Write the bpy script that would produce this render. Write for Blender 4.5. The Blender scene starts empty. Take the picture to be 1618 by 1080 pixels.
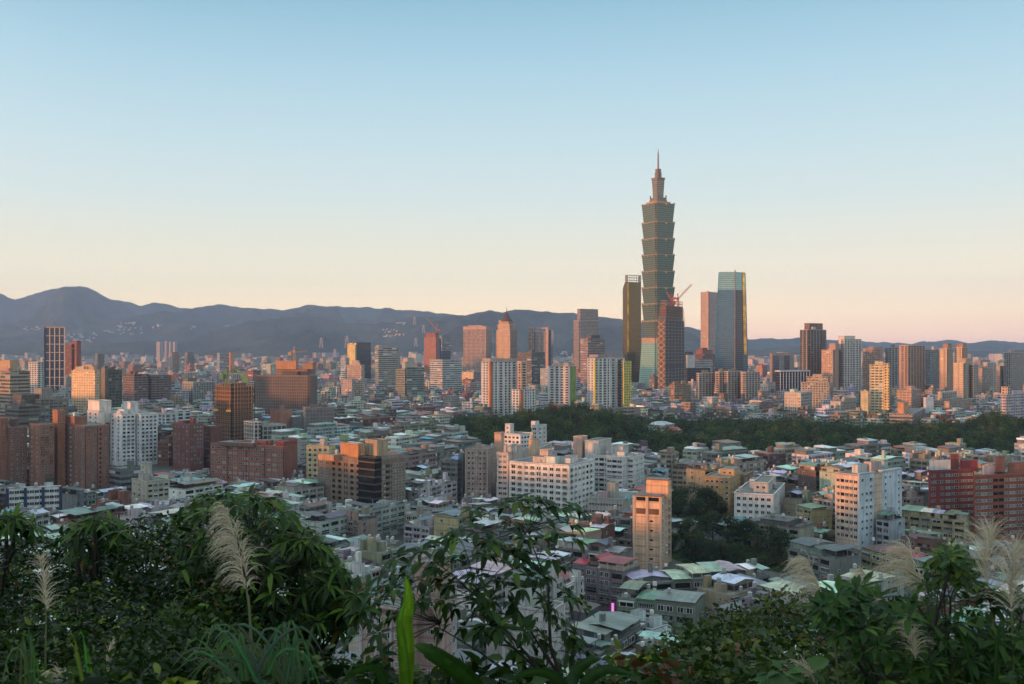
import bpy, math, random
import numpy as np
from mathutils import Vector, Matrix, noise as mnoise
random.seed(11); rng = np.random.default_rng(11)
SC = bpy.context.scene; COL = SC.collection
R = math.radians; PI = math.pi
# ---------------------------------------------------------------- camera, sky, sun, exposure
F = 1573.0; CX = 809.0; HY = 550.0; CH = 95.0        # focal length and horizon in photo pixels, eye height in metres
SUN_AZ, SUN_EL = 58.0, 2.3                            # sun low, behind and to one side of the viewer
cam = bpy.data.cameras.new('camera'); camo = bpy.data.objects.new('camera', cam); COL.objects.link(camo)
camo.location = (0, 0, CH); camo.rotation_euler = (R(90), 0, 0)
cam.sensor_width = 36.0; cam.lens = 36.0 * F / 1618.0; cam.shift_y = (HY - 540.0) / 1618.0
cam.clip_start = 0.1; cam.clip_end = 60000
cam.dof.use_dof = True; cam.dof.focus_distance = 700; cam.dof.aperture_fstop = 7.0
SC.camera = camo
vs = SC.view_settings; vs.view_transform = 'Standard'; vs.look = 'None'; vs.exposure = 0.0; vs.gamma = 1.0; vs.use_curve_mapping = False
SC.cycles.use_denoising = True; SC.cycles.max_bounces = 5; SC.cycles.diffuse_bounces = 2; SC.cycles.glossy_bounces = 2
SC.cycles.transmission_bounces = 2; SC.cycles.volume_bounces = 0; SC.cycles.transparent_max_bounces = 8
SC.cycles.sample_clamp_indirect = 4.0

def lin(r, g, b):
    f = lambda c: (c / 255.0) / 12.92 if c / 255.0 <= .04045 else ((c / 255.0 + .055) / 1.055) ** 2.4
    return (f(r), f(g), f(b))

sdir = Vector((-math.sin(R(SUN_AZ)) * math.cos(R(SUN_EL)), -math.cos(R(SUN_AZ)) * math.cos(R(SUN_EL)), math.sin(R(SUN_EL))))
sun = bpy.data.lights.new('sun', 'SUN'); suno = bpy.data.objects.new('sun', sun); COL.objects.link(suno)
sun.energy = 5.0; sun.color = (1.0, .35, .10); sun.angle = R(1.6)
suno.rotation_euler = (-sdir).to_track_quat('-Z', 'Y').to_euler(); suno.location = (-300, -300, 400)

class G:
    """a small wrapper for writing node trees"""
    def __init__(s, tree): s.t = tree; s.n = tree.nodes; s.l = tree.links
    def put(s, sock, v):
        if hasattr(v, 'links') or isinstance(v, bpy.types.NodeSocket): s.l.new(v, sock)
        elif isinstance(v, (tuple, list)): sock.default_value = (*v, 1.0)[:len(sock.default_value)] if len(v) == 3 and len(sock.default_value) == 4 else v
        else: sock.default_value = v
    def node(s, kind, ins=None, **kw):
        n = s.n.new(kind)
        for k, v in kw.items(): setattr(n, k, v)
        for k, v in (ins or {}).items(): s.put(n.inputs[k], v)
        return n
    def m(s, op, a, b=0.0, c=0.0):
        return s.node('ShaderNodeMath', {0: a, 1: b, 2: c}, operation=op).outputs[0]
    def vm(s, op, a, b=None):
        n = s.node('ShaderNodeVectorMath', {0: a}, operation=op)
        if b is not None: s.put(n.inputs[1], b)
        return n
    def mix(s, f, a, b, blend='MIX'):
        n = s.n.new('ShaderNodeMix'); n.data_type = 'RGBA'; n.blend_type = blend; n.clamp_factor = True
        s.put(n.inputs[0], f); s.put(n.inputs[6], a); s.put(n.inputs[7], b); return n.outputs[2]
    def ramp(s, f, stops, interp='LINEAR'):
        n = s.n.new('ShaderNodeValToRGB'); cr = n.color_ramp; cr.interpolation = interp
        while len(cr.elements) < len(stops): cr.elements.new(.5)
        for e, (p, c) in zip(cr.elements, stops): e.position = p; e.color = (*c, 1.0)
        s.put(n.inputs[0], f); return n.outputs[0]
    def xyz(s, v): return s.node('ShaderNodeSeparateXYZ', {0: v}).outputs
    def cxyz(s, x, y, z): return s.node('ShaderNodeCombineXYZ', {0: x, 1: y, 2: z}).outputs[0]
    def noise(s, vec, scale, detail=3.0, rough=.55):
        return s.node('ShaderNodeTexNoise', {'Vector': vec, 'Scale': scale, 'Detail': detail, 'Roughness': rough}).outputs['Fac']

world = bpy.data.worlds.new('World'); SC.world = world; world.use_nodes = True
g = G(world.node_tree); g.n.clear()
d = g.node('ShaderNodeTexCoord').outputs['Generated']
x, y, z = g.xyz(d)
# clear evening sky away from the sun: pink belt at the horizon, cream, pale blue, deeper blue, then brightened overhead, out of view, to light the city
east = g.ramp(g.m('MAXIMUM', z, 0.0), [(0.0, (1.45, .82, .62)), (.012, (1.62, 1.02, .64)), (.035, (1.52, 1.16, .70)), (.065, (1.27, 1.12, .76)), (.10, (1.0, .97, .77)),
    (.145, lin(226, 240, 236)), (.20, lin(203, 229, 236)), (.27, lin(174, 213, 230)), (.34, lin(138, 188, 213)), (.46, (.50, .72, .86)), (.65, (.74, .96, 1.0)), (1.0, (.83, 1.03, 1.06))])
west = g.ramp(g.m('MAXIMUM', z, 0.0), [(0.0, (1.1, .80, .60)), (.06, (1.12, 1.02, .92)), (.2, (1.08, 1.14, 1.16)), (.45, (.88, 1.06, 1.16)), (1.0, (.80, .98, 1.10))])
hd = g.m('DIVIDE', g.m('ADD', g.m('MULTIPLY', x, sdir.x), g.m('MULTIPLY', y, sdir.y)), g.m('MAXIMUM', g.m('SQRT', g.m('ADD', g.m('MULTIPLY', x, x), g.m('MULTIPLY', y, y))), .01))
wf = g.node('ShaderNodeMapRange', {'Value': hd, 'From Min': -.25, 'From Max': 1.0}, interpolation_type='SMOOTHSTEP').outputs[0]
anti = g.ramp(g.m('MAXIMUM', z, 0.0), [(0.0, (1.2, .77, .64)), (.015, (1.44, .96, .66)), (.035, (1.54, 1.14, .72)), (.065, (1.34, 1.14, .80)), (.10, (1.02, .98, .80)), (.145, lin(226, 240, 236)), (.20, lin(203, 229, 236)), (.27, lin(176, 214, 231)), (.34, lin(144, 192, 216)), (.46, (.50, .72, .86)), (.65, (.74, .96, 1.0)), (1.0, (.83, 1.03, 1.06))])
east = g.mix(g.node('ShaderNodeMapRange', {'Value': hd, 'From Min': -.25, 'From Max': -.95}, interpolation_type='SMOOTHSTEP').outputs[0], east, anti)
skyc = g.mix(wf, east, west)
nis = g.node('ShaderNodeTexSky', sky_type='NISHITA', sun_disc=False, sun_elevation=R(SUN_EL), sun_rotation=R(180 + SUN_AZ), altitude=100)
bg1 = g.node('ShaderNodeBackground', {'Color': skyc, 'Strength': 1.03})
bg2 = g.node('ShaderNodeBackground', {'Color': nis.outputs[0], 'Strength': .02})
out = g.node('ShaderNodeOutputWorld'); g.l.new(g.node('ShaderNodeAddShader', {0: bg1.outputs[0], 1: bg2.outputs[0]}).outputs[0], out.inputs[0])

# ---------------------------------------------------------------- placing and mesh helpers
def PX(px, D): return (px - CX) / F * D
def PZ(py, D): return CH - (py - HY) / F * D
def P(px, py, D): return Vector((PX(px, D), D, PZ(py, D)))
def proj(p): return CX + F * p[0] / p[1], HY + F * (CH - p[2]) / p[1]

class MB:
    def __init__(s, org=(0, 0, 0)): s.v = []; s.f = []; s.uv = []; s.mi = []; s.col = []; s.o = org; s.c = None
    def face(s, idx, uv, mi=0):
        s.f.append(idx); s.uv.extend(uv); s.mi.append(mi)
        if s.c is not None: s.col.extend([s.c] * len(idx))
    def add(s, pts):
        n = len(s.v); ox, oy, oz = s.o
        s.v.extend([(p[0] - ox, p[1] - oy, p[2] - oz) for p in pts]); return n
    def quad(s, pts, mi=0, uv=None):
        n = s.add(pts)
        if uv is None:
            w = (Vector(pts[1]) - Vector(pts[0])).length; h = (Vector(pts[2]) - Vector(pts[1])).length
            uv = [(0, 0), (w, 0), (w, h), (0, h)][:len(pts)]
        s.face(tuple(range(n, n + len(pts))), uv, mi)
    def prism(s, poly, z0, z1, mi=0, mt=None, poly1=None, top=True, bottom=False, u0=0.0):
        p1 = poly1 or poly; k = len(poly); n = s.add([(p[0], p[1], z0) for p in poly] + [(p[0], p[1], z1) for p in p1]); u = u0
        for i in range(k):
            j = (i + 1) % k; w = math.hypot(poly[j][0] - poly[i][0], poly[j][1] - poly[i][1])
            s.face((n + i, n + j, n + k + j, n + k + i), [(u, z0), (u + w, z0), (u + w, z1), (u, z1)], mi); u += w
        if top: s.face(tuple(range(n + k, n + 2 * k)), [(p[0], p[1]) for p in p1], mi if mt is None else mt)
        if bottom: s.face(tuple(range(n + k - 1, n - 1, -1)), [(p[0], p[1]) for p in poly[::-1]], mi if mt is None else mt)
    def box(s, x0, x1, y0, y1, z0, z1, mi=0, mt=None, bottom=True):
        s.prism([(x0, y0), (x1, y0), (x1, y1), (x0, y1)], z0, z1, mi, mt, bottom=bottom)
    def cyl(s, cx, cy, r, z0, z1, n=10, mi=0, r1=None):
        r1 = r if r1 is None else r1
        s.prism([(cx + r * math.cos(2 * PI * i / n), cy + r * math.sin(2 * PI * i / n)) for i in range(n)], z0, z1, mi, poly1=[(cx + r1 * math.cos(2 * PI * i / n), cy + r1 * math.sin(2 * PI * i / n)) for i in range(n)])
    def bar(s, a, b, w, mi=0, w1=None):
        a = Vector(a); b = Vector(b); t = (b - a)
        if t.length < 1e-6: return
        t.normalize(); u = t.cross(Vector((0, 0, 1)))
        if u.length < .05: u = Vector((1, 0, 0))
        u.normalize(); v = t.cross(u); w1 = w if w1 is None else w1
        q = [(-1, -1), (1, -1), (1, 1), (-1, 1)]
        n = s.add([a + u * (i * w / 2) + v * (j * w / 2) for i, j in q] + [b + u * (i * w1 / 2) + v * (j * w1 / 2) for i, j in q]); L = (b - a).length
        for i in range(4):
            j = (i + 1) % 4; s.face((n + i, n + j, n + 4 + j, n + 4 + i), [(0, 0), (w, 0), (w, L), (0, L)], mi)
        s.face((n + 3, n + 2, n + 1, n), [(0, 0)] * 4, mi); s.face((n + 4, n + 5, n + 6, n + 7), [(0, 0)] * 4, mi)
    def tube(s, pts, rad, k=6, mi=0):
        pts = [Vector(p) for p in pts]; rings = []
        u = None
        for i, p in enumerate(pts):
            t = (pts[min(i + 1, len(pts) - 1)] - pts[max(i - 1, 0)]).normalized()
            if u is None: u = t.orthogonal().normalized()
            u = (u - t * u.dot(t)); u = u.normalized() if u.length > 1e-4 else t.orthogonal().normalized(); v = t.cross(u)
            rings.append(s.add([p + (u * math.cos(2 * PI * q / k) + v * math.sin(2 * PI * q / k)) * rad[i] for q in range(k)]))
        for a, b in zip(rings, rings[1:]):
            for q in range(k):
                r = (q + 1) % k; s.face((a + q, a + r, b + r, b + q), [(q / k, 0), (q / k, 0), (q / k, 1), (q / k, 1)], mi)
    def build(s, name, mats, parent=None, loc=None, color=None, smooth=False):
        me = bpy.data.meshes.new(name); me.from_pydata(s.v, [], s.f)
        ul = me.uv_layers.new(name='UVMap'); ul.data.foreach_set('uv', np.array(s.uv, dtype=np.float32).ravel())
        for mt in (mats if isinstance(mats, (list, tuple)) else [mats]): me.materials.append(mt)
        me.polygons.foreach_set('material_index', np.array(s.mi, dtype=np.int32))
        if s.col:
            ca = me.color_attributes.new('col', 'FLOAT_COLOR', 'CORNER'); ca.data.foreach_set('color', np.array([(*c, 1.0) for c in s.col], dtype=np.float32).ravel())
        if smooth: me.polygons.foreach_set('use_smooth', np.ones(len(s.f), dtype=bool))
        return link(name, me, parent, loc, color)

def link(name, me, parent=None, loc=None, color=None):
    o = bpy.data.objects.new(name, me); COL.objects.link(o)
    if parent is not None: o.parent = parent
    if loc is not None: o.location = loc
    if color is not None: o.color = (*color, 1.0)
    return o
def tag(o, label=None, cat=None, group=None, kind=None):
    for k, v in (('label', label), ('category', cat), ('group', group), ('kind', kind)):
        if v: o[k] = v
    return o
def thing(name, label, cat, loc=(0, 0, 0), rz=0.0, group=None):
    o = bpy.data.objects.new(name, None); COL.objects.link(o); o.location = loc; o.rotation_euler = (0, 0, rz); o.empty_display_size = .5
    return tag(o, label, cat, group)

# ---------------------------------------------------------------- materials (all procedural)
def newmat(name):
    m = bpy.data.materials.new(name); m.use_nodes = True; gg = G(m.node_tree); gg.n.clear()
    b = gg.node('ShaderNodeBsdfPrincipled'); o = gg.node('ShaderNodeOutputMaterial'); gg.l.new(b.outputs[0], o.inputs[0]); return m, gg, b
def colsrc(gg, src):
    if src == 'obj':
        n = gg.node('ShaderNodeObjectInfo'); return n.outputs['Color'], n.outputs['Random']
    return gg.node('ShaderNodeVertexColor', layer_name='col').outputs[0], .37

PANES = [(0, (.012, .015, .018)), (.55, (.035, .042, .045)), (.78, (.10, .11, .11)), (.90, (.26, .27, .25)), (.965, (.5, .5, .47))]
PANES_D = [(0, (.014, .017, .02)), (.62, (.035, .04, .045)), (.86, (.075, .08, .08)), (.97, (.2, .2, .19))]
def wallmat(name, wu=3.2, hf=3.2, a=.2, b=.8, c=.3, d=.8, src='obj', mull=0.0, slab=0.0, pier=0.0, panes=PANES, win=True, dirt=.46, tile=0.0, gloss=.32):
    """a facade: wall colour with grime; window openings in regular bays (u along the wall, v up, both in metres)"""
    m, gg, bs = newmat(name); col, rnd = colsrc(gg, src)
    uv = gg.node('ShaderNodeUVMap').outputs[0]; u, v, _ = gg.xyz(uv)
    st = gg.noise(gg.cxyz(gg.m('MULTIPLY', u, .9), gg.m('MULTIPLY', v, .06), gg.m('MULTIPLY', rnd, 50.0)), 1.0, 3)
    bl = gg.noise(gg.cxyz(u, v, gg.m('MULTIPLY', rnd, 31.0)), .16, 4)
    gr = gg.m('ADD', gg.m('MULTIPLY', st, .6), gg.m('MULTIPLY', bl, .4))
    k = gg.node('ShaderNodeMapRange', {'Value': gr, 'From Min': .34, 'From Max': .64, 'To Min': 1.0 - dirt, 'To Max': 1.06}).outputs[0]
    wall = gg.mix(1.0, col, gg.cxyz(k, k, k), 'MULTIPLY')
    if tile:
        tf = gg.m('LESS_THAN', gg.m('FRACT', gg.m('DIVIDE', v, tile)), .14); wall = gg.mix(gg.m('MULTIPLY', tf, .35), wall, (.05, .05, .05))
    rough = .85
    if win:
        cu = gg.m('DIVIDE', u, wu); cv = gg.m('DIVIDE', v, hf); fu = gg.m('FRACT', cu); fv = gg.m('FRACT', cv)
        mk = gg.m('MULTIPLY', gg.m('MULTIPLY', gg.m('GREATER_THAN', fu, a), gg.m('LESS_THAN', fu, b)), gg.m('MULTIPLY', gg.m('GREATER_THAN', fv, c), gg.m('LESS_THAN', fv, d)))
        if mull: mk = gg.m('MULTIPLY', mk, gg.m('GREATER_THAN', gg.m('FRACT', gg.m('DIVIDE', u, mull)), .1))
        if slab: wall = gg.mix(gg.m('LESS_THAN', fv, slab), wall, gg.mix(.5, wall, (.62, .62, .6)))
        if pier: wall = gg.mix(gg.m('LESS_THAN', fu, pier), wall, gg.mix(.4, wall, (.7, .68, .64)))
        wn = gg.node('ShaderNodeTexWhiteNoise', {'Vector': gg.cxyz(gg.m('FLOOR', cu), gg.m('FLOOR', cv), gg.m('MULTIPLY', rnd, 97.0))}, noise_dimensions='3D').outputs[0]
        pane = gg.ramp(wn, panes, 'CONSTANT')
        col2 = gg.mix(mk, wall, pane); rough = gg.m('SUBTRACT', .85, gg.m('MULTIPLY', mk, .85 - gloss))
        gg.put(bs.inputs['Base Color'], col2)
    else: gg.put(bs.inputs['Base Color'], wall)
    gg.put(bs.inputs['Roughness'], rough); return m

def glassmat(name, wu=1.6, hf=4.0, line=.08, metallic=.55, src='obj', sp=.22, rough=.1, var=.5, lk=1.9):
    """curtain wall: tinted panes with small differences, mullions and spandrel bands"""
    m, gg, bs = newmat(name); col, rnd = colsrc(gg, src)
    u, v, _ = gg.xyz(gg.node('ShaderNodeUVMap').outputs[0])
    cu = gg.m('DIVIDE', u, wu); cv = gg.m('DIVIDE', v, hf); fu = gg.m('FRACT', cu); fv = gg.m('FRACT', cv)
    ln = gg.m('MAXIMUM', gg.m('LESS_THAN', fu, line), gg.m('LESS_THAN', fv, sp))
    wn = gg.node('ShaderNodeTexWhiteNoise', {'Vector': gg.cxyz(gg.m('FLOOR', cu), gg.m('FLOOR', cv), gg.m('MULTIPLY', rnd, 97.0))}, noise_dimensions='3D').outputs[0]
    k = gg.m('ADD', 1.0 - var / 2, gg.m('MULTIPLY', wn, var)); pane = gg.mix(1.0, col, gg.cxyz(k, k, k), 'MULTIPLY')
    lc = gg.mix(1.0, col, (lk, lk, lk), 'MULTIPLY')
    gg.put(bs.inputs['Base Color'], gg.mix(gg.m('MULTIPLY', ln, .8), pane, lc))
    gg.put(bs.inputs['Metallic'], gg.m('MULTIPLY', metallic, gg.m('SUBTRACT', 1.0, ln))); gg.put(bs.inputs['Roughness'], gg.m('ADD', rough, gg.m('MULTIPLY', ln, .5)))
    nz = gg.node('ShaderNodeBump', {'Strength': .06, 'Distance': 1.0, 'Height': wn}); gg.l.new(nz.outputs[0], bs.inputs['Normal'])
    return m

def plainmat(name, color=None, rough=.8, src='obj', metallic=0.0, nscale=.5, namp=.3, spec=.5):
    m, gg, bs = newmat(name)
    if color is None: c, rnd = colsrc(gg, src)
    else: c = color; rnd = 0.3
    pos = gg.node('ShaderNodeNewGeometry').outputs['Position']
    k = gg.m('ADD', 1.0 - namp * .5, gg.m('MULTIPLY', gg.m('SUBTRACT', gg.noise(pos, nscale, 4), .5), namp * 2.2))
    gg.put(bs.inputs['Base Color'], gg.mix(1.0, c, gg.cxyz(k, k, k), 'MULTIPLY')); gg.put(bs.inputs['Roughness'], rough); gg.put(bs.inputs['Metallic'], metallic)
    gg.put(bs.inputs['Specular IOR Level'], spec)
    return m

def sheetmat(name, src='obj'):
    """corrugated painted steel roofing: ribs, sheet joints, streaks of rust and grime"""
    m, gg, bs = newmat(name); col, rnd = colsrc(gg, src)
    u, v, _ = gg.xyz(gg.node('ShaderNodeUVMap').outputs[0]); pos = gg.node('ShaderNodeNewGeometry').outputs['Position']
    st = gg.noise(gg.cxyz(gg.m('MULTIPLY', u, 1.3), gg.m('MULTIPLY', v, .16), gg.m('MULTIPLY', rnd, 40.0)), 1.0, 4)
    bl = gg.noise(pos, .22, 4, .6)
    k = gg.node('ShaderNodeMapRange', {'Value': gg.m('ADD', gg.m('MULTIPLY', st, .5), gg.m('MULTIPLY', bl, .5)), 'From Min': .36, 'From Max': .62, 'To Min': .62, 'To Max': 1.12}).outputs[0]
    wn = gg.node('ShaderNodeTexWhiteNoise', {'W': gg.m('ADD', gg.m('FLOOR', gg.m('DIVIDE', u, 1.1)), gg.m('MULTIPLY', rnd, 77.0))}, noise_dimensions='1D').outputs[0]
    w2 = gg.node('ShaderNodeTexWhiteNoise', {'Vector': gg.cxyz(gg.m('FLOOR', gg.m('DIVIDE', u, 3.3)), gg.m('FLOOR', gg.m('DIVIDE', v, 4.6)), gg.m('MULTIPLY', rnd, 33.0))}, noise_dimensions='3D').outputs[0]
    k = gg.m('MULTIPLY', k, gg.m('ADD', .72, gg.m('ADD', gg.m('MULTIPLY', wn, .2), gg.m('MULTIPLY', w2, .34))))
    c = gg.mix(1.0, col, gg.cxyz(k, k, k), 'MULTIPLY')
    rust = gg.node('ShaderNodeMapRange', {'Value': gg.noise(pos, .5, 5, .65), 'From Min': .56, 'From Max': .70}).outputs[0]
    c = gg.mix(gg.m('MULTIPLY', rust, .55), c, (.13, .075, .05))
    gg.put(bs.inputs['Base Color'], c); gg.put(bs.inputs['Roughness'], .42); gg.put(bs.inputs['Metallic'], .15)
    w = gg.m('SINE', gg.m('MULTIPLY', u, 2 * PI / .38)); bp = gg.node('ShaderNodeBump', {'Strength': .25, 'Distance': .05, 'Height': w}); gg.l.new(bp.outputs[0], bs.inputs['Normal'])
    return m

def leafmat(name, trans=.3, rough=.5, base=None, tint=(1.2, 1.3, .5)):
    m, gg, bs = newmat(name)
    c = gg.node('ShaderNodeVertexColor', layer_name='col').outputs[0] if base is None else base
    gg.put(bs.inputs['Base Color'], c); gg.put(bs.inputs['Roughness'], rough); gg.put(bs.inputs['Specular IOR Level'], .14)
    tr = gg.node('ShaderNodeBsdfTranslucent', {'Color': gg.mix(1.0, c, tint, 'MULTIPLY')})
    mx = gg.node('ShaderNodeMixShader', {0: trans, 1: bs.outputs[0], 2: tr.outputs[0]})
    gg.l.new(mx.outputs[0], next(n for n in gg.n if n.type == 'OUTPUT_MATERIAL').inputs[0]); return m

def netmat(name):
    """scaffold netting: fine frame lines over a translucent looking weave, uneven from lift to lift"""
    m, gg, bs = newmat(name); col, rnd = colsrc(gg, 'obj')
    u, v, _ = gg.xyz(gg.node('ShaderNodeUVMap').outputs[0])
    ln = gg.m('MAXIMUM', gg.m('LESS_THAN', gg.m('FRACT', gg.m('DIVIDE', u, 3.2)), .13), gg.m('LESS_THAN', gg.m('FRACT', gg.m('DIVIDE', v, 3.4)), .16))
    wn = gg.node('ShaderNodeTexWhiteNoise', {'Vector': gg.cxyz(gg.m('FLOOR', gg.m('DIVIDE', u, 5.2)), gg.m('FLOOR', gg.m('DIVIDE', v, 6.8)), rnd)}, noise_dimensions='3D').outputs[0]
    k = gg.m('ADD', .86, gg.m('MULTIPLY', wn, .28)); c = gg.mix(1.0, col, gg.cxyz(k, k, k), 'MULTIPLY')
    gg.put(bs.inputs['Base Color'], gg.mix(gg.m('MULTIPLY', ln, .6), c, (.30, .23, .18))); gg.put(bs.inputs['Roughness'], .9); return m

M = {}
M['plain'] = wallmat('painted_wall', win=False)
M['tile'] = wallmat('tiled_wall', win=False, tile=3.2, dirt=.45)
M['brick'] = wallmat('brick_wall', win=False, tile=1.55, dirt=.4)
for nm, kw in dict(
    apt=dict(wu=3.4, hf=3.1, a=.2, b=.76, c=.32, d=.8),
    wide=dict(wu=4.4, hf=3.2, a=.1, b=.88, c=.3, d=.8, mull=1.1),
    band=dict(wu=9.0, hf=3.7, a=.0, b=1.0, c=.36, d=.86, mull=1.5),
    pier=dict(wu=3.3, hf=3.5, a=.3, b=1.0, c=.14, d=.9, pier=.2, panes=PANES_D),
    grid=dict(wu=4.2, hf=3.7, a=.18, b=.95, c=.2, d=.92, panes=PANES_D),
    balc=dict(wu=6.4, hf=3.15, a=.06, b=.62, c=.36, d=.97, slab=.12, panes=PANES_D),
    strip=dict(wu=7.5, hf=3.2, a=.34, b=.92, c=.3, d=.92, slab=.1, pier=.12, panes=PANES_D),
    walk=dict(wu=3.7, hf=3.1, a=.09, b=.9, c=.32, d=.86, mull=.9, dirt=.5, panes=[(0, (.014, .017, .019)), (.52, (.045, .05, .052)), (.74, (.14, .15, .145)), (.88, (.32, .33, .31)), (.97, (.55, .55, .52))])).items():
    M[nm] = wallmat('facade_' + nm, **kw)
    if nm in ('apt', 'wide', 'band', 'walk', 'balc'): M['far_' + nm] = wallmat('far_facade_' + nm, src='attr', **kw)
M['glass'] = glassmat('curtain_glass')
M['glassd'] = glassmat('reflective_glass', wu=1.5, hf=4.2, sp=.1, line=.07, metallic=.75, rough=.13, var=.35, lk=1.25)
M['glassb'] = glassmat('banded_glass', wu=3.0, hf=4.0, sp=.35, metallic=.4)
M['glasst'] = glassmat('green_glass', wu=2.2, hf=4.2, sp=.2, line=.1, metallic=.35, rough=.22, var=.35, lk=1.5)
M['net'] = netmat('scaffold_netting')
M['sheet'] = sheetmat('corrugated_roofing'); M['far_sheet'] = sheetmat('far_roofing', src='attr')
M['slab'] = plainmat('roof_slab', (.20, .21, .21), .9, nscale=.3, namp=.5)
M['conc'] = wallmat('raw_concrete', win=False, dirt=.5)
M['steel'] = plainmat('stainless_steel', (.36, .37, .38), .45, metallic=.35, nscale=2, namp=.15)
M['paint'] = plainmat('painted_metal', None, .5, nscale=1.5, namp=.2)
M['far_plain'] = wallmat('far_wall', win=False, src='attr')
M['frame'] = plainmat('white_frame', (.62, .63, .62), .5)
M['pane'] = plainmat('dark_pane', (.015, .018, .02), .08, nscale=.08, namp=.6)
M['panec'] = plainmat('curtained_pane', (.19, .20, .19), .12, nscale=.6, namp=.5)
M['cage'] = plainmat('window_cage', (.30, .32, .33), .5, nscale=2, namp=.4)
M['awn'] = plainmat('awning_sheet', None, .5, nscale=2, namp=.3)
M['ac'] = plainmat('air_unit', (.6, .6, .57), .5)
# ---------------------------------------------------------------- the setting: ground, hill, mountains
def mat_ground():
    m, gg, bs = newmat('city_ground'); pos = gg.node('ShaderNodeNewGeometry').outputs['Position']
    n = gg.noise(pos, .02, 5, .6); gg.put(bs.inputs['Base Color'], gg.ramp(n, [(.35, (.035, .037, .04)), (.5, (.06, .062, .062)), (.65, (.09, .088, .082))])); gg.put(bs.inputs['Roughness'], .9); return m
def mat_forest(name, c0, c1, c2, scale, bump):
    m, gg, bs = newmat(name); pos = gg.node('ShaderNodeNewGeometry').outputs['Position']
    n = gg.noise(pos, scale, 6, .62); gg.put(bs.inputs['Base Color'], gg.ramp(n, [(.36, c0), (.5, c1), (.62, c2)])); gg.put(bs.inputs['Roughness'], .95); gg.put(bs.inputs['Specular IOR Level'], .1)
    b = gg.node('ShaderNodeBump', {'Strength': .8, 'Distance': bump, 'Height': gg.noise(pos, scale * 5, 4, .6)}); gg.l.new(b.outputs[0], bs.inputs['Normal']); return m

b = MB(); b.quad([(-9000, -700, 0), (9000, -700, 0), (16500, 16500, 0), (-16500, 16500, 0)])
tag(b.build('ground', mat_ground()), kind='structure')

def gridmesh(name, fn, us, vs_, mat):
    nu, nv = len(us), len(vs_); v = [fn(u, w) for w in vs_ for u in us]
    f = [(j * nu + i, j * nu + i + 1, (j + 1) * nu + i + 1, (j + 1) * nu + i) for j in range(nv - 1) for i in range(nu - 1)]
    me = bpy.data.meshes.new(name); me.from_pydata(v, [], f); me.polygons.foreach_set('use_smooth', np.ones(len(f), dtype=bool)); me.materials.append(mat); return link(name, me)

def interp(pts, x):
    xs = [p[0] for p in pts]; return float(np.interp(x, xs, [p[1] for p in pts]))
def hill_z(x, y):
    n = mnoise.fractal(Vector((x * .12, y * .12, 3.1)), 1.0, 2.0, 4)
    if y >= 0: z = 93.0 - .45 * y - .004 * y * y
    else: z = 93.0 + .5 * (-y if y > -4 else 4) + (.30 * (-y - 4) if y < -4 else 0)  # unseen rise behind the viewer, shaped to shade the foreground plants
    z = min(z, 112 + .04 * min(-y, 80)) - max(0, abs(x) - 60) ** 1.15 * .34 - max(0, -y - 90) * .7
    return max(z, -3.0) + n * (.35 if abs(y) < 40 else 1.5)
us = [-330 + 660 * (i / 70) for i in range(71)]; us = sorted(set([round(u, 2) for u in us] + [round(-24 + i * .8, 2) for i in range(61)]))
vss = sorted(set([round(-300 + i * 7, 2) for i in range(75)] + [round(-8 + i * .8, 2) for i in range(60)]))
ho = gridmesh('hill', lambda u, w: (u, w, hill_z(u, w)), us, vss, mat_forest('hill_undergrowth', (.006, .010, .005), (.014, .024, .010), (.03, .04, .016), 1.2, .2))
tag(ho, kind='structure')

# an added ridge outside the picture, shaped to keep the low sun off the old quarter
SU, SV = (math.sin(R(SUN_AZ)), math.cos(R(SUN_AZ))), (-math.cos(R(SUN_AZ)), math.sin(R(SUN_AZ)))
def shade_ridge(u, v):
    H = interp([(40, 50), (130, 64), (240, 62), (300, 57), (325, 38), (345, 36), (400, 44), (459, 42), (502, 37), (525, 42), (622, 48), (699, 56), (848, 54), (1009, 54), (1143, 57), (1243, 52), (1700, 52), (2400, 30)], v); n = mnoise.fractal(Vector((u * .02, v * .02, 5)), .8, 2.0, 5)
    z = H * math.exp(-((u + 120) / 70.0) ** 2) * (1 + .05 * n) + 1.5 * n - 2.0; return (SU[0] * u + SV[0] * v, SU[1] * u + SV[1] * v, max(z, -4))
sr = gridmesh('added_shade_ridge', shade_ridge, [-420 + i * 12 for i in range(46)], [50 + i * 14 for i in range(170)], mat_forest('shade_ridge_cover', (.012, .02, .008), (.025, .04, .014), (.04, .05, .02), .05, 2)); tag(sr, kind='structure')

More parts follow.
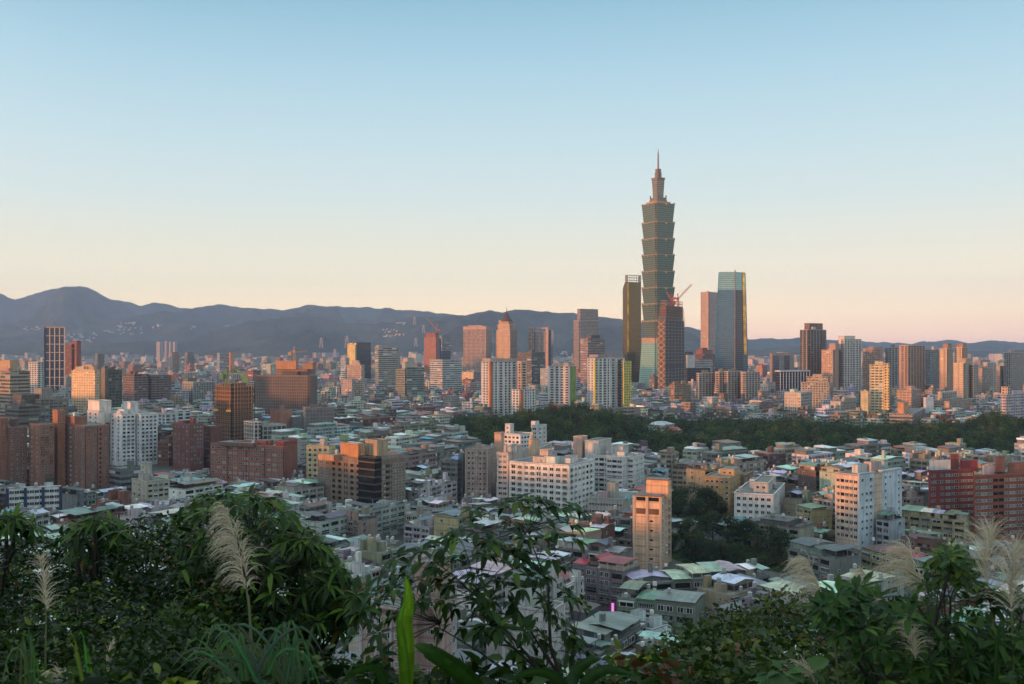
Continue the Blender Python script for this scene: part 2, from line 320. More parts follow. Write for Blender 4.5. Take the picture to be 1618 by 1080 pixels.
MOUNT = mat_forest('mountain_forest', (.012, .022, .018), (.026, .038, .028), (.052, .058, .042), .0016, 45)
def ridge(name, D, W, pts, amp, seed, zbase=-6, step=4):
    """a mountain range: its crest follows the skyline heights; spurs and valleys run down towards the city"""
    xs = np.arange(pts[0][0], pts[-1][0] + 1, step); nt = 46
    def fn(px, t):
        r = D - W * t if t >= 0 else D + W * .8 * (-t)
        X = (px - CX) / F * r
        wob = mnoise.fractal(Vector((px * .06, seed, 0)), .9, 2.0, 5) * 2.4
        H = PZ(interp(pts, px) - wob * .9, D)
        if t < 0: return (X, r, zbase + (H - zbase) * max(0, 1 - (-t) ** 1.2))
        sp = 1 - abs(mnoise.fractal(Vector((X * 5.2e-4 * 12000 / D, t * 1.3, seed + 5)), 1.0, 2.1, 5)) * 2
        sp2 = mnoise.fractal(Vector((X * .0016, r * .0016, seed + 9)), 1.0, 2.0, 4)
        z = (H - zbase) * ((1 - t) ** 1.35) + amp * 2.1 * (sp - .5) * math.sin(PI * min(1, t * 1.05)) ** 1.2 * (H / 500) + sp2 * amp * .22 * min(1, t * 6) * (1 - t)
        return (X, r, min(max(z, 0) + zbase, CH + (H - CH) * (r / D) * (.985 if t > .04 else 1)) if t > 0 else H)
    o = gridmesh(name, fn, list(xs), [-1, -.5, -.2] + [i / nt for i in range(nt + 1)], MOUNT); tag(o, kind='structure'); return o

ridge('far_mountains', 13800, 4200, [(-260, 475), (-60, 470), (0, 464), (25, 473), (45, 466), (66, 461), (88, 454), (110, 452), (138, 453), (155, 462), (172, 471), (190, 473), (220, 482), (240, 478), (258, 479), (285, 487), (312, 486), (345, 479), (385, 487), (437, 488), (445, 491), (492, 481), (515, 484), (555, 484), (600, 487), (650, 489), (720, 498), (800, 499), (900, 500), (1000, 509),
    (1050, 513), (1088, 516), (1130, 527), (1180, 535), (1240, 534), (1262, 534), (1300, 536), (1400, 541), (1440, 542), (1470, 539), (1500, 537), (1530, 541), (1560, 538), (1640, 542), (1900, 545)], 240, 1.7)
ridge('middle_mountains', 9400, 2600, [(230, 556), (270, 543), (300, 532), (345, 520), (400, 507), (450, 502), (482, 498), (520, 504), (545, 510), (590, 511), (640, 506), (660, 500), (695, 500), (733, 497), (775, 490), (795, 493), (822, 487), (845, 490), (880, 493), (945, 499), (985, 504), (1045, 515), (1090, 516), (1120, 530), (1170, 548), (1230, 558)], 160, 8.3)
ridge('near_mountains', 8300, 1500, [(-220, 536), (-40, 534), (40, 538), (120, 536), (180, 541), (250, 538), (300, 546), (380, 538), (430, 534), (500, 541), (600, 545), (700, 548), (800, 551), (1000, 552), (1200, 553), (1240, 546), (1290, 549), (1420, 553), (1700, 556)], 90, 4.4)
ridge('shoulder_mountains', 11200, 2400, [(-240, 515), (-20, 508), (60, 512), (120, 512), (170, 505), (215, 498), (262, 491), (300, 499), (335, 511), (400, 520), (470, 532), (520, 545)], 150, 12.9)

# haze over the basin: one closed box, the sky outside it
hz = MB(); hz.prism([(-3300, -690), (3300, -690), (15000, 14900), (-15000, 14900)], -12, 1120, bottom=True)
hm = bpy.data.materials.new('haze_air'); hm.use_nodes = True; gg = G(hm.node_tree); gg.n.clear()
pv = gg.node('ShaderNodeVolumePrincipled', {'Color': (.46, .66, 1.0, 1), 'Density': 4.7e-5, 'Anisotropy': 0.0})
gg.l.new(pv.outputs[0], gg.node('ShaderNodeOutputMaterial').inputs['Volume'])
tag(hz.build('haze', hm), kind='stuff')
# ---------------------------------------------------------------- builders for buildings
KEEP = []        # footprints of the buildings placed by hand
NAMED = []       # (root, phrase, point) landmarks used in the labels of the low blocks
def foot(xl, xc, xr, D, phi=32.0, dp=16.0):
    """plan of a box whose near upright edge shows at xc, whose two faces reach to xl and xr"""
    p = R(phi); X = PX(xc, D); kl = (xl - CX) / F; kr = (xr - CX) / F
    L = (X - kl * D) / (math.cos(p) + kl * math.sin(p)) if xc - xl > .4 else dp
    den = math.sin(p) - kr * math.cos(p)
    Rr = (kr * D - X) / den if xr - xc > .4 and den > .02 else dp
    L = min(max(L, .6), 160); Rr = min(max(Rr, .6), 160)
    a = (-math.cos(p), math.sin(p)); c = (math.sin(p), math.cos(p))
    return [(X, D), (X + Rr * c[0], D + Rr * c[1]), (X + L * a[0] + Rr * c[0], D + L * a[1] + Rr * c[1]), (X + L * a[0], D + L * a[1])]
def inset(poly, k):
    cx = sum(p[0] for p in poly) / len(poly); cy = sum(p[1] for p in poly) / len(poly)
    out = []
    for p in poly:
        d = math.hypot(p[0] - cx, p[1] - cy); f = max(0, 1 - k / d); out.append((cx + (p[0] - cx) * f, cy + (p[1] - cy) * f))
    return out
def lerp2(poly, u, w):
    """a point in a four-cornered plan: u along the right face, w along the left face"""
    c, r, bk, l = poly; return (c[0] + (r[0] - c[0]) * u + (l[0] - c[0]) * w, c[1] + (r[1] - c[1]) * u + (l[1] - c[1]) * w)
def subplan(poly, u0, u1, w0, w1): return [lerp2(poly, u0, w0), lerp2(poly, u1, w0), lerp2(poly, u1, w1), lerp2(poly, u0, w1)]

# window kinds: x across, z up, -y outwards, one unit wide and high
def winmesh(kind):
    b = MB()
    def fr(y=-.12, t=.055, mul=1):
        b.box(-.5, -.5 + t, y, 0, 0, 1, 1); b.box(.5 - t, .5, y, 0, 0, 1, 1); b.box(-.5 + t, .5 - t, y, 0, 0, t, 1); b.box(-.5 + t, .5 - t, y, 0, 1 - t, 1, 1)
        for i in range(mul): xx = -.5 + (i + 1) / (mul + 1); b.box(xx - t / 3, xx + t / 3, y * .8, 0, t, 1 - t, 1)
    q = lambda x0, x1, z0, z1, y, mi: b.quad([(x0, y, z0), (x1, y, z0), (x1, y, z1), (x0, y, z1)], mi)
    mats = [M['pane'], M['frame'], M['panec'], M['cage'], M['awn'], M['ac']]
    if kind == 'd': q(-.47, .47, .03, .97, -.03, 0); fr()
    if kind == 'c': q(-.47, .0, .03, .97, -.03, 2); q(0, .47, .03, .97, -.03, 0); fr()
    if kind == 'p': q(-.47, .47, .03, .97, -.03, 2); fr(mul=2)
    if kind == 's':
        for i, k in enumerate((0, 0, 2, 0, 0)): q(-.48 + i * .192, -.48 + (i + 1) * .192, .03, .97, -.03, k)
        fr(t=.03, mul=4)
    if kind == 'n': q(-.5, .5, 0, 1, -.03, 0)
    if kind == 'g':
        q(-.47, .47, .03, .97, -.03, 0); b.box(-.52, .52, -.6, 0, -.06, 0, 3); b.box(-.52, .52, -.62, 0, 1.0, 1.05, 4)
        for i in range(8): xx = -.5 + i / 7.0; b.box(xx - .017, xx + .017, -.6, -.56, 0, 1, 3)
        b.box(-.52, .52, -.6, -.57, .42, .48, 3); b.box(-.52, .52, -.58, -.5, 0, .22, 3)
        for xx in (-.5, .5): b.box(xx - .015, xx + .015, -.57, 0, .42, .48, 3)
    if kind == 'w':
        q(-.47, .47, .03, .97, -.03, 0); fr(); b.prism([(-.56, -.75), (.56, -.75), (.56, -.68), (-.56, -.68)], .9, .95, 4, bottom=True)
        b.quad([(-.56, -.72, .95), (.56, -.72, .95), (.56, 0, 1.18), (-.56, 0, 1.18)], 4)
    if kind == 'a':
        q(-.47, .47, .03, .97, -.03, 0); fr(); b.box(.08, .5, -.5, 0, -.42, -.06, 5)
    if kind == 'b':
        q(-.49, .49, .3, 1.0, -.03, 0); q(-.1, .3, .3, .9, -.05, 2); b.box(-.52, .52, -1.1, 0, -.03, .05, 4); b.box(-.52, .52, -1.1, -.98, .05, .38, 4); b.box(-.52, -.49, -.98, 0, .05, .38, 4); b.box(.49, .52, -.98, 0, .05, .38, 4)
    o = b.build('window', mats); me = o.data; bpy.data.objects.remove(o); return me, b
WK = {k: winmesh(k) for k in 'dcpsngwab'}
WNAME = {'b': 'balcony', 'g': 'window_cage'}
AWN = [lin(60, 120, 100), lin(150, 155, 150), lin(90, 130, 120), lin(190, 190, 185), lin(110, 70, 60), lin(70, 95, 120)]

def windows(root, org, specs, most=96):
    """specs: (p, q, list of (u centre in m, z, width, height, kind, colour)); the windows past the limit go into one last part"""
    flat = []
    for p, q, its in specs:
        d = Vector((q[0] - p[0], q[1] - p[1], 0)); d.normalize(); rz = math.atan2(d.y, d.x)
        for (u, zz, w, h, k, c) in its:
            flat.append((Vector((p[0] + d.x * u - org[0], p[1] + d.y * u - org[1], zz - org[2])), rz, w, h, k, c))
    def visible(f):
        s = f[0] + Vector(org); n = Vector((math.sin(f[1]), -math.cos(f[1]), 0)); return n.dot(Vector((-s.x, -s.y, 0))) > 0
    flat = [f for f in flat if visible(f)]
    flat.sort(key=lambda f: -f[0].z)
    for f in flat[:most]:
        o = bpy.data.objects.new(WNAME.get(f[4], 'window'), WK[f[4]][0]); COL.objects.link(o); o.parent = root
        o.location = f[0]; o.rotation_euler = (0, 0, f[1]); o.scale = (f[2], 1, f[3]); o.color = (*f[5], 1)
    rest = flat[most:]
    if rest:
        b = MB()
        for f in rest:
            src = WK[f[4]][1]; mt = Matrix.Translation(f[0]) @ Matrix.Rotation(f[1], 4, 'Z') @ Matrix.Diagonal((f[2], 1, f[3], 1)); n = len(b.v)
            b.v.extend([tuple(mt @ Vector(v)) for v in src.v]); b.f.extend([tuple(i + n for i in fc) for fc in src.f]); b.uv.extend(src.uv); b.mi.extend(src.mi)
        o = b.build('window', list(WK['d'][0].materials), root); o['kind'] = 'stuff'; o.color = (*rest[0][5], 1)

def facade(p, q, z0, z1, fh, nb, w, h, mix, col, sill=.95, margin=.8, r=random):
    ln = math.hypot(q[0] - p[0], q[1] - p[1]); its = []; sp = (ln - 2 * margin) / max(nb, 1); w = min(w, sp * .94)
    nf = int((z1 - z0) / fh + .2)
    for j in range(nf):
        for i in range(nb):
            k = r.choice(mix) if '|' not in mix else r.choice(mix.split('|')[i % len(mix.split('|'))])
            if k == '.': continue
            c = col if k == 'b' else r.choice(AWN)
            its.append((margin + sp * (i + .5), z1 - (j + 1) * fh + sill, w, h, k, c))
    return (p, q, its)

def tank(root, p, r, z, h, org, mat='steel', col=(.5, .5, .5)):
    b = MB(); b.cyl(0, 0, r, .5, .5 + h, 12); b.cyl(0, 0, r, .5 + h, .5 + h + r * .45, 12, r1=r * .25)
    for i in range(4):
        a = PI / 4 + i * PI / 2; b.box(r * .75 * math.cos(a) - .06, r * .75 * math.cos(a) + .06, r * .75 * math.sin(a) - .06, r * .75 * math.sin(a) + .06, 0, .5)
    return b.build('water_tank', M[mat], root, (p[0] - org[0], p[1] - org[1], z - org[2]), col, smooth=False)

def bld(name, label, cat, D, vols, phi=32.0, group=None, short=None, tops=0):
    """a building from upright volumes: (part, xl, xc, xr, ytop, facade, colour, options)"""
    root = None; org = None
    for i, vv in enumerate(vols):
        part, xl, xc, xr, yt, sty, col = vv[:7]; o = vv[7] if len(vv) > 7 else {}
        d = D + o.get('dD', 0); poly = o.get('poly') or foot(xl, xc, xr, d, o.get('phi', phi), o.get('dp', 16.0)); z1 = PZ(yt, d); z0 = o.get('zb', 0.0)
        if 'yb' in o: z0 = PZ(o['yb'], d)
        if root is None:
            org = (poly[0][0], poly[0][1], 0.0); root = thing(name, label, cat, org, 0, group)
        if z0 < 5: KEEP.append(poly)
        b = MB(org); b.prism(poly, z0, z1, 0, 1, poly1=inset(poly, o['taper']) if 'taper' in o else None)
        if o.get('rim', z1 - z0 > 6) and 'taper' not in o:
            for a_, c_ in zip(poly, poly[1:] + poly[:1]): b.bar((a_[0], a_[1], z1 + .45), (c_[0], c_[1], z1 + .45), .5 if d < 1000 else .9)
        for (f0, f1, face, wd) in o.get('piers', []):      # upright ribs on a face, given as a fraction along it
            pass
        if 'ribs' in o:
            for face, n, wd, dep in o['ribs']:
                p_, q_ = (poly[3], poly[0]) if face == 'L' else (poly[0], poly[1])
                for k in range(n + 1):
                    t = k / n; cx_, cy_ = p_[0] + (q_[0] - p_[0]) * t, p_[1] + (q_[1] - p_[1]) * t; b.bar((cx_, cy_, z0), (cx_, cy_, z1), wd, 2)
        if 'belts' in o:
            for n in range(1, o['belts'] + 1):
                zz = z0 + (z1 - z0) * n / o['belts']
                for a_, c_ in zip(poly, poly[1:] + poly[:1]): b.bar((a_[0], a_[1], zz), (c_[0], c_[1], zz), o.get('bw', .35), 2)
        po = b.build(part, [M[sty], M['slab'], M['plain'] if 'tc' not in o else trimmat(o['tc'])], root, color=col)
        if o.get('lab'): po['label'] = o['lab']
        if 'win' in o:
            sp = []
            for (face, nb, w, h, mix, *ex) in o['win']:
                ex = ex[0] if ex else {}
                p_, q_ = (poly[3], poly[0]) if face == 'L' else (poly[0], poly[1])
                sp.append(facade(p_, q_, max(z0, ex.get('z0', 2.0)), z1 - ex.get('drop', .6), ex.get('fh', 3.1), nb, w, h, mix, o.get('bc', col), ex.get('sill', .95), ex.get('margin', .8)))
            windows(root, org, sp, o.get('most', 96))
        rr = random.Random(int(xl * 7 + yt))
        for k in range(o.get('tops', tops if i == 0 else 0)):
            u0, w0 = rr.uniform(.08, .6), rr.uniform(.08, .6); s = rr.uniform(.15, .32)
            pb = MB(org); pb.prism(subplan(poly, u0, u0 + s, w0, w0 + s), z1, z1 + rr.uniform(2.5, 5.5), 0, 1); pb.build('penthouse', [M['plain'], M['slab']], root, color=[c * rr.uniform(.75, 1.05) for c in col])
        for k in range(o.get('tanks', 0)):
            pt = lerp2(poly, rr.uniform(.1, .9), rr.uniform(.1, .9)); tank(root, pt, rr.uniform(.9, 1.3), z1, rr.uniform(1.6, 2.4), org)
    if short: NAMED.append((short, proj((org[0], org[1], PZ(vols[0][4], D) * .6)), (org[0], org[1])))
    return root, org
TM = {}
def trimmat(c):
    if c not in TM: TM[c] = plainmat('trim_paint', c, .7, nscale=.2, namp=.15)
    return TM[c]

# ---------------------------------------------------------------- the tallest tower: eight flared tiers, crown and spire
def notched(cx, cy, h, phi, n):
    pts = [(-h + n, -h), (h - n, -h), (h - n, -h + n), (h, -h + n), (h, h - n), (h - n, h - n), (h - n, h), (-h + n, h), (-h + n, h - n), (-h, h - n), (-h, -h + n), (-h + n, -h + n)]
    c, s = math.cos(phi), math.sin(phi); return [(cx + x * c - y * s, cy + x * s + y * c) for x, y in pts]
def tall_tower():
    D = 2000.0; cx, cy = PX(1040, D), D; ph = R(29); zz = lambda y: PZ(y, D); org = (cx, cy, 0)
    root = thing('skyscraper', 'tallest tower, green glass in eight flared tiers with a slender spire', 'skyscraper', org)
    KEEP.append(notched(cx, cy, 34, ph, 2)); NAMED.append(('the tallest tiered tower', (1040, 500), (cx, cy)))
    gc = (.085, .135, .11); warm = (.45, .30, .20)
    ys = [323, 352.3, 377.8, 403, 428.9, 454.6, 480, 506.8, 533.2]
    b = MB(org); b.prism(notched(cx, cy, 30.5, ph, 4), 0, zz(536), 0, 1, poly1=notched(cx, cy, 24.5, ph, 3)); b.build('base', [M['glasst'], M['slab']], root, color=(.17, .30, .25))
    b = MB(org); b.prism(notched(cx, cy, 25, ph, 3), zz(541), zz(533.5), 0); b.build('base_cornice', M['plain'], root, color=warm)
    for y0, y1 in zip(ys, ys[1:]):
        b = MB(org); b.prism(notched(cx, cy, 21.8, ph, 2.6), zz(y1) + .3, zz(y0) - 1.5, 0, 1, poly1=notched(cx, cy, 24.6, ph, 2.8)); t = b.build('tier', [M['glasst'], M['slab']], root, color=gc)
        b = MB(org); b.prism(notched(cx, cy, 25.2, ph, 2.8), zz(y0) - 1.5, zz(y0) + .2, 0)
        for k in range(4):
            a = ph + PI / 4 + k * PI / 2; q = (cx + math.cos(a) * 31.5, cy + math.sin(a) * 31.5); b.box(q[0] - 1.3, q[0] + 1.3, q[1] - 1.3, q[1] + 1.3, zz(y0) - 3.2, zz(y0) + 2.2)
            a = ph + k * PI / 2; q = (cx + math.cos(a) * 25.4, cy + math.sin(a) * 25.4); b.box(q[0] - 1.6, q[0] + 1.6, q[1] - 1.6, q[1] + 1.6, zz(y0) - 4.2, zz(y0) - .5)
        b.build('ledge', M['plain'], t, color=(.36, .26, .17))  # gold tint puts the warm highlights into the ledge colour
        for k in range(4):
            b = MB(org)
            for s in (-1, 1):
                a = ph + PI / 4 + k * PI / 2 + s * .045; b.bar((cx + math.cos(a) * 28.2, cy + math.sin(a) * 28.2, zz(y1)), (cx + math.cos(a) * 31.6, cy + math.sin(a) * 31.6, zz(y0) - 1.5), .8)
            b.build('corner_rib', M['plain'], t, color=(.38, .23, .12))  # rib colour carries the warm reflections along the corners
    b = MB(org); b.prism(notched(cx, cy, 19, ph, 2), zz(323), zz(319.5), 0, 1, poly1=notched(cx, cy, 18, ph, 2)); b.build('terrace', [M['plain'], M['slab']], root, color=(.42, .27, .12))
    b = MB(org)
    for h0, h1, y0, y1 in ((13.5, 12.5, 319.5, 316), (11.5, 10.8, 316, 312.5)): b.prism(notched(cx, cy, h0, ph, 1), zz(y0), zz(y1), poly1=notched(cx, cy, h1, ph, 1))
    for k in range(4):
        a = ph + PI / 4 + k * PI / 2; q = (cx + math.cos(a) * 15.5, cy + math.sin(a) * 15.5); b.box(q[0] - 1.2, q[0] + 1.2, q[1] - 1.2, q[1] + 1.2, zz(320), zz(309))
    b.build('crown_base', M['plain'], root, color=(.22, .17, .14))
    b = MB(org); b.prism(notched(cx, cy, 7.8, ph, 1), zz(312.5), zz(284), 0, 1, poly1=notched(cx, cy, 9.4, ph, 1)); b.build('crown', [M['glasst'], M['slab']], root, color=(.16, .15, .12))
    b = MB(org); b.prism(notched(cx, cy, 10.2, ph, 1), zz(284), zz(281)); b.prism(notched(cx, cy, 5, ph, .5), zz(281), zz(272)); b.prism(notched(cx, cy, 4, ph, .5), zz(272), zz(267), poly1=notched(cx, cy, 4.6, ph, .5)); b.build('pinnacle', M['plain'], root, color=(.24, .17, .13))
    b = MB(org); b.cyl(cx, cy, 1.9, zz(267), zz(243), 8, r1=1.5); b.cyl(cx, cy, 1.2, zz(243), zz(234), 8, r1=.3); b.build('spire', M['plain'], root, color=(.30, .22, .18))
tall_tower()

def crane(px, y0, y1, D, jib, counter, col, label, short=None, w=2.4):
    """tower crane: lattice mast, cab, jib and counter-jib given as pixel offsets"""
    base = P(px, y0, D); top = P(px, y1, D); org = tuple(base)
    root = thing('tower_crane', label, 'crane', org)
    def lattice(a, c, w_, n):
        b = MB(org); a = Vector(a); c = Vector(c); t = (c - a).normalized(); u = t.cross(Vector((0, 1, 0))).normalized(); v = t.cross(u); st = w_ * .18
        cs = [(-1, -1), (1, -1), (1, 1), (-1, 1)]; at = lambda k, f: a + (c - a) * f + u * (cs[k][0] * w_ / 2) + v * (cs[k][1] * w_ / 2)
        for k in range(4): b.bar(at(k, 0), at(k, 1), st)
        for i in range(n):
            for k in range(4): b.bar(at(k, i / n), at((k + 1) % 4, (i + 1) / n), st * .8)
        return b
    lattice(base, top, w, 9).build('mast', M['paint'], root, color=col)
    b = MB(org); b.box(top.x - w * .7, top.x + w * .7, top.y - w * .7, top.y + w * .7, top.z - 1, top.z + 2.5); b.build('cab', M['paint'], root, color=col)
    e = P(px + jib[0], y1 + jib[1], D + jib[2]); lattice(top, e, w * .7, 12).build('jib', M['paint'], root, color=col)
    e2 = P(px + counter[0], y1 + counter[1], D - jib[2] * .2); b = lattice(top, e2, w * .8, 5); b.box(e2.x - 2, e2.x + 2, e2.y - 1.5, e2.y + 1.5, e2.z - 4, e2.z); b.build('counter_jib', M['paint'], root, color=col)
    ap = P(px, y1 - 9, D); b = MB(org); b.bar(top, ap, w * .4); b.bar(ap, top + (e - top) * .7, .25); b.bar(ap, e2, .25); b.build('cable_stay', M['paint'], root, color=col)

def steel_tower():
    D = 1760.0; ph = 30; poly = foot(1040, 1051, 1082, D, 34); z = lambda y: PZ(y, D); org = (poly[0][0], poly[0][1], 0)
    root = thing('skyscraper', 'unfinished tower of bare steel framing with rusty top beside the tallest tower', 'skyscraper', org)
    KEEP.append(poly); NAMED.append(('the unfinished steel tower', (1060, 560), poly[0]))
    b = MB(org); b.prism(inset(poly, 2.2), 0, z(506), 0, 1); b.build('core', [M['net'], M['slab']], root, color=(.032, .03, .03))
    b = MB(org); b.prism(inset(poly, 6), z(506), z(482), 0, 1); b.build('upper_core', [M['net'], M['slab']], root, color=(.10, .05, .04))
    def cage(p, z0, z1, nx, nz, w, name, col):
        b = MB(org)
        for a, c in zip(p, p[1:] + p[:1]):
            for i in range(nx):
                t = i / nx; q = (a[0] + (c[0] - a[0]) * t, a[1] + (c[1] - a[1]) * t); b.bar((*q, z0), (*q, z1), w)
            for j in range(nz + 1):
                zz = z0 + (z1 - z0) * j / nz; b.bar((*a, zz), (*c, zz), w * .8)
        return b.build(name, M['paint'], root, color=col)
    cage(poly, 0, z(500), 6, 26, .7, 'steel_frame', (.24, .235, .23)); cage(inset(poly, 3.5), z(500), z(487), 5, 3, .7, 'steel_frame', (.24, .12, .09)); cage(inset(poly, 8), z(487), z(474), 4, 3, .8, 'steel_frame', (.26, .12, .09))
    b = MB(org); l, c = poly[3], poly[0]; n = 11; off = lambda p: (p[0] - .9, p[1] - .9)
    for i in range(n):
        za, zc = z(612) + (z(507) - z(612)) * i / n, z(612) + (z(507) - z(612)) * (i + 1) / n
        b.bar((*off(l), za), (*off(c), zc), .9); b.bar((*off(c), za), (*off(l), zc), .9)
    b.build('cross_bracing', M['paint'], root, color=(.55, .25, .09))
    b = MB(org); b.prism([(p[0] * 1.0, p[1] - .8) for p in poly], z(580), z(576)); b.prism([(p[0], p[1] - .6) for p in poly], z(549), z(547)); b.build('mechanical_band', M['paint'], root, color=(.03, .03, .035))
steel_tower()
crane(1071, 484, 472, 1760, (22, -23, 20), (-6, -2, 0), (.42, .10, .07), 'red luffing crane on top of the unfinished steel tower', w=3.2)
crane(1062, 486, 475, 1790, (-9, -14, 10), (4, 1, 0), (.40, .07, .05), 'small red crane leaning the other way on the unfinished steel tower', w=2.6)

def leaning_tower():
    D = 2050.0; z = lambda y: PZ(y, D)
    c = (PX(1160, D), D); lf = (PX(1129, D), D + 5); rt = (PX(1183, D + 30), D + 30); bk = (PX(1150, D), D + 45)
    cT = (PX(1161, D), D); lT = (PX(1136, D), D + 4); rT = (PX(1178, D + 22), D + 22); bT = (PX(1153, D), D + 36)
    mid = lambda p, q, t: (p[0] + (q[0] - p[0]) * t, p[1] + (q[1] - p[1]) * t)
    org = (*c, 0); root = thing('skyscraper', 'tapering dark glass tower with a pale teal top like folded hands', 'skyscraper', org); KEEP.append([c, rt, bk, lf]); NAMED.append(('the tapering glass tower', (1155, 540), c))
    t = .80
    lo = [c, rt, bk, lf]; hi = [cT, rT, bT, lT]; mi = [mid(p, q, t) for p, q in zip(lo, hi)]
    b = MB(org); b.prism(lo, 0, z(457), 0, 1, poly1=mi, top=False); b.build('lower_shaft', [M['glassd'], M['slab']], root, color=(.085, .15, .205))
    b = MB(org); b.prism(mi, z(457), z(429), 0, 1, poly1=hi); o = b.build('top_screen', [M['glass'], M['slab']], root, color=(.17, .29, .30)); o['label'] = 'pale teal glass top'
    b = MB(org); q = lambda p, dx, dy: (p[0] + dx, p[1] + dy)
    b.prism([q(c, 0, -1.2), q(c, 2.2, -.6), q(c, 2.2, 2), q(c, 0, 2)], 0, z(426), 0, poly1=[q(cT, 0, -1.2), q(cT, 1.6, -.6), q(cT, 1.6, 2), q(cT, 0, 2)]); b.build('centre_fin', M['plain'], root, color=(.36, .27, .22))
    b = MB(org); r0, r1 = mid(c, rt, .64), mid(c, rt, .84); R0, R1 = mid(cT, rT, .68), mid(cT, rT, .88)
    b.prism([q(r0, .6, -1), q(r1, .6, -1), q(r1, -1, 2), q(r0, -1, 2)], z(560), z(429), 0, poly1=[q(R0, .6, -1), q(R1, .6, -1), q(R1, -1, 2), q(R0, -1, 2)]); o = b.build('sunset_glint_strip', M['steel'], root); b = None
    o.data.materials.clear(); o.data.materials.append(plainmat('sunset_glint_glass', (1.0, .62, .16), .3, metallic=1.0, nscale=.08, namp=.7))  # gold tint puts the sunset's reflection into the strip's colour
    b = MB(org); r0, r1 = mid(c, rt, .1), mid(c, rt, .62); R0, R1 = mid(cT, rT, .12), mid(cT, rT, .66); b.prism([q(r0, .3, -.7), q(r1, .3, -.7), q(r1, -1, 2), q(r0, -1, 2)], 0, z(458), 0, poly1=[q(mid(r0, R0, t), .3, -.7), q(mid(r1, R1, t), .3, -.7), q(mid(r1, R1, t), -1, 2), q(mid(r0, R0, t), -1, 2)]); b.build('louvred_panel', M['glassb'], root, color=(.05, .052, .06))
leaning_tower()

def gold_tower():
    D = 2100.0; z = lambda y: PZ(y, D); poly = foot(984, 991, 1013, D, 62); org = (*poly[0], 0)
    root = thing('skyscraper', 'black and gold glass tower with an open lattice crown beside the tallest tower', 'skyscraper', org); KEEP.append(poly); NAMED.append(('the black and gold tower', (998, 520), poly[0]))
    b = MB(org); b.prism(poly, 0, z(455), 0, 1, top=False); tp = subplan(poly, 0, 1, 0, .35); tp[0] = lerp2(poly, .05, .02)
    b.prism(poly, z(455), z(445), 0, 1, poly1=[lerp2(poly, 0, 0), lerp2(poly, 1, 0), lerp2(poly, 1, .6), lerp2(poly, .0, .5)]); b.build('shaft', [M['glassd'], M['slab']], root, color=(.11, .095, .05))
    b = MB(org); p4 = [lerp2(poly, .02, 0), lerp2(poly, .98, 0), lerp2(poly, .98, .55), lerp2(poly, .02, .45)]
    for a, c in zip(p4, p4[1:] + p4[:1]):
        for i in range(7):
            f = i / 6; qq = (a[0] + (c[0] - a[0]) * f, a[1] + (c[1] - a[1]) * f); b.bar((*qq, z(445)), (*qq, z(434)), .7)
        for y in (434, 438, 442): b.bar((*a, z(y)), (*c, z(y)), .7)
    b.build('lattice_crown', M['paint'], root, color=(.34, .30, .24))
    b = MB(org); e0, e1 = lerp2(poly, .02, 0), lerp2(poly, .12, 0); b.prism([(e0[0], e0[1] - 1.2), (e1[0], e1[1] - 1.2), (e1[0], e1[1] + .2), (e0[0], e0[1] + .2)], z(556), z(447)); o = b.build('sunset_glint_strip', M['plain'], root); o.data.materials.clear(); o.data.materials.append(plainmat('sunset_strip_glass', (.75, .52, .06), .3, metallic=.6, nscale=.06, namp=.8))  # yellow of this strip stands in for sunset light on the glass
gold_tower()

def pinnacle_tower():
    D = 2450.0; z = lambda y: PZ(y, D); org = None
    root, org = bld('office_tower', 'stepped pink tower with a pointed pyramid roof and needle', 'tower', D, [
        ('shaft', 783, 806, 817, 521, 'pier', (.42, .26, .20)), ('setback', 786, 805, 815, 513, 'pier', (.46, .30, .22), {'dD': 4, 'yb': 521}), ('upper_setback', 788, 804, 813, 506, 'pier', (.40, .22, .16), {'dD': 7, 'yb': 513})], phi=25)
    c = (PX(800.5, D + 16), D + 16); b = MB(org)
    for r0, r1, y0, y1 in ((15, 12.5, 507, 504), (11, 8, 504, 500), (7, 4, 500, 496), (3.2, .8, 496, 490)): b.cyl(*c, r0, z(y0), z(y1), 8, r1=r1)
    b.cyl(*c, .8, z(490), z(484), 6, r1=.2); b.build('pyramid_roof', M['plain'], root, color=(.10, .05, .04))
pinnacle_tower()
# ---------------------------------------------------------------- towers and blocks of the skyline
W_ = (.62, .63, .63); PINK = (.52, .38, .32); CREAM = (.60, .53, .42); BEIGE = (.44, .37, .30); BROWN = (.15, .10, .08); REDB = (.26, .105, .075); GREY = (.32, .33, .33); DARK = (.06, .065, .07)
bld('office_tower', 'dark glass tower with pale grid of ribs and belts rising past the hills', 'tower', 1750, [('shaft', 68, 71, 102, 517, 'glass', (.035, .045, .075), {'ribs': [('R', 4, 1.5, .6), ('L', 1, 1.5, .6)], 'belts': 9, 'bw': 1.3, 'tc': (.45, .38, .30)}), ('roof_frame', 68, 71, 102, 514.5, 'plain', (.42, .30, .22), {'yb': 517})], phi=72, short='the dark gridded tower')
bld('office_tower', 'rust red office slab with rows of windows beside the dark gridded tower', 'tower', 1950, [('shaft', 101, 113, 128, 544, 'band', (.24, .085, .06)), ('stair_core', 112, 121, 128, 539, 'plain', (.26, .09, .06))], phi=30)
bld('apartment_block', 'white apartment block with dense balconies in front of the dark gridded tower', 'building', 1560, [('wall', 45, 60, 68.5, 572, 'balc', (.5, .5, .48)), ('wing', 64, 67, 70, 566, 'apt', (.5, .5, .5), {'dD': 60})], phi=30)
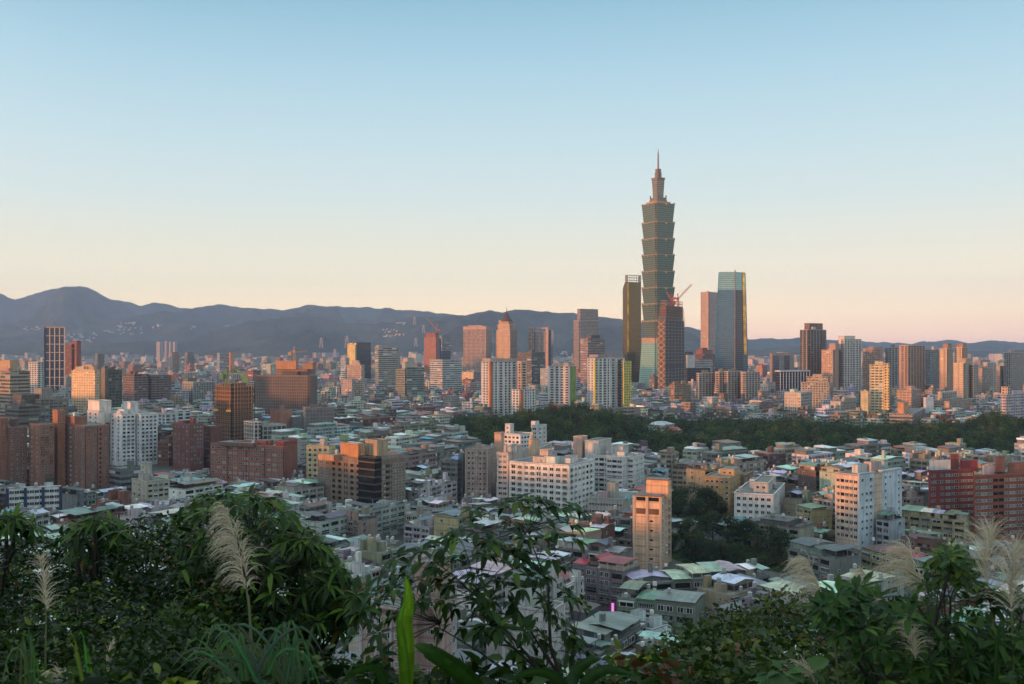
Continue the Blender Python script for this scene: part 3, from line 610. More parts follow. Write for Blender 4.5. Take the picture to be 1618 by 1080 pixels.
bld('office_block', 'tan office block with green glass bands and an orange lit upper box', 'building', 1030, [('wall', -12, 16, 47, 587, 'band', (.36, .29, .22)), ('upper_box', -10, 16, 29, 570, 'plain', (.44, .31, .20), {'dD': 12}), ('low_wing', 20, 34, 62, 624, 'plain', (.11, .09, .08), {'dD': -50})], phi=38, short='the tan office block', tops=1)
bld('apartment_block', 'grey brown block with flat empty walls below the tan office block', 'building', 930, [('wall', 8, 30, 62, 641, 'band', (.17, .14, .12)), ('side_wing', 55, 64, 108, 632, 'wide', (.20, .18, .16), {'dD': 50}), ('tower_block', 54, 66, 83, 614, 'plain', (.25, .23, .20), {'dD': 60})], phi=40, tops=2)
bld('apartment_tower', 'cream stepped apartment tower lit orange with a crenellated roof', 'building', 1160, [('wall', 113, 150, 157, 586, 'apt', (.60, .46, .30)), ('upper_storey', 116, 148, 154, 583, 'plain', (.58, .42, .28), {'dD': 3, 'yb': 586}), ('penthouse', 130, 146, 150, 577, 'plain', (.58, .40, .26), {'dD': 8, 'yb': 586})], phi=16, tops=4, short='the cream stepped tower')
bld('apartment_tower', 'dark green glass apartment tower behind the cream stepped tower', 'building', 1190, [('wall', 156, 171, 193, 585, 'grid', (.12, .13, .11)), ('stair_core', 160, 166, 174, 582, 'plain', (.2, .19, .16), {'dD': 5})], phi=45, tops=2)
bld('apartment_block', 'dark brown apartment block of stacked balconies beside the green glass tower', 'building', 1330, [('wall', 194, 212, 235, 592, 'balc', (.15, .085, .075)), ('wing', 232, 240, 270, 594, 'balc', (.13, .075, .07), {'dD': 15})], phi=40, tops=3)
bld('office_block', 'small white and blue banded office block beyond the brown balconies', 'building', 1380, [('wall', 265, 276, 285, 603, 'band', (.40, .46, .52)), ('penthouse', 266, 274, 279, 590, 'plain', (.50, .25, .18), {'yb': 603})], phi=40)
bld('office_block', 'low grey block with teal striped front beyond the white slab complex', 'building', 1500, [('wall', 288, 305, 340, 604, 'pier', (.28, .29, .27))], phi=30, tops=2)
bld('apartment_tower', 'slim brown twin portal tower far off under the hills', 'tower', 2900, [('wall', 268, 272, 284, 559, 'pier', (.28, .19, .15)), ('crown', 269, 272, 283, 556, 'plain', (.22, .13, .1), {'yb': 559})], phi=60)
bld('apartment_tower', 'slim grey twin portal tower far off beside its brown twin', 'tower', 2950, [('wall', 292, 296, 307, 558, 'pier', (.20, .17, .16)), ('crown', 293, 296, 306, 555.5, 'plain', (.22, .15, .12), {'yb': 558})], phi=60)
for i, (a, b_, yt, ds) in enumerate([(247, 258, 541, 'lowest'), (260, 266, 540, 'middle'), (267, 272, 540.5, 'slimmest'), (273, 280, 541, 'last')]):
    bld('apartment_tower', f'{ds} pale tower in a rank of four under the far mountain slope', 'tower', 5200 + i * 60, [('wall', a, (a + b_) / 2, b_, yt, 'apt', (.36, .34, .36)), ('penthouse', a + 1, (a + b_) / 2, b_ - 1, yt - 1.2, 'plain', (.4, .38, .38), {'yb': yt})], phi=45, group='rank of four pale towers under the mountain')
bld('office_block', 'blue glass office block with white bands and an orange side far off', 'building', 2500, [('wall', 343, 347, 363, 558, 'band', (.36, .42, .48)), ('side_core', 362, 364, 370, 557, 'plain', (.45, .25, .16))], phi=60)
bld('office_tower', 'narrow dark tower in front of pale housing under the hills', 'tower', 2800, [('wall', 150, 154, 165, 559, 'pier', (.13, .11, .11))], phi=55, tops=1)
# blocks of the middle left
bld('apartment_block', 'long orange brick apartment block with white window bands and a crimson end wall', 'building', 640, [
    ('wall', 332, 448, 470, 706, 'brick', (.26, .105, .075), {'win': [('L', 13, 2.6, 1.5, 'spsd', {'fh': 3.25, 'margin': .3}), ('R', 0, 1, 1, 'd')], 'tanks': 2, 'ribs': [('L', 4, .5, .3)], 'tc': (.08, .035, .03)}),
    ('rooftop_storey', 345, 400, 420, 700, 'brick', (.16, .09, .07), {'dD': 6, 'yb': 706}), ('end_tower', 436, 449, 470, 698, 'brick', (.26, .045, .04), {'dD': 4})], phi=22, tops=3, short='the long orange brick block')
bld('apartment_block', 'dark red brick apartment block with blank gables behind the long orange one', 'building', 770, [('wall', 273, 300, 322, 671, 'brick', (.17, .065, .055), {'win': [('L', 4, 1.8, 1.4, 'dc.'), ('R', 4, 1.8, 1.4, 'dc.')]}), ('wing', 318, 332, 352, 674, 'brick', (.15, .06, .05), {'dD': 20, 'win': [('L', 3, 1.8, 1.4, 'dc.')]})], phi=40, tops=3, short='the dark red brick block')
r_, o_ = bld('construction_site', 'building wrapped in dark scaffolding with orange lifts and green cranes', 'building', 860, [('wall', 340, 366, 400, 612, 'net', (.05, .034, .026)), ('core', 350, 366, 388, 606, 'net', (.09, .06, .04), {'dD': 8})], phi=42, short='the dark scaffolded building')
b = MB(o_)
pl = foot(338, 366, 402, 853, 42)
for a, c in zip(pl, pl[1:] + pl[:1]):
    for i in range(9):
        t = i / 8; q = (a[0] + (c[0] - a[0]) * t, a[1] + (c[1] - a[1]) * t); b.bar((*q, 0), (*q, PZ(606, 857)), .5)
    for k in range(16): zz = 4 + k * 3.6; b.bar((*a, zz), (*c, zz), .5)
b.build('scaffold', M['paint'], r_, color=(.26, .13, .06))
b = MB(o_)
for u in (.15, .85): q = lerp2(pl, 0, u); b.box(q[0] - 2, q[0] + 2, q[1] - 1.5, q[1] - .3, PZ(650, 857), PZ(647, 857))
b.build('hoist_platform', M['paint'], r_, color=(.9, .45, .08))
crane(357, 612, 590, 862, (22, -11, 5), (-7, 1, 0), (.10, .22, .06), 'green luffing crane on the dark scaffolded building', w=1.8)
crane(384, 618, 596, 880, (-14, -16, 5), (5, 1, 0), (.12, .26, .08), 'green crane with a steep jib behind the scaffolded building', w=1.6)
r_, o_ = bld('construction_site', 'big building under pinkish scaffold netting with a cluttered roof', 'building', 1160, [('wall', 403, 488, 500, 594, 'net', (.115, .092, .082)), ('upper_storey', 436, 486, 498, 582, 'net', (.17, .11, .09), {'dD': 18, 'yb': 594}), ('roof_room', 436, 468, 471, 571, 'plain', (.42, .22, .12), {'dD': 20, 'yb': 583}), ('end_room', 478, 494, 500, 574, 'net', (.26, .15, .09), {'dD': 12, 'yb': 583})], phi=18, tops=3, short='the netted building site')
b = MB(o_); pl = foot(402.5, 488, 501, 1157, 18)
for a, c, n in ((pl[3], pl[0], 26), (pl[0], pl[1], 14)):
    for i in range(n + 1): t = i / n; q = (a[0] + (c[0] - a[0]) * t, a[1] + (c[1] - a[1]) * t); b.bar((*q, 0), (*q, PZ(592, 1157)), .55)
    for k in range(18): zz = 3 + k * 3.5; b.bar((*a, zz), (*c, zz), .45)
b.build('scaffold', M['paint'], r_, color=(.20, .165, .15))
crane(465, 590, 556, 1190, (20, -1.5, 5), (-7, 0, 0), (.42, .26, .16), 'hammerhead crane on the netted building site', w=2.2)
bld('office_block', 'pale grey office with big square windows under the salmon box', 'building', 830, [('wall', 398, 415, 452, 673, 'grid', (.36, .36, .34)), ('pillared_front', 385, 401, 412, 668, 'pier', (.52, .42, .36), {'dD': -6})], phi=50, tops=2)
bld('office_block', 'salmon walled windowless box with a dark end behind the grey office', 'building', 900, [('wall', 427, 443, 461, 649, 'plain', (.36, .17, .12)), ('dark_wing', 459, 462, 480, 660, 'plain', (.12, .12, .125), {'dD': 3})], phi=42, tops=1)
bld('office_block', 'dark grey box with netted walls beside the salmon box', 'building', 930, [('wall', 479, 483, 528, 645, 'net', (.12, .12, .125))], phi=70, tops=2)
bld('apartment_block', 'butter yellow apartment block with square dark windows', 'building', 640, [('wall', 484, 520, 530, 706, 'tile', (.52, .42, .23), {'win': [('L', 4, 1.9, 1.7, 'dw', {'fh': 3.3}), ('R', 2, 1.5, 1.5, 'd')], 'tanks': 1}), ('stair_head', 505, 513, 518, 693, 'conc', (.42, .40, .36), {'dD': 4, 'yb': 706})], phi=14, short='the butter yellow block')
bld('apartment_block', 'grey apartment block with narrow side windows behind the crimson end wall', 'building', 690, [('wall', 461, 472, 486, 699, 'tile', (.32, .32, .31), {'win': [('L', 2, 1.4, 1.4, 'd'), ('R', 3, 1.4, 1.4, 'dc')]})], phi=45, tops=1)
# corner block with brown tiles and dark glass
bld('apartment_block', 'brown tiled corner block with black glass strips and a mansard canopy', 'building', 545, [
    ('wall', 503, 592, 640, 728, 'tile', (.21, .155, .12), {'win': [('L', 9, 2.6, 1.6, 's|s|n|n|n|n|n|d|n', {'fh': 3.2, 'margin': .4, 'drop': 2.2}), ('R', 9, 2.6, 1.6, 's|s|pa|n|n|s|c|s|s', {'fh': 3.2, 'margin': .4, 'drop': 2.2})], 'tanks': 2, 'most': 98, 'ribs': [('L', 4, .55, .3), ('R', 4, .6, .3)], 'tc': (.24, .17, .12)}),
    ('corner_bay', 566, 592, 603, 724, 'glass', (.018, .02, .022), {'dD': -.8}), ('rooftop_storey', 503, 527, 538, 719, 'plain', (.42, .24, .13), {'dD': 13, 'yb': 728}),
    ('penthouse', 538, 566, 576, 703, 'plain', (.46, .22, .10), {'dD': 12, 'yb': 728}), ('water_room', 577, 596, 613, 697, 'plain', (.38, .29, .19), {'dD': 15, 'yb': 728}), ('rear_storey', 606, 612, 638, 719, 'plain', (.24, .22, .19), {'dD': 14, 'yb': 728})], phi=38, short='the brown corner block')
# brick complex and white slabs on the left
BRK = (.23, .115, .085)
BW = {'fh': 3.15, 'margin': .5}
bld('apartment_block', 'tall brick apartment complex with beige roof frames and steel tanks', 'building', 650, [
    ('wall', 98, 135, 173, 674, 'brick', BRK, {'win': [('L', 4, 2.4, 1.6, 's|s|d|d', BW), ('R', 4, 1.1, 1.3, 'd.|d|n|d', BW)], 'ribs': [('R', 2, .4, .3)], 'tc': (.07, .025, .025), 'most': 70}),
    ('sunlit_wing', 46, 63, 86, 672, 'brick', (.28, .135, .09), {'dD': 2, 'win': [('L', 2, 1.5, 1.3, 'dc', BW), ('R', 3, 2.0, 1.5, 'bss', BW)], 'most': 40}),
    ('stair_tower', 83, 91, 103, 649, 'brick', (.32, .14, .08), {'dD': 14, 'win': [('R', 2, 1, 1.2, 'd.')], 'most': 20}), ('roof_storey', 103, 118, 138, 659, 'brick', (.27, .12, .085), {'dD': 14, 'yb': 674, 'tanks': 3})], phi=44, short='the tall brick complex')
bld('apartment_block', 'brick apartment wing cut by the picture edge beside the tall brick complex', 'building', 655, [
    ('wall', -30, 14, 43, 676, 'brick', (.21, .105, .08), {'win': [('L', 4, 1.8, 1.5, 'sdd', BW), ('R', 3, 1.5, 1.4, 'dc', BW)], 'most': 60}), ('stair_tower', -20, 0, 13, 662, 'brick', (.27, .11, .07), {'dD': -2, 'win': [('R', 1, 1.2, 1.3, 'd', BW)], 'most': 20})], phi=44, tops=2)
bld('apartment_block', 'large white apartment complex with sunlit stair heads and sheer end walls', 'building', 800, [
    ('wall', 157, 192, 214, 655, 'plain', (.70, .70, .70), {'win': [('L', 4, 2.2, 1.5, 'dgw', BW), ('R', 3, 2.2, 1.5, 'ndg', BW)], 'most': 80}), ('wing', 210, 222, 249, 655, 'plain', (.66, .67, .68), {'dD': 6, 'win': [('L', 2, 1.6, 1.4, 'dn', BW), ('R', 4, 2.0, 1.5, 'dgn', BW)], 'most': 60}),
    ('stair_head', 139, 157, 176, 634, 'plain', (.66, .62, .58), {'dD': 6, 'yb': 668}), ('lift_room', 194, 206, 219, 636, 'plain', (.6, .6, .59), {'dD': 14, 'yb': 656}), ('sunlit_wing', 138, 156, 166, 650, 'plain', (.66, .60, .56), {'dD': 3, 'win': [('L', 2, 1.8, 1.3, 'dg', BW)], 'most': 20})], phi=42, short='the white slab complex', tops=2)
bld('apartment_block', 'blue white apartment slab with striped balconies behind the white complex', 'building', 900, [('wall', 246, 262, 275, 655, 'balc', (.50, .54, .56)), ('blank_end', 273, 278, 300, 650, 'strip', (.48, .54, .58), {'dD': 12})], phi=40, tops=3)
bld('apartment_block', 'low white apartment row with blue pilasters and arched end window', 'building', 560, [('wall', -25, 12, 96, 772, 'tile', (.64, .65, .65), {'win': [('R', 10, 2.5, 1.7, 's|d|w|s|s|d|w|s|d|s', {'fh': 3.4}), ('L', 2, 2.4, 1.6, 'sd')], 'ribs': [('R', 3, 1.3, .4)], 'tc': (.02, .03, .09), 'tanks': 2}), ('roof_room', 55, 70, 84, 762, 'plain', (.55, .56, .56), {'dD': 25, 'yb': 772}), ('front_room', 14, 28, 40, 764, 'plain', (.5, .51, .5), {'dD': 8, 'yb': 772})], phi=70, short='the white row with blue pilasters')
bld('apartment_block', 'cream gabled house block beneath the white slab complex', 'building', 600, [('wall', 208, 232, 268, 762, 'plain', (.46, .42, .34), {'win': [('L', 3, 1.8, 1.3, 'dn.', BW), ('R', 4, 2.4, 1.3, 'nws', BW)], 'tanks': 1}), ('stair_tower', 222, 230, 240, 733, 'conc', (.42, .40, .33), {'dD': 10, 'yb': 762, 'win': [('L', 1, 1.6, 1.5, 'd')]})], phi=44, tops=1)
bld('apartment_block', 'dark grey low office with glass corner under the white slab complex', 'building', 650, [('wall', 172, 190, 222, 742, 'band', (.17, .18, .18))], phi=44, tops=1)
# far centre
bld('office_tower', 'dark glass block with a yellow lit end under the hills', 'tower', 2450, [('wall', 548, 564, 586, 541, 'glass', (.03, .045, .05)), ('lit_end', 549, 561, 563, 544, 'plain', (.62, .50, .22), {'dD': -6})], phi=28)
bld('office_tower', 'grey green office block with dark strip windows and broad piers', 'tower', 1850, [('wall', 592, 598, 629, 548, 'band', (.34, .37, .34), {'phi': 62}), ('stair_core', 594, 600, 613, 546, 'plain', (.36, .38, .35), {'dD': 10, 'phi': 62}), ('side_pier', 626, 627, 632, 549, 'plain', (.32, .34, .32), {'dD': 26, 'phi': 62})], phi=24, tops=1, short='the grey green office')
bld('office_block', 'green glass banded office with a pale vertical spine', 'building', 1640, [('wall', 625, 640, 640.2, 583, 'band', (.24, .30, .27)), ('wing', 640, 643, 670, 581, 'band', (.20, .26, .24), {'phi': 60}), ('spine', 635, 640, 656, 572, 'plain', (.46, .42, .36), {'dD': 5}), ('roof_room', 637, 644, 654, 566, 'plain', (.52, .40, .34), {'dD': 15, 'yb': 573})], phi=18, short='the green banded office')
bld('apartment_tower', 'pink beige stepped apartment tower with a white side wing', 'building', 1500, [('wall', 548, 571, 576, 577, 'apt', (.48, .37, .32)), ('white_wing', 539, 556, 560, 600, 'apt', (.46, .38, .35), {'dD': -20}), ('penthouse', 556, 566, 568, 570, 'plain', (.50, .38, .32), {'dD': 8, 'yb': 577})], phi=18, tops=2)
bld('office_block', 'small pale blue office slab beside the pink stepped tower', 'building', 1900, [('wall', 538, 546, 552, 566, 'band', (.46, .55, .58))], phi=35)
bld('construction_site', 'unfinished red brown tower with a white banded neighbour wing', 'tower', 2650, [('wall', 670, 689, 694, 533, 'net', (.30, .13, .09)), ('top_floors', 672, 688, 693, 526, 'net', (.24, .08, .05), {'yb': 533, 'dD': 4}), ('blue_hoarding', 693.5, 694.5, 697, 535, 'plain', (.03, .08, .22), {'phi': 60})], phi=20)
crane(690, 535, 521, 2660, (-17, -21, 6), (4, -1, 0), (.45, .14, .10), 'red luffing crane on the far unfinished red brown tower', w=2.6)
bld('office_tower', 'dark tower with white banded upper floors beside the unfinished red tower', 'tower', 2700, [('wall', 695, 700, 713, 530, 'band', (.36, .37, .38)), ('lower_block', 695, 700, 712, 555, 'glass', (.05, .06, .07), {'dD': -6})], phi=55)
bld('office_block', 'wide pale silver office block with fine horizontal bands', 'building', 1720, [('wall', 679, 699, 729.5, 568.5, 'band', (.50, .53, .52))], phi=45, short='the pale silver office')
bld('office_tower', 'salmon pink office tower with a regular window grid and blank crown', 'tower', 2450, [('wall', 731.5, 768, 776.5, 520, 'pier', (.55, .36, .29)), ('crown', 732, 768, 776, 516, 'plain', (.58, .38, .30), {'yb': 520, 'dD': -1}), ('roof_room', 740, 762, 768, 513.5, 'plain', (.5, .34, .28), {'yb': 517, 'dD': 6})], phi=16, short='the salmon pink tower')
bld('apartment_block', 'beige gridded block standing below the salmon pink tower', 'building', 1900, [('wall', 730, 748, 760, 588, 'pier', (.42, .37, .33))], phi=30, tops=3)
bld('office_tower', 'pink framed glass tower with a notched top and dark side', 'tower', 2500, [('wall', 836, 866, 874, 524, 'pier', (.50, .36, .31)), ('west_pylon', 834, 844, 848, 518, 'grid', (.50, .36, .31), {'dD': 1}), ('east_pylon', 862, 866, 868, 517, 'plain', (.55, .36, .30), {'dD': -1}), ('top_beam', 836, 865, 867, 517, 'plain', (.46, .33, .28), {'yb': 519}), ('dark_wing', 868, 871, 874.5, 522, 'glass', (.06, .08, .1), {'dD': 10})], phi=14)
bld('office_block', 'dark grey gridded office block in front of the pink framed tower', 'building', 1950, [('wall', 818, 840, 861, 557, 'band', (.16, .16, .16))], phi=40, tops=1)
bld('office_tower', 'two step tower with pink upper floors and blue glass below', 'tower', 2450, [('wall', 906, 915, 945.5, 506, 'pier', (.40, .31, .30)), ('upper_shaft', 912, 917, 945, 488, 'pier', (.46, .33, .29), {'dD': 2})], phi=55, short='the two step tower')
bld('office_tower', 'broad banded pink office block in front of the two step tower', 'tower', 2150, [('wall', 917, 929, 955.5, 535, 'band', (.42, .32, .30)), ('roof_room', 925, 934, 948, 530, 'plain', (.12, .11, .11), {'dD': 8, 'yb': 535})], phi=50)
APT = {'belts': 22, 'bw': .6, 'tc': (.66, .67, .67)}
bld('apartment_tower', 'white apartment tower with an orange stripe standing over the wooded knoll', 'building', 1190, [('wall', 761, 775, 818, 572, 'balc', (.56, .57, .57), {'ribs': [('R', 4, 1.0, .5), ('L', 2, 1.0, .5)], 'tc': (.66, .67, .67)}), ('orange_strip', 772, 774.5, 778, 575, 'plain', (.46, .17, .06), {'dD': -2}), ('roof_frame', 762, 775, 816, 566, 'plain', (.40, .32, .30), {'yb': 570, 'dD': 4})], phi=56, group='white apartment towers over the wood', short='the orange striped white tower')
bld('apartment_tower', 'short white apartment block with orange balcony panels beside the orange striped tower', 'building', 1150, [('wall', 808, 820, 845, 616, 'balc', (.54, .56, .57), {'ribs': [('R', 3, 1.0, .5)], 'tc': (.66, .67, .67)}), ('orange_panel', 822, 823, 827, 618, 'plain', (.46, .18, .07), {'dD': -3, 'phi': 60}), ('rear_wing', 818, 823, 832, 572, 'strip', (.6, .36, .22), {'dD': 45})], phi=56, group='white apartment towers over the wood')
bld('apartment_tower', 'white apartment tower with a lime green side strip', 'building', 1240, [('wall', 867, 900, 910.5, 579, 'balc', (.56, .55, .54), {'ribs': [('L', 2, 1.0, .5)], 'tc': (.66, .67, .67)}), ('green_strip', 902, 904, 910, 580, 'plain', (.28, .38, .10), {'dD': -1, 'phi': 60}), ('roof_frame', 872, 898, 906, 574, 'plain', (.5, .36, .30), {'dD': 5, 'yb': 579})], phi=18, tops=1, group='white apartment towers over the wood', short='the lime striped white tower')
bld('apartment_tower', 'widest white apartment tower with yellow side panels and wavy dark strip', 'building', 1200, [('wall', 929, 940, 986, 566, 'balc', (.56, .57, .57), {'ribs': [('R', 4, 1.1, .5), ('L', 2, 1.0, .5)], 'tc': (.66, .67, .67)}), ('yellow_wing', 984, 986, 998, 571, 'apt', (.56, .50, .12), {'dD': 3}), ('yellow_strip', 938, 940, 942, 570, 'plain', (.56, .48, .10), {'dD': -2}), ('dark_strip', 976, 977, 981, 569, 'glass', (.04, .045, .05), {'dD': 8, 'phi': 70}), ('roof_frame', 931, 945, 985, 560, 'plain', (.30, .25, .24), {'dD': 6, 'yb': 564})], phi=58, group='white apartment towers over the wood', short='the yellow sided white tower')
bld('office_block', 'scaffolded low block with a round glass drum at the wood edge', 'building', 1080, [('wall', 962, 975, 1012, 646, 'net', (.20, .19, .18)), ('glass_drum', 984, 992, 1002, 645, 'glass', (.22, .2, .19), {'dD': -8})], phi=55)
bld('office_tower', 'pale pink twin faced tower beyond the tapering glass tower', 'tower', 2600, [('wall', 1107, 1121, 1134, 461, 'pier', (.54, .38, .33)), ('side_wing', 1117, 1119, 1120, 460, 'plain', (.55, .34, .27), {'dD': -6})], phi=40)
bld('office_block', 'round brown hall with stacked setbacks near the tapering glass tower', 'building', 2250, [('wall', 1098, 1110, 1130, 560, 'band', (.22, .10, .08)), ('upper_drum', 1100, 1110, 1126, 553, 'plain', (.26, .12, .09), {'dD': 8, 'yb': 560}), ('cap', 1104, 1110, 1118, 549, 'plain', (.22, .11, .09), {'dD': 16, 'yb': 553}), ('white_base', 1099, 1112, 1126, 568, 'band', (.5, .5, .5), {'dD': -30})], phi=45)
bld('office_block', 'small white office cube beside the unfinished steel tower', 'building', 2000, [('wall', 1083, 1086, 1098, 561, 'plain', (.5, .5, .5)), ('rear_block', 1080, 1085, 1095, 556, 'glass', (.06, .07, .08), {'dD': 40})], phi=60)
bld('office_block', 'long dark glass mall roof behind tan apartment tops', 'building', 1900, [('wall', 1080, 1086, 1122, 582, 'glass', (.04, .05, .055))], phi=65)
for i, (a, c, e, yt, co, ds) in enumerate([(1100, 1104, 1128, 590, (.36, .26, .20), 'squat tan apartment block with lit corner piers'), (1130, 1136, 1146, 588, (.42, .28, .20), 'narrow tan apartment block with an orange lit end'), (1144, 1150, 1172, 587, (.32, .24, .19), 'brown grey apartment block with pitched roof rooms'), (1170, 1178, 1200, 588, (.33, .27, .24), 'dull tan apartment block with vertical recesses')]):
    bld('apartment_block', ds + ' below the tapering glass tower', 'building', 1480, [('wall', a, c, e, yt, 'strip', co)], phi=48, tops=3, group='tan apartment blocks below the tapering tower')
bld('apartment_block', 'low ochre brown block at the foot of the unfinished steel tower', 'building', 1420, [('wall', 1058, 1066, 1092, 607, 'wide', (.34, .22, .14))], phi=55, tops=3)
# far right
bld('apartment_tower', 'tall dark brown apartment tower with a square portal crown', 'tower', 1640, [('wall', 1264.5, 1276, 1305, 521, 'strip', (.10, .08, .07), {'ribs': [('R', 5, 1.1, .5), ('L', 2, 1.0, .5)], 'tc': (.12, .095, .08)}), ('portal_crown', 1271, 1279, 1300, 511, 'plain', (.20, .145, .11), {'dD': 6, 'yb': 521}), ('crown_opening', 1282, 1284, 1289, 516, 'plain', (.5, .45, .4), {'dD': 2, 'yb': 520})], phi=56, short='the dark portal tower')
bld('apartment_tower', 'white gridded tower with a taller blank corner', 'tower', 1620, [('wall', 1329, 1334, 1360.5, 536, 'grid', (.60, .56, .52), {'ribs': [('R', 6, .9, .4)], 'tc': (.60, .58, .56)}), ('corner_tower', 1325, 1334, 1351, 531, 'plain', (.66, .60, .55), {'dD': 8})], phi=58, short='the white gridded tower')
bld('apartment_tower', 'pink brown apartment tower with a raised core beside the white gridded tower', 'tower', 1600, [('wall', 1298, 1316, 1330, 553, 'apt', (.46, .31, .24)), ('core', 1310, 1320, 1326, 543, 'plain', (.46, .30, .23), {'dD': 6})], phi=34, tops=2)
bld('apartment_tower', 'pink apartment tower with a sloped roof edge and grid of balconies', 'tower', 1680, [('wall', 1363, 1392, 1399, 551, 'apt', (.46, .30, .23)), ('roof_screen', 1372, 1392, 1399, 547.5, 'plain', (.44, .27, .20), {'yb': 551})], phi=22, tops=1)
bld('apartment_tower', 'dark grey tower with a slanted top between pink towers', 'tower', 1700, [('wall', 1399, 1404, 1422, 549, 'strip', (.22, .21, .20))], phi=60, tops=1)
bld('apartment_tower', 'broad brown apartment tower with tall vertical shadows and lit piers', 'tower', 1560, [('wall', 1421, 1434, 1461, 546, 'strip', (.36, .24, .18), {'ribs': [('L', 3, 1.2, .5), ('R', 6, 1.3, .5)], 'tc': (.42, .26, .18)}), ('roof_screen', 1428, 1438, 1455, 544.5, 'plain', (.38, .24, .18), {'dD': 4, 'yb': 547})], phi=56, short='the broad brown tower')
bld('apartment_tower', 'blue grey glass tower with a pale drum on its roof', 'tower', 1900, [('wall', 1461, 1470, 1486, 553, 'grid', (.22, .26, .28)), ('roof_drum', 1472, 1475, 1480, 547.5, 'plain', (.55, .47, .38), {'dD': 12, 'yb': 553})], phi=50)
bld('apartment_tower', 'slender brown tower with a stepped crown, first of two alike', 'tower', 1540, [('wall', 1484, 1496, 1506, 551, 'strip', (.28, .19, .145)), ('crown', 1490, 1498, 1504, 543.5, 'plain', (.36, .22, .15), {'dD': 4})], phi=40, tops=1)
bld('apartment_tower', 'slender brown tower with a stepped crown, farther of two alike', 'tower', 1620, [('wall', 1508, 1520, 1529, 549, 'strip', (.30, .19, .14)), ('crown', 1512, 1522, 1527, 543.5, 'plain', (.38, .22, .15), {'dD': 4})], phi=40, tops=1)
bld('apartment_tower', 'tan apartment tower with stepped penthouses in front of the slender twins', 'tower', 1420, [('wall', 1506, 1522, 1536, 574, 'strip', (.34, .27, .22)), ('penthouse', 1517, 1526, 1534, 567, 'plain', (.42, .30, .22), {'dD': 6}), ('wing', 1534, 1538, 1546, 576, 'strip', (.30, .22, .18), {'dD': 12})], phi=42, tops=3)
bld('apartment_tower', 'grey ribbed apartment tower with pale green windows cut by the picture edge', 'tower', 1640, [('wall', 1586, 1598, 1640, 557, 'pier', (.26, .26, .25)), ('roof_room', 1594, 1604, 1622, 553, 'plain', (.28, .26, .25), {'dD': 10, 'yb': 557})], phi=50, tops=1)
bld('office_block', 'stone grey office with two deep portal openings', 'building', 2000, [('wall', 1216, 1220, 1255, 558, 'plain', (.28, .26, .25)), ('portal', 1222, 1223, 1231, 562, 'glass', (.06, .08, .12), {'dD': -3, 'phi': 70}), ('portal', 1240, 1241, 1248, 562, 'glass', (.05, .06, .08), {'dD': 8, 'phi': 70})], phi=68)
bld('office_block', 'low dark glass building in a white post and beam frame', 'building', 1500, [('wall', 1225, 1233, 1279, 588, 'glass', (.03, .04, .055), {'ribs': [('R', 10, .8, .4)], 'tc': (.6, .62, .64)}), ('white_roof', 1224, 1233, 1280, 585, 'plain', (.6, .62, .64), {'yb': 588})], phi=62)
bld('apartment_block', 'beige gabled block with an orange lit top storey and column of windows', 'building', 1300, [('wall', 1266, 1310, 1324, 605, 'apt', (.42, .36, .29)), ('top_storey', 1274, 1308, 1316, 596, 'wide', (.54, .42, .30), {'dD': 8, 'yb': 605}), ('side_wing', 1312, 1316, 1330, 600, 'plain', (.36, .30, .26), {'dD': 10}), ('roof_room', 1284, 1298, 1306, 591, 'plain', (.5, .36, .27), {'dD': 14, 'yb': 597})], phi=18, tops=2, short='the beige gabled block')
bld('office_block', 'white framed block with boxed window grid before the beige gabled block', 'building', 1180, [('wall', 1240, 1265, 1283, 621, 'grid', (.50, .50, .48), {'ribs': [('L', 4, .7, .3)], 'tc': (.55, .56, .55)})], phi=34, tops=1)
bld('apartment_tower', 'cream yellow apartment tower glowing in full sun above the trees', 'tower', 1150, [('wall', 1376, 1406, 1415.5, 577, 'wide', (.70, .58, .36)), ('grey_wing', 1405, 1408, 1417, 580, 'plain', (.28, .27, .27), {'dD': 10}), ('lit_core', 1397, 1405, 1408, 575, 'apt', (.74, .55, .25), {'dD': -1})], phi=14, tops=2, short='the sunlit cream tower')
bld('apartment_block', 'slim yellow lit block leaning against the sunlit cream tower', 'building', 1140, [('wall', 1362, 1372, 1375, 619, 'plain', (.62, .52, .30))], phi=14, tops=1)
bld('office_block', 'pale blank fronted office block beside the slim yellow block', 'building', 1170, [('wall', 1312, 1328, 1353, 635, 'apt', (.46, .44, .40)), ('wing', 1330, 1334, 1353, 631, 'plain', (.42, .41, .38), {'dD': 10})], phi=40, tops=2)
bld('office_block', 'low red and white striped block with an orange roof room', 'building', 1060, [('wall', 1405, 1442, 1462, 655, 'band', (.40, .33, .29)), ('roof_room', 1418, 1428, 1435, 637, 'plain', (.56, .28, .15), {'dD': 10, 'yb': 655})], phi=28, tops=1, short='the red and white striped block')
bld('office_block', 'windowless white slab tower standing among pink apartments', 'building', 1150, [('wall', 1459, 1463, 1475, 629, 'plain', (.58, .60, .62))], phi=65, tops=1)
bld('apartment_block', 'pink terraced apartment block with rooftop huts behind the striped block', 'building', 1230, [('wall', 1417, 1440, 1455, 617, 'wide', (.44, .31, .27)), ('penthouse', 1433, 1440, 1446, 610, 'plain', (.55, .33, .25), {'dD': 8, 'yb': 617})], phi=35, tops=2)
bld('apartment_block', 'long pinkish apartment row with many small windows near the white slab', 'building', 1200, [('wall', 1474, 1500, 1536, 635, 'wide', (.38, .29, .25)), ('rear_row', 1482, 1492, 1512, 620, 'strip', (.36, .28, .25), {'dD': 40})], phi=42, tops=5)
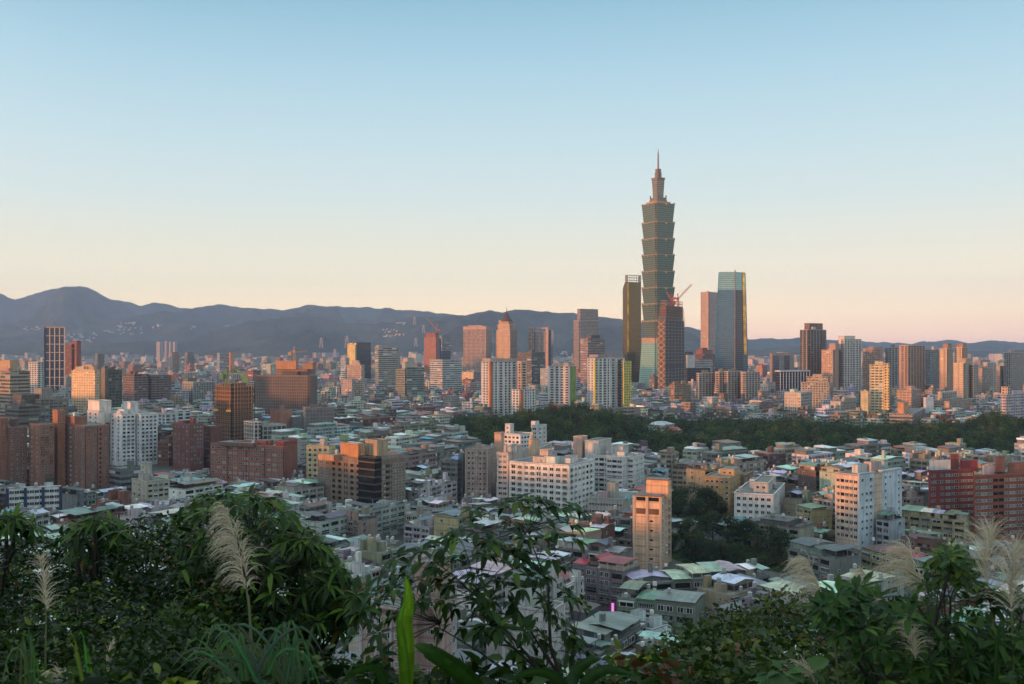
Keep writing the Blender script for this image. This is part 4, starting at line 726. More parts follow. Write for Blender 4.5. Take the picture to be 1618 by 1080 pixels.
bld('apartment_block', 'white and lilac apartment block by the picture edge above the trees', 'building', 1100, [('wall', 1581, 1590, 1640, 624, 'wide', (.48, .46, .48), {'ribs': [('R', 4, 1.0, .4)], 'tc': (.22, .2, .34)}), ('sunlit_core', 1582, 1592, 1597, 612, 'apt', (.56, .42, .34), {'dD': 8})], phi=58, tops=2)
bld('apartment_tower', 'pale beige tower with a white core far beyond the pink row', 'tower', 1750, [('wall', 1541, 1552, 1568, 582, 'apt', (.40, .33, .29)), ('core', 1553, 1560, 1574, 573, 'strip', (.42, .38, .36), {'dD': 20})], phi=45, tops=3)
bld('apartment_tower', 'beige apartment tower with a lit penthouse between two taller ones', 'tower', 1650, [('wall', 1574, 1580, 1592, 586, 'apt', (.36, .30, .27)), ('penthouse', 1576, 1580, 1586, 579, 'plain', (.5, .38, .28), {'dD': 5, 'yb': 586})], phi=45, tops=1)
# middle ground, centre and right
N3 = {'fh': 3.1, 'margin': .7}
bld('apartment_block', 'pinkish tower block with ribbed bays and sunlit top floors', 'building', 600, [('wall', 736, 770, 784, 711, 'tile', (.36, .27, .23), {'win': [('L', 5, 1.5, 1.5, 'dga', N3), ('R', 2, 1.5, 1.5, 'dc', N3)], 'ribs': [('L', 4, .9, .5)], 'tc': (.38, .28, .24), 'tanks': 1}), ('stair_head', 781, 792, 797, 685, 'plain', (.5, .33, .25), {'dD': 20, 'yb': 712})], phi=18, short='the ribbed pinkish block', tops=1)
bld('apartment_block', 'pale pink apartment block with a grey concrete core', 'building', 585, [('wall', 785, 803, 812, 716, 'tile', (.54, .46, .42), {'win': [('L', 2, 2.3, 1.5, 'sdp', N3)], 'most': 40}), ('core', 802, 816, 826, 706, 'conc', (.44, .43, .40), {'dD': 6})], phi=20, tops=1)
bld('apartment_block', 'white apartment block with two stair towers at the foot of the wood', 'building', 700, [('wall', 795, 822, 842, 687, 'plain', (.62, .63, .63), {'win': [('L', 4, 2, 1.5, 'dnc', N3), ('R', 4, 2, 1.5, 'dn', N3)]}), ('stair_tower', 798, 806, 812, 671, 'plain', (.55, .56, .56), {'dD': 12, 'yb': 687, 'win': [('L', 1, 1.4, 1.2, 'd')]}), ('rear_tower', 840, 849, 864, 673, 'plain', (.52, .53, .53), {'dD': 25, 'win': [('L', 2, 1.5, 1.3, 'dn'), ('R', 2, 1.5, 1.3, 'dg')]}), ('high_stair', 839, 846, 852, 665, 'plain', (.56, .57, .57), {'dD': 32, 'yb': 676})], phi=36)
bld('apartment_block', 'orange sunlit roof room block with twin brass tanks', 'building', 640, [('wall', 835, 850, 852, 694, 'plain', (.56, .40, .28), {'tanks': 2}), ('rear_wing', 824, 846, 872, 712, 'plain', (.44, .42, .38), {'dD': 5})], phi=14, tops=1)
bld('apartment_block', 'large white apartment block with caged windows and a blue shaded side', 'building', 560, [
    ('wall', 805, 899, 938, 736, 'tile', (.68, .67, .65), {'win': [('L', 9, 2.7, 1.8, 'w|g|s|g|w|s|d|s|g', {'fh': 3.3, 'margin': .6, 'drop': 1.0}), ('R', 6, 2.6, 1.6, 'dg|s|d.|s|n|dg', {'fh': 3.3, 'drop': 1.0})], 'ribs': [('L', 4, .5, .3)], 'tc': (.6, .59, .57), 'most': 98, 'tanks': 2}),
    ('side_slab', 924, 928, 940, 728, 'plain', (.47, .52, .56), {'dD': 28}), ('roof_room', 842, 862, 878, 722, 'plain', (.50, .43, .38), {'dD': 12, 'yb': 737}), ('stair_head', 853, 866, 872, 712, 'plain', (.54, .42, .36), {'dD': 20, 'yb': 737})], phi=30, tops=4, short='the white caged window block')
bld('apartment_block', 'white apartment block with a bowed facade and long ledges', 'building', 615, [
    ('wall', 936, 1002, 1018, 723, 'tile', (.60, .60, .59), {'win': [('L', 7, 3.0, 1.7, 's|n|d|s|c|d|s', {'fh': 3.2, 'margin': .5}), ('R', 2, 1.6, 1.5, 'd')], 'belts': 7, 'bw': .5, 'tc': (.52, .52, .50), 'tanks': 1}),
    ('bowed_bay', 958, 984, 1000, 724, 'tile', (.61, .61, .60), {'dD': -4, 'phi': 30, 'win': [('L', 3, 3.0, 1.6, 's|n|s', {'fh': 3.2, 'margin': .4})], 'belts': 7, 'bw': .4, 'tc': (.52, .52, .50)}), ('roof_room', 924, 946, 966, 698, 'plain', (.48, .47, .44), {'dD': 18, 'yb': 724}), ('stair_head', 906, 919, 928, 691, 'plain', (.56, .38, .30), {'dD': 22, 'yb': 724}), ('water_room', 964, 984, 993, 706, 'plain', (.46, .46, .44), {'dD': 16, 'yb': 724})], phi=26, tops=1, short='the bowed white block')
bld('office_block', 'low grey office with long strip windows below the bowed white block', 'building', 500, [('wall', 928, 986, 1003, 790, 'conc', (.33, .32, .29), {'win': [('L', 6, 3.4, 1.2, 's', {'fh': 3.6}), ('R', 2, 1.4, 1.4, 'd')], 'tanks': 2}), ('roof_room', 960, 972, 978, 765, 'conc', (.36, .35, .31), {'dD': 8, 'yb': 790}), ('blue_tarp_room', 985, 992, 1002, 783, 'plain', (.25, .50, .58), {'dD': 6, 'yb': 790})], phi=20, tops=1)
# the slim tower lit orange at its top
rt, og = bld('apartment_tower', 'slim tan concrete tower glowing orange at the top with narrow slit windows', 'building', 425, [
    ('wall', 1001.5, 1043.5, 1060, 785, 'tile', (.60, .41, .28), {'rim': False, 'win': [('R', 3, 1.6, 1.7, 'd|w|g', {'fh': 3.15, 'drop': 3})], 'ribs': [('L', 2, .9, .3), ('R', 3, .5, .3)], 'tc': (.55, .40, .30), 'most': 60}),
    ('roof_tank_room', 1021, 1056, 1061, 759, 'tile', (.64, .40, .25), {'dD': 5, 'phi': 24, 'yb': 786, 'rim': False}), ('coping', 1020.5, 1056, 1061.5, 757.5, 'plain', (.20, .09, .05), {'dD': 4.6, 'phi': 24, 'yb': 759.3, 'rim': False}), ('parapet_cap', 1001, 1043.5, 1060.5, 783.6, 'plain', (.22, .10, .06), {'dD': -.3, 'yb': 785.2, 'rim': False})], phi=22, short='the slim orange topped tower')
pw = foot(1001.5, 1043.5, 1060, 425, 22); b = MB(og)
lp = lambda t: (pw[3][0] + (pw[0][0] - pw[3][0]) * t, pw[3][1] + (pw[0][1] - pw[3][1]) * t)
def onface(b, t0, t1, z0, z1, out):
    a, c = lp(t0), lp(t1); nx, ny = -math.sin(R(22)), -math.cos(R(22)); b.prism([(a[0] + nx * out, a[1] + ny * out), (c[0] + nx * out, c[1] + ny * out), c, a], z0, z1, bottom=True)
for t0, t1 in ((.09, .44), (.56, .94)): onface(b, t0, t1, PZ(814, 424), PZ(805, 424), .12)
b.build('brown_panel', M['plain'], rt, color=(.14, .085, .06))
b = MB(og)
for t0, t1 in ((.09, .44), (.56, .94)): onface(b, t0, t1, PZ(793, 424), PZ(787, 424), .08)
b.build('roof_opening', M['pane'], rt)
for k in range(7):
    b = MB(og); zz = PZ(826 + k * 15, 424); onface(b, .60, .72, zz, zz + .7, .1); b.build('slit_window', M['pane'], rt)
b = MB(og)
for k in range(6): onface(b, .03, .98, PZ(835 + k * 15, 424), PZ(835 + k * 15, 424) + .14, .1)
b.build('floor_joint', M['plain'], rt, color=(.30, .22, .17))
bld('apartment_block', 'ochre apartment block with planted terrace and small dark windows', 'building', 555, [('wall', 1112, 1154, 1170, 756, 'tile', (.40, .26, .12), {'win': [('L', 5, 1.7, 1.5, 'dd.a', N3), ('R', 3, 1.3, 1.3, 'dw', N3)], 'tanks': 1}), ('roof_room', 1138, 1160, 1169, 741, 'tile', (.46, .32, .17), {'dD': 12, 'yb': 757, 'win': [('L', 2, 1.3, 1.2, 'd')]}), ('brick_wing', 1168, 1176, 1190, 752, 'tile', (.28, .17, .10), {'dD': 22, 'win': [('R', 2, 1.5, 1.3, 'd', N3)]})], phi=26, short='the ochre terrace block')
bld('apartment_block', 'white apartment block with dark square windows and stepped penthouse', 'building', 520, [('wall', 1160, 1222, 1240, 783, 'plain', (.66, .65, .63), {'win': [('L', 6, 1.9, 1.6, 'dds', {'fh': 3.4}), ('R', 3, 1.6, 1.5, 'dw')], 'tanks': 2}), ('penthouse', 1190, 1214, 1226, 764, 'plain', (.50, .47, .42), {'dD': 10, 'yb': 784, 'win': [('L', 2, 1.6, 1.3, 'd')]})], phi=22, tops=2, short='the white stepped block')
bld('apartment_tower', 'tall apartment tower with a peach face and a face tinted blue as shade', 'building', 470, [
    ('wall', 1319.5, 1357, 1412, 752, 'tile', (.55, .43, .34), {'rim': True, 'win': [('L', 5, 1.9, 1.5, 'dc|ns|dg|cs|d', {'fh': 3.25, 'margin': .5, 'drop': 1.4})], 'tanks': 0, 'most': 70}),
    ('blue_wing', 1356.4, 1357.6, 1381, 750, 'plain', (.50, .59, .66), {'dD': -.5, 'phi': 52, 'win': [('R', 3, 1.7, 1.3, '.d|.d|dgs', {'fh': 3.25, 'drop': 1.2})], 'most': 40}), ('blue_rear_wing', 1388, 1394, 1425, 745, 'plain', (.50, .59, .67), {'dD': 12, 'phi': 52, 'win': [('R', 4, 1.3, 1.2, 'da|d.|.|d', {'fh': 3.25, 'drop': 1.2})], 'most': 40}),  # blue of both wings is the side's shade put into their colour
    ('stair_head', 1346, 1356, 1390, 734, 'plain', (.48, .50, .50), {'dD': 8, 'phi': 52, 'yb': 752, 'win': [('R', 2, 1.2, 1.2, '.d')]})], phi=52, tops=1, short='the peach and blue tower')
RW = {'fh': 3.2, 'margin': .4}
bld('apartment_block', 'crimson brick apartment block with rows of white framed windows', 'building', 505, [('wall', 1467, 1470, 1538, 745, 'brick', (.21, .035, .032), {'win': [('R', 9, 2.5, 1.4, 's|d.|s|p|s|d|s|s|p', RW)], 'ribs': [('R', 3, .5, .3)], 'tc': (.16, .035, .03), 'most': 96}), ('white_roof_room', 1468, 1472, 1502, 727, 'plain', (.56, .57, .57), {'dD': 1, 'yb': 745}), ('brick_tower', 1500, 1503, 1515, 719, 'brick', (.24, .06, .045), {'dD': 12, 'yb': 745}), ('red_roof_room', 1517, 1520, 1545, 727, 'plain', (.34, .05, .05), {'dD': 12, 'yb': 745})], phi=74, short='the crimson brick block')
bld('apartment_block', 'orange brick apartment block with a black glass stair strip', 'building', 478, [('wall', 1538, 1540, 1650, 753, 'brick', (.22, .065, .04), {'win': [('R', 12, 2.8, 1.5, 's|p|s|n|n|s|p|s|sa|s|p|s', RW)], 'most': 98}), ('stair_strip', 1572, 1573, 1587, 748, 'glass', (.015, .017, .02), {'dD': 13, 'phi': 74}), ('stair_tower', 1572, 1574, 1588, 722, 'brick', (.20, .09, .075), {'dD': 15, 'yb': 750}), ('roof_storey', 1592, 1596, 1640, 733, 'brick', (.27, .11, .075), {'dD': 20, 'yb': 755}), ('lilac_roof_room', 1552, 1555, 1573, 736, 'plain', (.42, .36, .40), {'dD': 14, 'yb': 755})], phi=74, tops=0, short='the orange brick block')
# pink block low in the frame and its neighbours
rt, og = bld('apartment_block', 'mauve tiled apartment block with grey pilasters seen through the sapling', 'building', 222, [
    ('wall', 570, 641, 664, 966, 'tile', (.36, .25, .22), {'win': [('L', 4, 1.35, 1.35, 'p|c|c|p', {'fh': 3.15, 'margin': 1.0, 'drop': 1.1})], 'ribs': [('L', 3, .55, .3)], 'tc': (.38, .38, .39), 'tanks': 0}),
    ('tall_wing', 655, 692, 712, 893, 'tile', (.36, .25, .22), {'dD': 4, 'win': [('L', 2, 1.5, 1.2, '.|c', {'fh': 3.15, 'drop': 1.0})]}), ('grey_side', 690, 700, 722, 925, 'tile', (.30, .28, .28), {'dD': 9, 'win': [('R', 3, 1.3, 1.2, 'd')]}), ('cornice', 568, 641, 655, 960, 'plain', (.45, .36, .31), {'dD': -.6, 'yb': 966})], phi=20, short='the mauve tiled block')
bld('apartment_block', 'pale grey apartment block with small square windows behind the sapling leaves', 'building', 262, [('wall', 796, 872, 893, 968, 'tile', (.42, .41, .40), {'win': [('L', 5, 1.3, 1.3, 'cd', N3), ('R', 2, 1.3, 1.3, 'd', N3)], 'ribs': [('L', 2, .8, .4)], 'tc': (.46, .45, .44)})], phi=24, tops=2)
# ---------------------------------------------------------------- low walk-up blocks with sheet metal roofs
ROOFC = [('mint green', lin(122, 140, 130), 20), ('pale grey', lin(178, 184, 187), 26), ('slate grey', lin(80, 86, 90), 20), ('white', lin(226, 231, 234), 20), ('dark maroon', lin(84, 50, 48), 6), ('red', lin(150, 48, 52), 4),
         ('charcoal', lin(46, 47, 49), 9), ('sea green', lin(96, 132, 122), 7), ('rust brown', lin(116, 84, 66), 8), ('bright blue', lin(92, 150, 190), 2)]
WALLC = [('grey', (.17, .17, .165), 32), ('pale grey', (.40, .41, .405), 22), ('cream', (.36, .32, .245), 14), ('beige', (.28, .24, .185), 14), ('white', (.60, .61, .61), 16), ('yellowish', (.36, .31, .17), 6), ('brown', (.13, .09, .07), 8), ('brick red', (.22, .085, .06), 6), ('pale green', (.27, .31, .26), 3)]
def pick(tab, r): return r.choices(tab, [t[2] for t in tab])[0]
STOREY_ = {2: 'two', 3: 'three', 4: 'four', 5: 'five', 6: 'six', 7: 'seven'}

def roofsheet(b, x0, x1, y0, y1, z, kind, rise, t=.12):
    """a pitched sheet (its ribs run down the slope) closed underneath; kind 0 single pitch, 1 gable, 2 gable the other way"""
    if kind == 0: prof = [(y0, z), (y1, z + rise)]
    elif kind == 1: prof = [(y0, z), ((y0 + y1) / 2, z + rise), (y1, z)]
    else: prof = [(x0, z), ((x0 + x1) / 2, z + rise), (x1, z)]
    e0, e1 = (x0, x1) if kind < 2 else (y0, y1); pt = (lambda e, q, zz: (e, q, zz)) if kind < 2 else (lambda e, q, zz: (q, e, zz)); s = 0.0
    for (q0, z0), (q1, z1) in zip(prof, prof[1:]):
        w = math.hypot(q1 - q0, z1 - z0); L = e1 - e0
        top = [pt(e0, q0, z0), pt(e1, q0, z0), pt(e1, q1, z1), pt(e0, q1, z1)]
        if kind == 2: top = [pt(e0, q0, z0), pt(e0, q1, z1), pt(e1, q1, z1), pt(e1, q0, z0)]; uv = [(0, s), (0, s + w), (L, s + w), (L, s)]
        else: uv = [(0, s), (L, s), (L, s + w), (0, s + w)]
        n = b.add(top + [(p[0], p[1], p[2] - t) for p in top]); b.face((n, n + 1, n + 2, n + 3), uv); b.face((n + 7, n + 6, n + 5, n + 4), uv[::-1])
        for i in range(4): j = (i + 1) % 4; b.face((n + j, n + i, n + 4 + i, n + 4 + j), [(0, 0), (1, 0), (1, t), (0, t)])
        s += w

def shedwall(b, x0, x1, y0, y1, za, zb, kind, rise, mi=0):
    """walls under a pitched sheet, with gable or raked ends"""
    zf = lambda x, y: zb + (rise * (y - y0) / (y1 - y0) if kind == 0 else 0)
    p = [(x0, y0), (x1, y0), (x1, y1), (x0, y1)]; n = b.add([(x, y, za) for x, y in p] + [(x, y, zf(x, y)) for x, y in p])
    for i in range(4):
        j = (i + 1) % 4; w = math.hypot(p[j][0] - p[i][0], p[j][1] - p[i][1]); b.face((n + i, n + j, n + 4 + j, n + 4 + i), [(0, za), (w, za), (w, zb), (0, zb)], mi)
    b.face((n + 4, n + 5, n + 6, n + 7), [(0, 0)] * 4, mi)

LOWS = []
def walkup(cx, cy, yaw, L, W, fl, seed, near=True, spec=None):
    """one low block: walls with piers and ledges, sheet metal rooms and roofs on top, stair heads, tanks, windows. x runs along the row"""
    r = random.Random(seed); spec = spec or {}; H = spec.get('h', fl * 3.12 + .7); wn, wc, _ = spec.get('wall') or pick(WALLC, r); wc = tuple(c * r.uniform(.85, 1.12) for c in wc)
    root = thing('low_apartment_block', '', 'building', (cx, cy, 0), yaw); org = (0, 0, 0); x0, x1, y0, y1 = -L / 2, L / 2, -W / 2, W / 2
    d = math.hypot(cx, cy); usew = near and d < 620
    b = MB(); b.box(x0, x1, y0, y1, 0, H, 0, 1, bottom=False)
    for a, c in (((x0, y0), (x1, y0)), ((x1, y0), (x1, y1)), ((x1, y1), (x0, y1)), ((x0, y1), (x0, y0))):
        b.bar((*a, H + .4), (*c, H + .4), .22, 2)
    un = max(2, round(L / r.uniform(5.2, 7.0))); uw = L / un
    if d < 700:
        for s, yy in ((-1, y0), (1, y1)):
            for k in range(1, fl): zz = k * 3.12 + .5; b.box(x0 + .05, x1 - .05, yy - .28 if s < 0 else yy, yy if s < 0 else yy + .28, zz - .1, zz + .12, 2)
            for k in range(un + 1): xx = x0 + k * uw; b.box(max(x0, xx - .18), min(x1, xx + .18), yy - .34 if s < 0 else yy, yy if s < 0 else yy + .34, 0, H + .3, 2)
    b.build('wall', [M['tile' if (usew and wn in ('brick red', 'yellowish', 'cream')) else 'plain' if usew else 'walk'], M['slab'], M['plain']], root, color=wc)
    # rooftop: runs of units under one sheet, gaps with stair heads and tanks
    k = 0; cols = []; tn = 0
    first = pick(ROOFC, r)
    while k < un:
        run = min(r.choice((1, 1, 1, 2, 2, 3)), un - k); xa, xb = x0 + k * uw, x0 + (k + run) * uw; k += run
        if r.random() < spec.get('open', .16):
            sx = r.uniform(xa + 1.3, max(xa + 1.4, xb - 2.8)); sb = MB(); hh = r.uniform(2.6, 3.6); sb.box(sx, min(sx + r.uniform(2.6, 3.6), xb + .5), -r.uniform(1, 3), r.uniform(1.2, 3), H + .02, H + hh, 0, 1, bottom=False); sb.build('stair_head', [M['conc'], M['slab']], root, color=tuple(c * .95 for c in wc))
            if r.random() < .7: tank(root, (sx + 1.2, 0), r.uniform(.6, .95), H + hh + .02, r.uniform(1.0, 1.6), org); tn += 1
            continue
        nm, rc, _ = spec['roofs'][len(cols) % len(spec['roofs'])] if 'roofs' in spec else (first if r.random() < .3 else pick(ROOFC, r)); rc = tuple(c * r.uniform(.62, 1.12) for c in rc)
        kind = r.choice((0, 0, 1, 1, 1, 2)) if run > 1 else r.choice((0, 1, 2)); low = r.random() < .35; za = H + .02; zb = H + (r.uniform(.6, 1.0) if low else r.uniform(2.3, 3.0)); rise = r.uniform(.5, 1.3)
        ya, yb = y0 + r.choice((.2, .3, .6, 2.8)), y1 - r.choice((.2, .3, .6, 2.8)); ov = .45
        rb = MB(); roofsheet(rb, xa - .1, xb + .1, ya - ov, yb + ov, zb + (.18 if kind != 0 else .16), kind, rise)
        sb = MB(); shedwall(sb, xa + .25, xb - .25, ya + .1, yb - .1, za, zb, kind, rise)
        if kind:
            q0, q1, zt = ya + .1, yb - .1, zb
            if kind == 1:
                for xx, fl_ in ((xa + .25, 1), (xb - .25, 0)): n = sb.add([(xx, q0, zt), (xx, q1, zt), (xx, (q0 + q1) / 2, zt + rise)]); sb.face((n, n + 1, n + 2) if not fl_ else (n + 2, n + 1, n), [(0, 0), (q1 - q0, 0), (0, rise)])
            else:
                for yy, fl_ in ((q0, 0), (q1, 1)): n = sb.add([(xa + .25, yy, zt), (xb - .25, yy, zt), ((xa + xb) / 2, yy, zt + rise)]); sb.face((n, n + 1, n + 2) if not fl_ else (n + 2, n + 1, n), [(0, 0), (1, 0), (0, rise)])
        shc = r.choice([(.20, .21, .21), (.34, .36, .36), (.12, .125, .125), (.18, .25, .22), (.34, .30, .23), (.46, .46, .45), tuple(c * .8 for c in wc), (.16, .11, .09)])
        if not low and r.random() < .42:      # an open shelter: posts, a low wall and washing space under the sheet
            sb = MB(); sb.box(xa + .3, xb - .3, ya + .1, ya + .25, za, za + .95, bottom=False); sb.box(xa + .3, xb - .3, yb - .25, yb - .1, za, za + .95, bottom=False)
            for xx in (xa + .35, (xa + xb) / 2, xb - .35):
                for yy in (ya + .2, yb - .2): sb.box(xx - .07, xx + .07, yy - .07, yy + .07, za, zb + .1, bottom=False)
            sb.box(xa + .3, xb - .3, (ya + yb) / 2 - .1, (ya + yb) / 2 + .1, za, zb, bottom=False)
            shc = tuple(c * .7 for c in shc)
        sh = sb.build('rooftop_room', M['walk' if r.random() < .4 else 'sheet'], root, color=shc)
        rb.build('roof', M['sheet'], sh, color=rc)
        if nm not in cols: cols.append(nm)
        if r.random() < .3: tank(root, (r.uniform(xa + .8, xb - .8), y0 + .9 if ya - y0 > 1.5 else r.uniform(ya + 1, yb - 1)), r.uniform(.5, .8), za if ya - y0 > 1.5 else zb + rise * .9, r.uniform(1.0, 1.5), org); tn += 1
    if r.random() < spec.get('stairs', .55) and d < 800:
        for q in range(r.choice((1, 2, 2, 3))):
            xx = x0 + (q + .5) * L / 3 + r.uniform(-2, 2); side = r.choice((-1, 1)); ty = y0 - .1 if side < 0 else y1 - 2.4; hh = H + r.uniform(2.8, 5.0); sb = MB(); sb.box(xx, xx + 2.7, ty - (.9 if side < 0 else -.9), ty + 2.4, 0, hh, 0, 1, bottom=False); sb.build('stair_tower', [M['conc'], M['slab']], root, color=tuple(min(.5, c * r.uniform(.8, 1.0)) for c in wc))
            if r.random() < .5: tank(root, (xx + 1.3, ty + 1.0), .75, hh + .02, 1.3, org); tn += 1
    for q in range(r.choice((1, 2, 3, 4)) if d < 720 else 0):      # cooling units and small masonry boxes on the roof
        xx, yy = r.uniform(x0 + .8, x1 - 1.6), r.choice((y0 + .5, y1 - 1.5, r.uniform(-1, 1))); zz = H + (.0 if abs(yy) > W / 2 - 2 else 3.6); s_ = r.uniform(.7, 1.3); sb = MB()
        if r.random() < .55: sb.box(-s_ / 2, s_ / 2, -.4, .4, .15, .15 + s_ * .9); sb.box(-s_ / 2, s_ / 2, -.3, .3, 0, .15); sb.build('cooling_unit', M['ac'], root, (xx, yy, zz))
        else: sb.box(-s_, s_, -s_ * .8, s_ * .8, -3.5 if zz > H else 0, r.uniform(1.2, 2.4)); sb.build('roof_hut', M['conc'], root, (xx, yy, zz), wc)
    if d < 560 and r.random() < .5:
        sb = MB(); hx = r.uniform(x0 + 1, x1 - 1); hh = r.uniform(3.5, 6); sb.bar((hx, 0, H), (hx, 0, H + hh), .09)
        for q in range(5): sb.bar((hx - .6 + q * .08, 0, H + hh - .25 * q), (hx + .6 - q * .08, 0, H + hh - .25 * q), .06)
        sb.build('aerial', M['steel'], root)
    if usew:
        sp = []; p3 = [(x0, y0 - .02), (x1, y0 - .02), (x1, y1 + .02), (x0, y1 + .02)]; cs, sn = math.cos(yaw), math.sin(yaw)
        ws = lambda p: Vector((cx + p[0] * cs - p[1] * sn, cy + p[0] * sn + p[1] * cs, 0))
        for a, c in ((0, 1), (1, 2), (2, 3), (3, 0)):
            wa, wb = ws(p3[a]), ws(p3[c]); dd = wb - wa; nn = Vector((dd.y, -dd.x, 0))
            if nn.dot(-(wa + wb) / 2) <= 0: continue
            long = a % 2 == 0
            if long: sp.append(facade(p3[a], p3[c], .6, H - .2, 3.12, un, uw * .78, 1.75, r.choice(('sgnwgsbn', 'gnswpsb', 'sbgbnswc', 'nbgnsd')), wc, .9, 0, r))
            else: sp.append(facade(p3[a], p3[c], .6, H - .2, 3.12, 2, 1.3, 1.3, 'd.c..g', wc, .9, 1.5, r))
        flat_windows(root, sp, ws, most=60 if d < 400 else 44)
    if not spec.get('label'): LOWS.append((root, wn, fl, cols, tn, Vector((cx, cy, H))))
    else: root['label'] = spec['label']; root['group'] = 'low walk-up blocks of the old quarter'
    return root

def flat_windows(root, specs, ws, most):
    n = 0; rest = []
    for p, q, its in specs:
        d = Vector((q[0] - p[0], q[1] - p[1], 0)); d.normalize(); rz = math.atan2(d.y, d.x)
        for it in sorted(its, key=lambda t: -t[1]):
            u, zz, w, h, k, c = it
            sx, sy = proj((*ws((p[0] + d.x * u, p[1] + d.y * u))[:2], zz))
            if sx < -20 or sx > 1640 or sy > 1090: continue
            n += 1
            if n > most: continue
            o = bpy.data.objects.new(WNAME.get(k, 'window'), WK[k][0]); COL.objects.link(o); o.parent = root; o.location = (p[0] + d.x * u, p[1] + d.y * u, zz); o.rotation_euler = (0, 0, rz); o.scale = (w, 1, h); o.color = (*c, 1)

def rectof(cx, cy, yaw, L, W):
    c, s = math.cos(yaw), math.sin(yaw); return [(cx + x * c - y * s, cy + x * s + y * c) for x, y in ((-L / 2, -W / 2), (L / 2, -W / 2), (L / 2, W / 2), (-L / 2, W / 2))]
def overlap(a, b):
    for P_ in (a, b):
        for i in range(len(P_)):
            p, q = P_[i], P_[(i + 1) % len(P_)]; nx, ny = q[1] - p[1], p[0] - q[0]
            pa = [nx * v[0] + ny * v[1] for v in a]; pb = [nx * v[0] + ny * v[1] for v in b]
            if max(pa) <= min(pb) + 1e-6 or max(pb) <= min(pa) + 1e-6: return False
    return True
KEEPB = [(min(p[0] for p in k), max(p[0] for p in k), min(p[1] for p in k), max(p[1] for p in k), k) for k in KEEP]
def clear(rc):
    x0, x1 = min(p[0] for p in rc), max(p[0] for p in rc); y0, y1 = min(p[1] for p in rc), max(p[1] for p in rc)
    return not any(k[0] < x1 and k[1] > x0 and k[2] < y1 and k[3] > y0 and overlap(rc, k[4]) for k in KEEPB)
def keep(rc): KEEPB.append((min(p[0] for p in rc), max(p[0] for p in rc), min(p[1] for p in rc), max(p[1] for p in rc), rc))

# low blocks placed by hand: (eave corners of the near long wall in the photo, eave height, depth, ...)
RC = {n: (n, c, w) for n, c, w in ROOFC}; WC = {n: (n, c, w) for n, c, w in WALLC}
def hand(ax, ay, bx, by, H, W, fl, label, wall='grey', roofs=('pale grey',), open_=.1, stairs=.5, seed=1):
    Ya = (CH - H) * F / (ay - HY); Yb = (CH - H) * F / (by - HY); a = Vector((PX(ax, Ya), Ya)); c = Vector((PX(bx, Yb), Yb)); d = c - a; L = d.length; yaw = math.atan2(d.y, d.x); n = Vector((-d.y, d.x)) / L; m = (a + c) / 2 + n * W / 2
    rc = rectof(m.x, m.y, yaw, L, W); keep(rc); walkup(m.x, m.y, yaw, L, W, fl, seed, True, dict(h=H, wall=WC[wall], roofs=[RC[q] for q in roofs], open=open_, stairs=stairs, label=label))
hand(507, 826, 640, 796, 14.5, 13, 4, 'long grey walk-up terrace with flat grey sheet roofs below the brown corner block', 'pale grey', ('slate grey', 'slate grey', 'pale grey'), .12, .0, 3)
hand(640, 813, 745, 812, 13.0, 12, 4, 'beige walk-up row with maroon and rose sheet roofs and square concrete stair towers', 'beige', ('slate grey', 'dark maroon', 'red'), .1, 1, 5)
hand(975, 945, 1098, 958, 13.5, 15, 4, 'grey walk-up block with wide pale mint roof and a maroon roof at its end', 'grey', ('mint green', 'mint green', 'dark maroon'), 0, 0, 8)
hand(1004, 922, 1180, 912, 12.5, 15, 4, 'long walk-up row roofed in pale blue grey sheets ending in mint', 'grey', ('pale grey', 'pale grey', 'mint green'), .0, 0, 9)
hand(945, 1036, 1024, 985, 12.5, 16, 4, 'walk-up block with one large mint green hipped sheet roof', 'grey', ('mint green', 'sea green'), 0, 0, 12)
hand(968, 980, 1030, 996, 11.5, 9, 4, 'pale blue painted house with roof parapet and one small window', 'white', ('white',), .95, 0, 13)
hand(905, 893, 985, 905, 14.5, 12, 4, 'walk-up block with a bright red rooftop hut and silver roofs', 'grey', ('red', 'red'), 0, 0, 15)
hand(1258, 938, 1372, 972, 10.5, 14, 3, 'white warehouse like block with narrow dark slots and a red tiled hut', 'white', ('white', 'red'), .2, 0, 17)
hand(1246, 866, 1312, 884, 12.5, 15, 4, 'drab grey tall house with flat slate roof and plain rendered gable', 'grey', ('slate grey',), 0, 0, 19)
hand(1361, 868, 1480, 905, 12.0, 12, 4, 'yellow green banded walk-up row with dark red and mint roofs below the blue tower', 'yellowish', ('dark maroon', 'red', 'mint green'), 0, 0, 21)
hand(1258, 800, 1282, 806, 13.5, 12, 4, 'narrow cream walk-up house with mint shed roof and balcony on each floor', 'yellowish', ('mint green',), 0, 0, 23)
hand(1200, 828, 1262, 836, 11.5, 16, 3, 'block under a broad charcoal pitched roof beside the yellow houses', 'beige', ('charcoal',), 0, 0, 25)
hand(1420, 812, 1525, 824, 12, 12, 4, 'yellowish walk-up row with pale green huts in front of the crimson brick block', 'yellowish', ('mint green', 'white', 'pale grey'), .1, 0, 27)

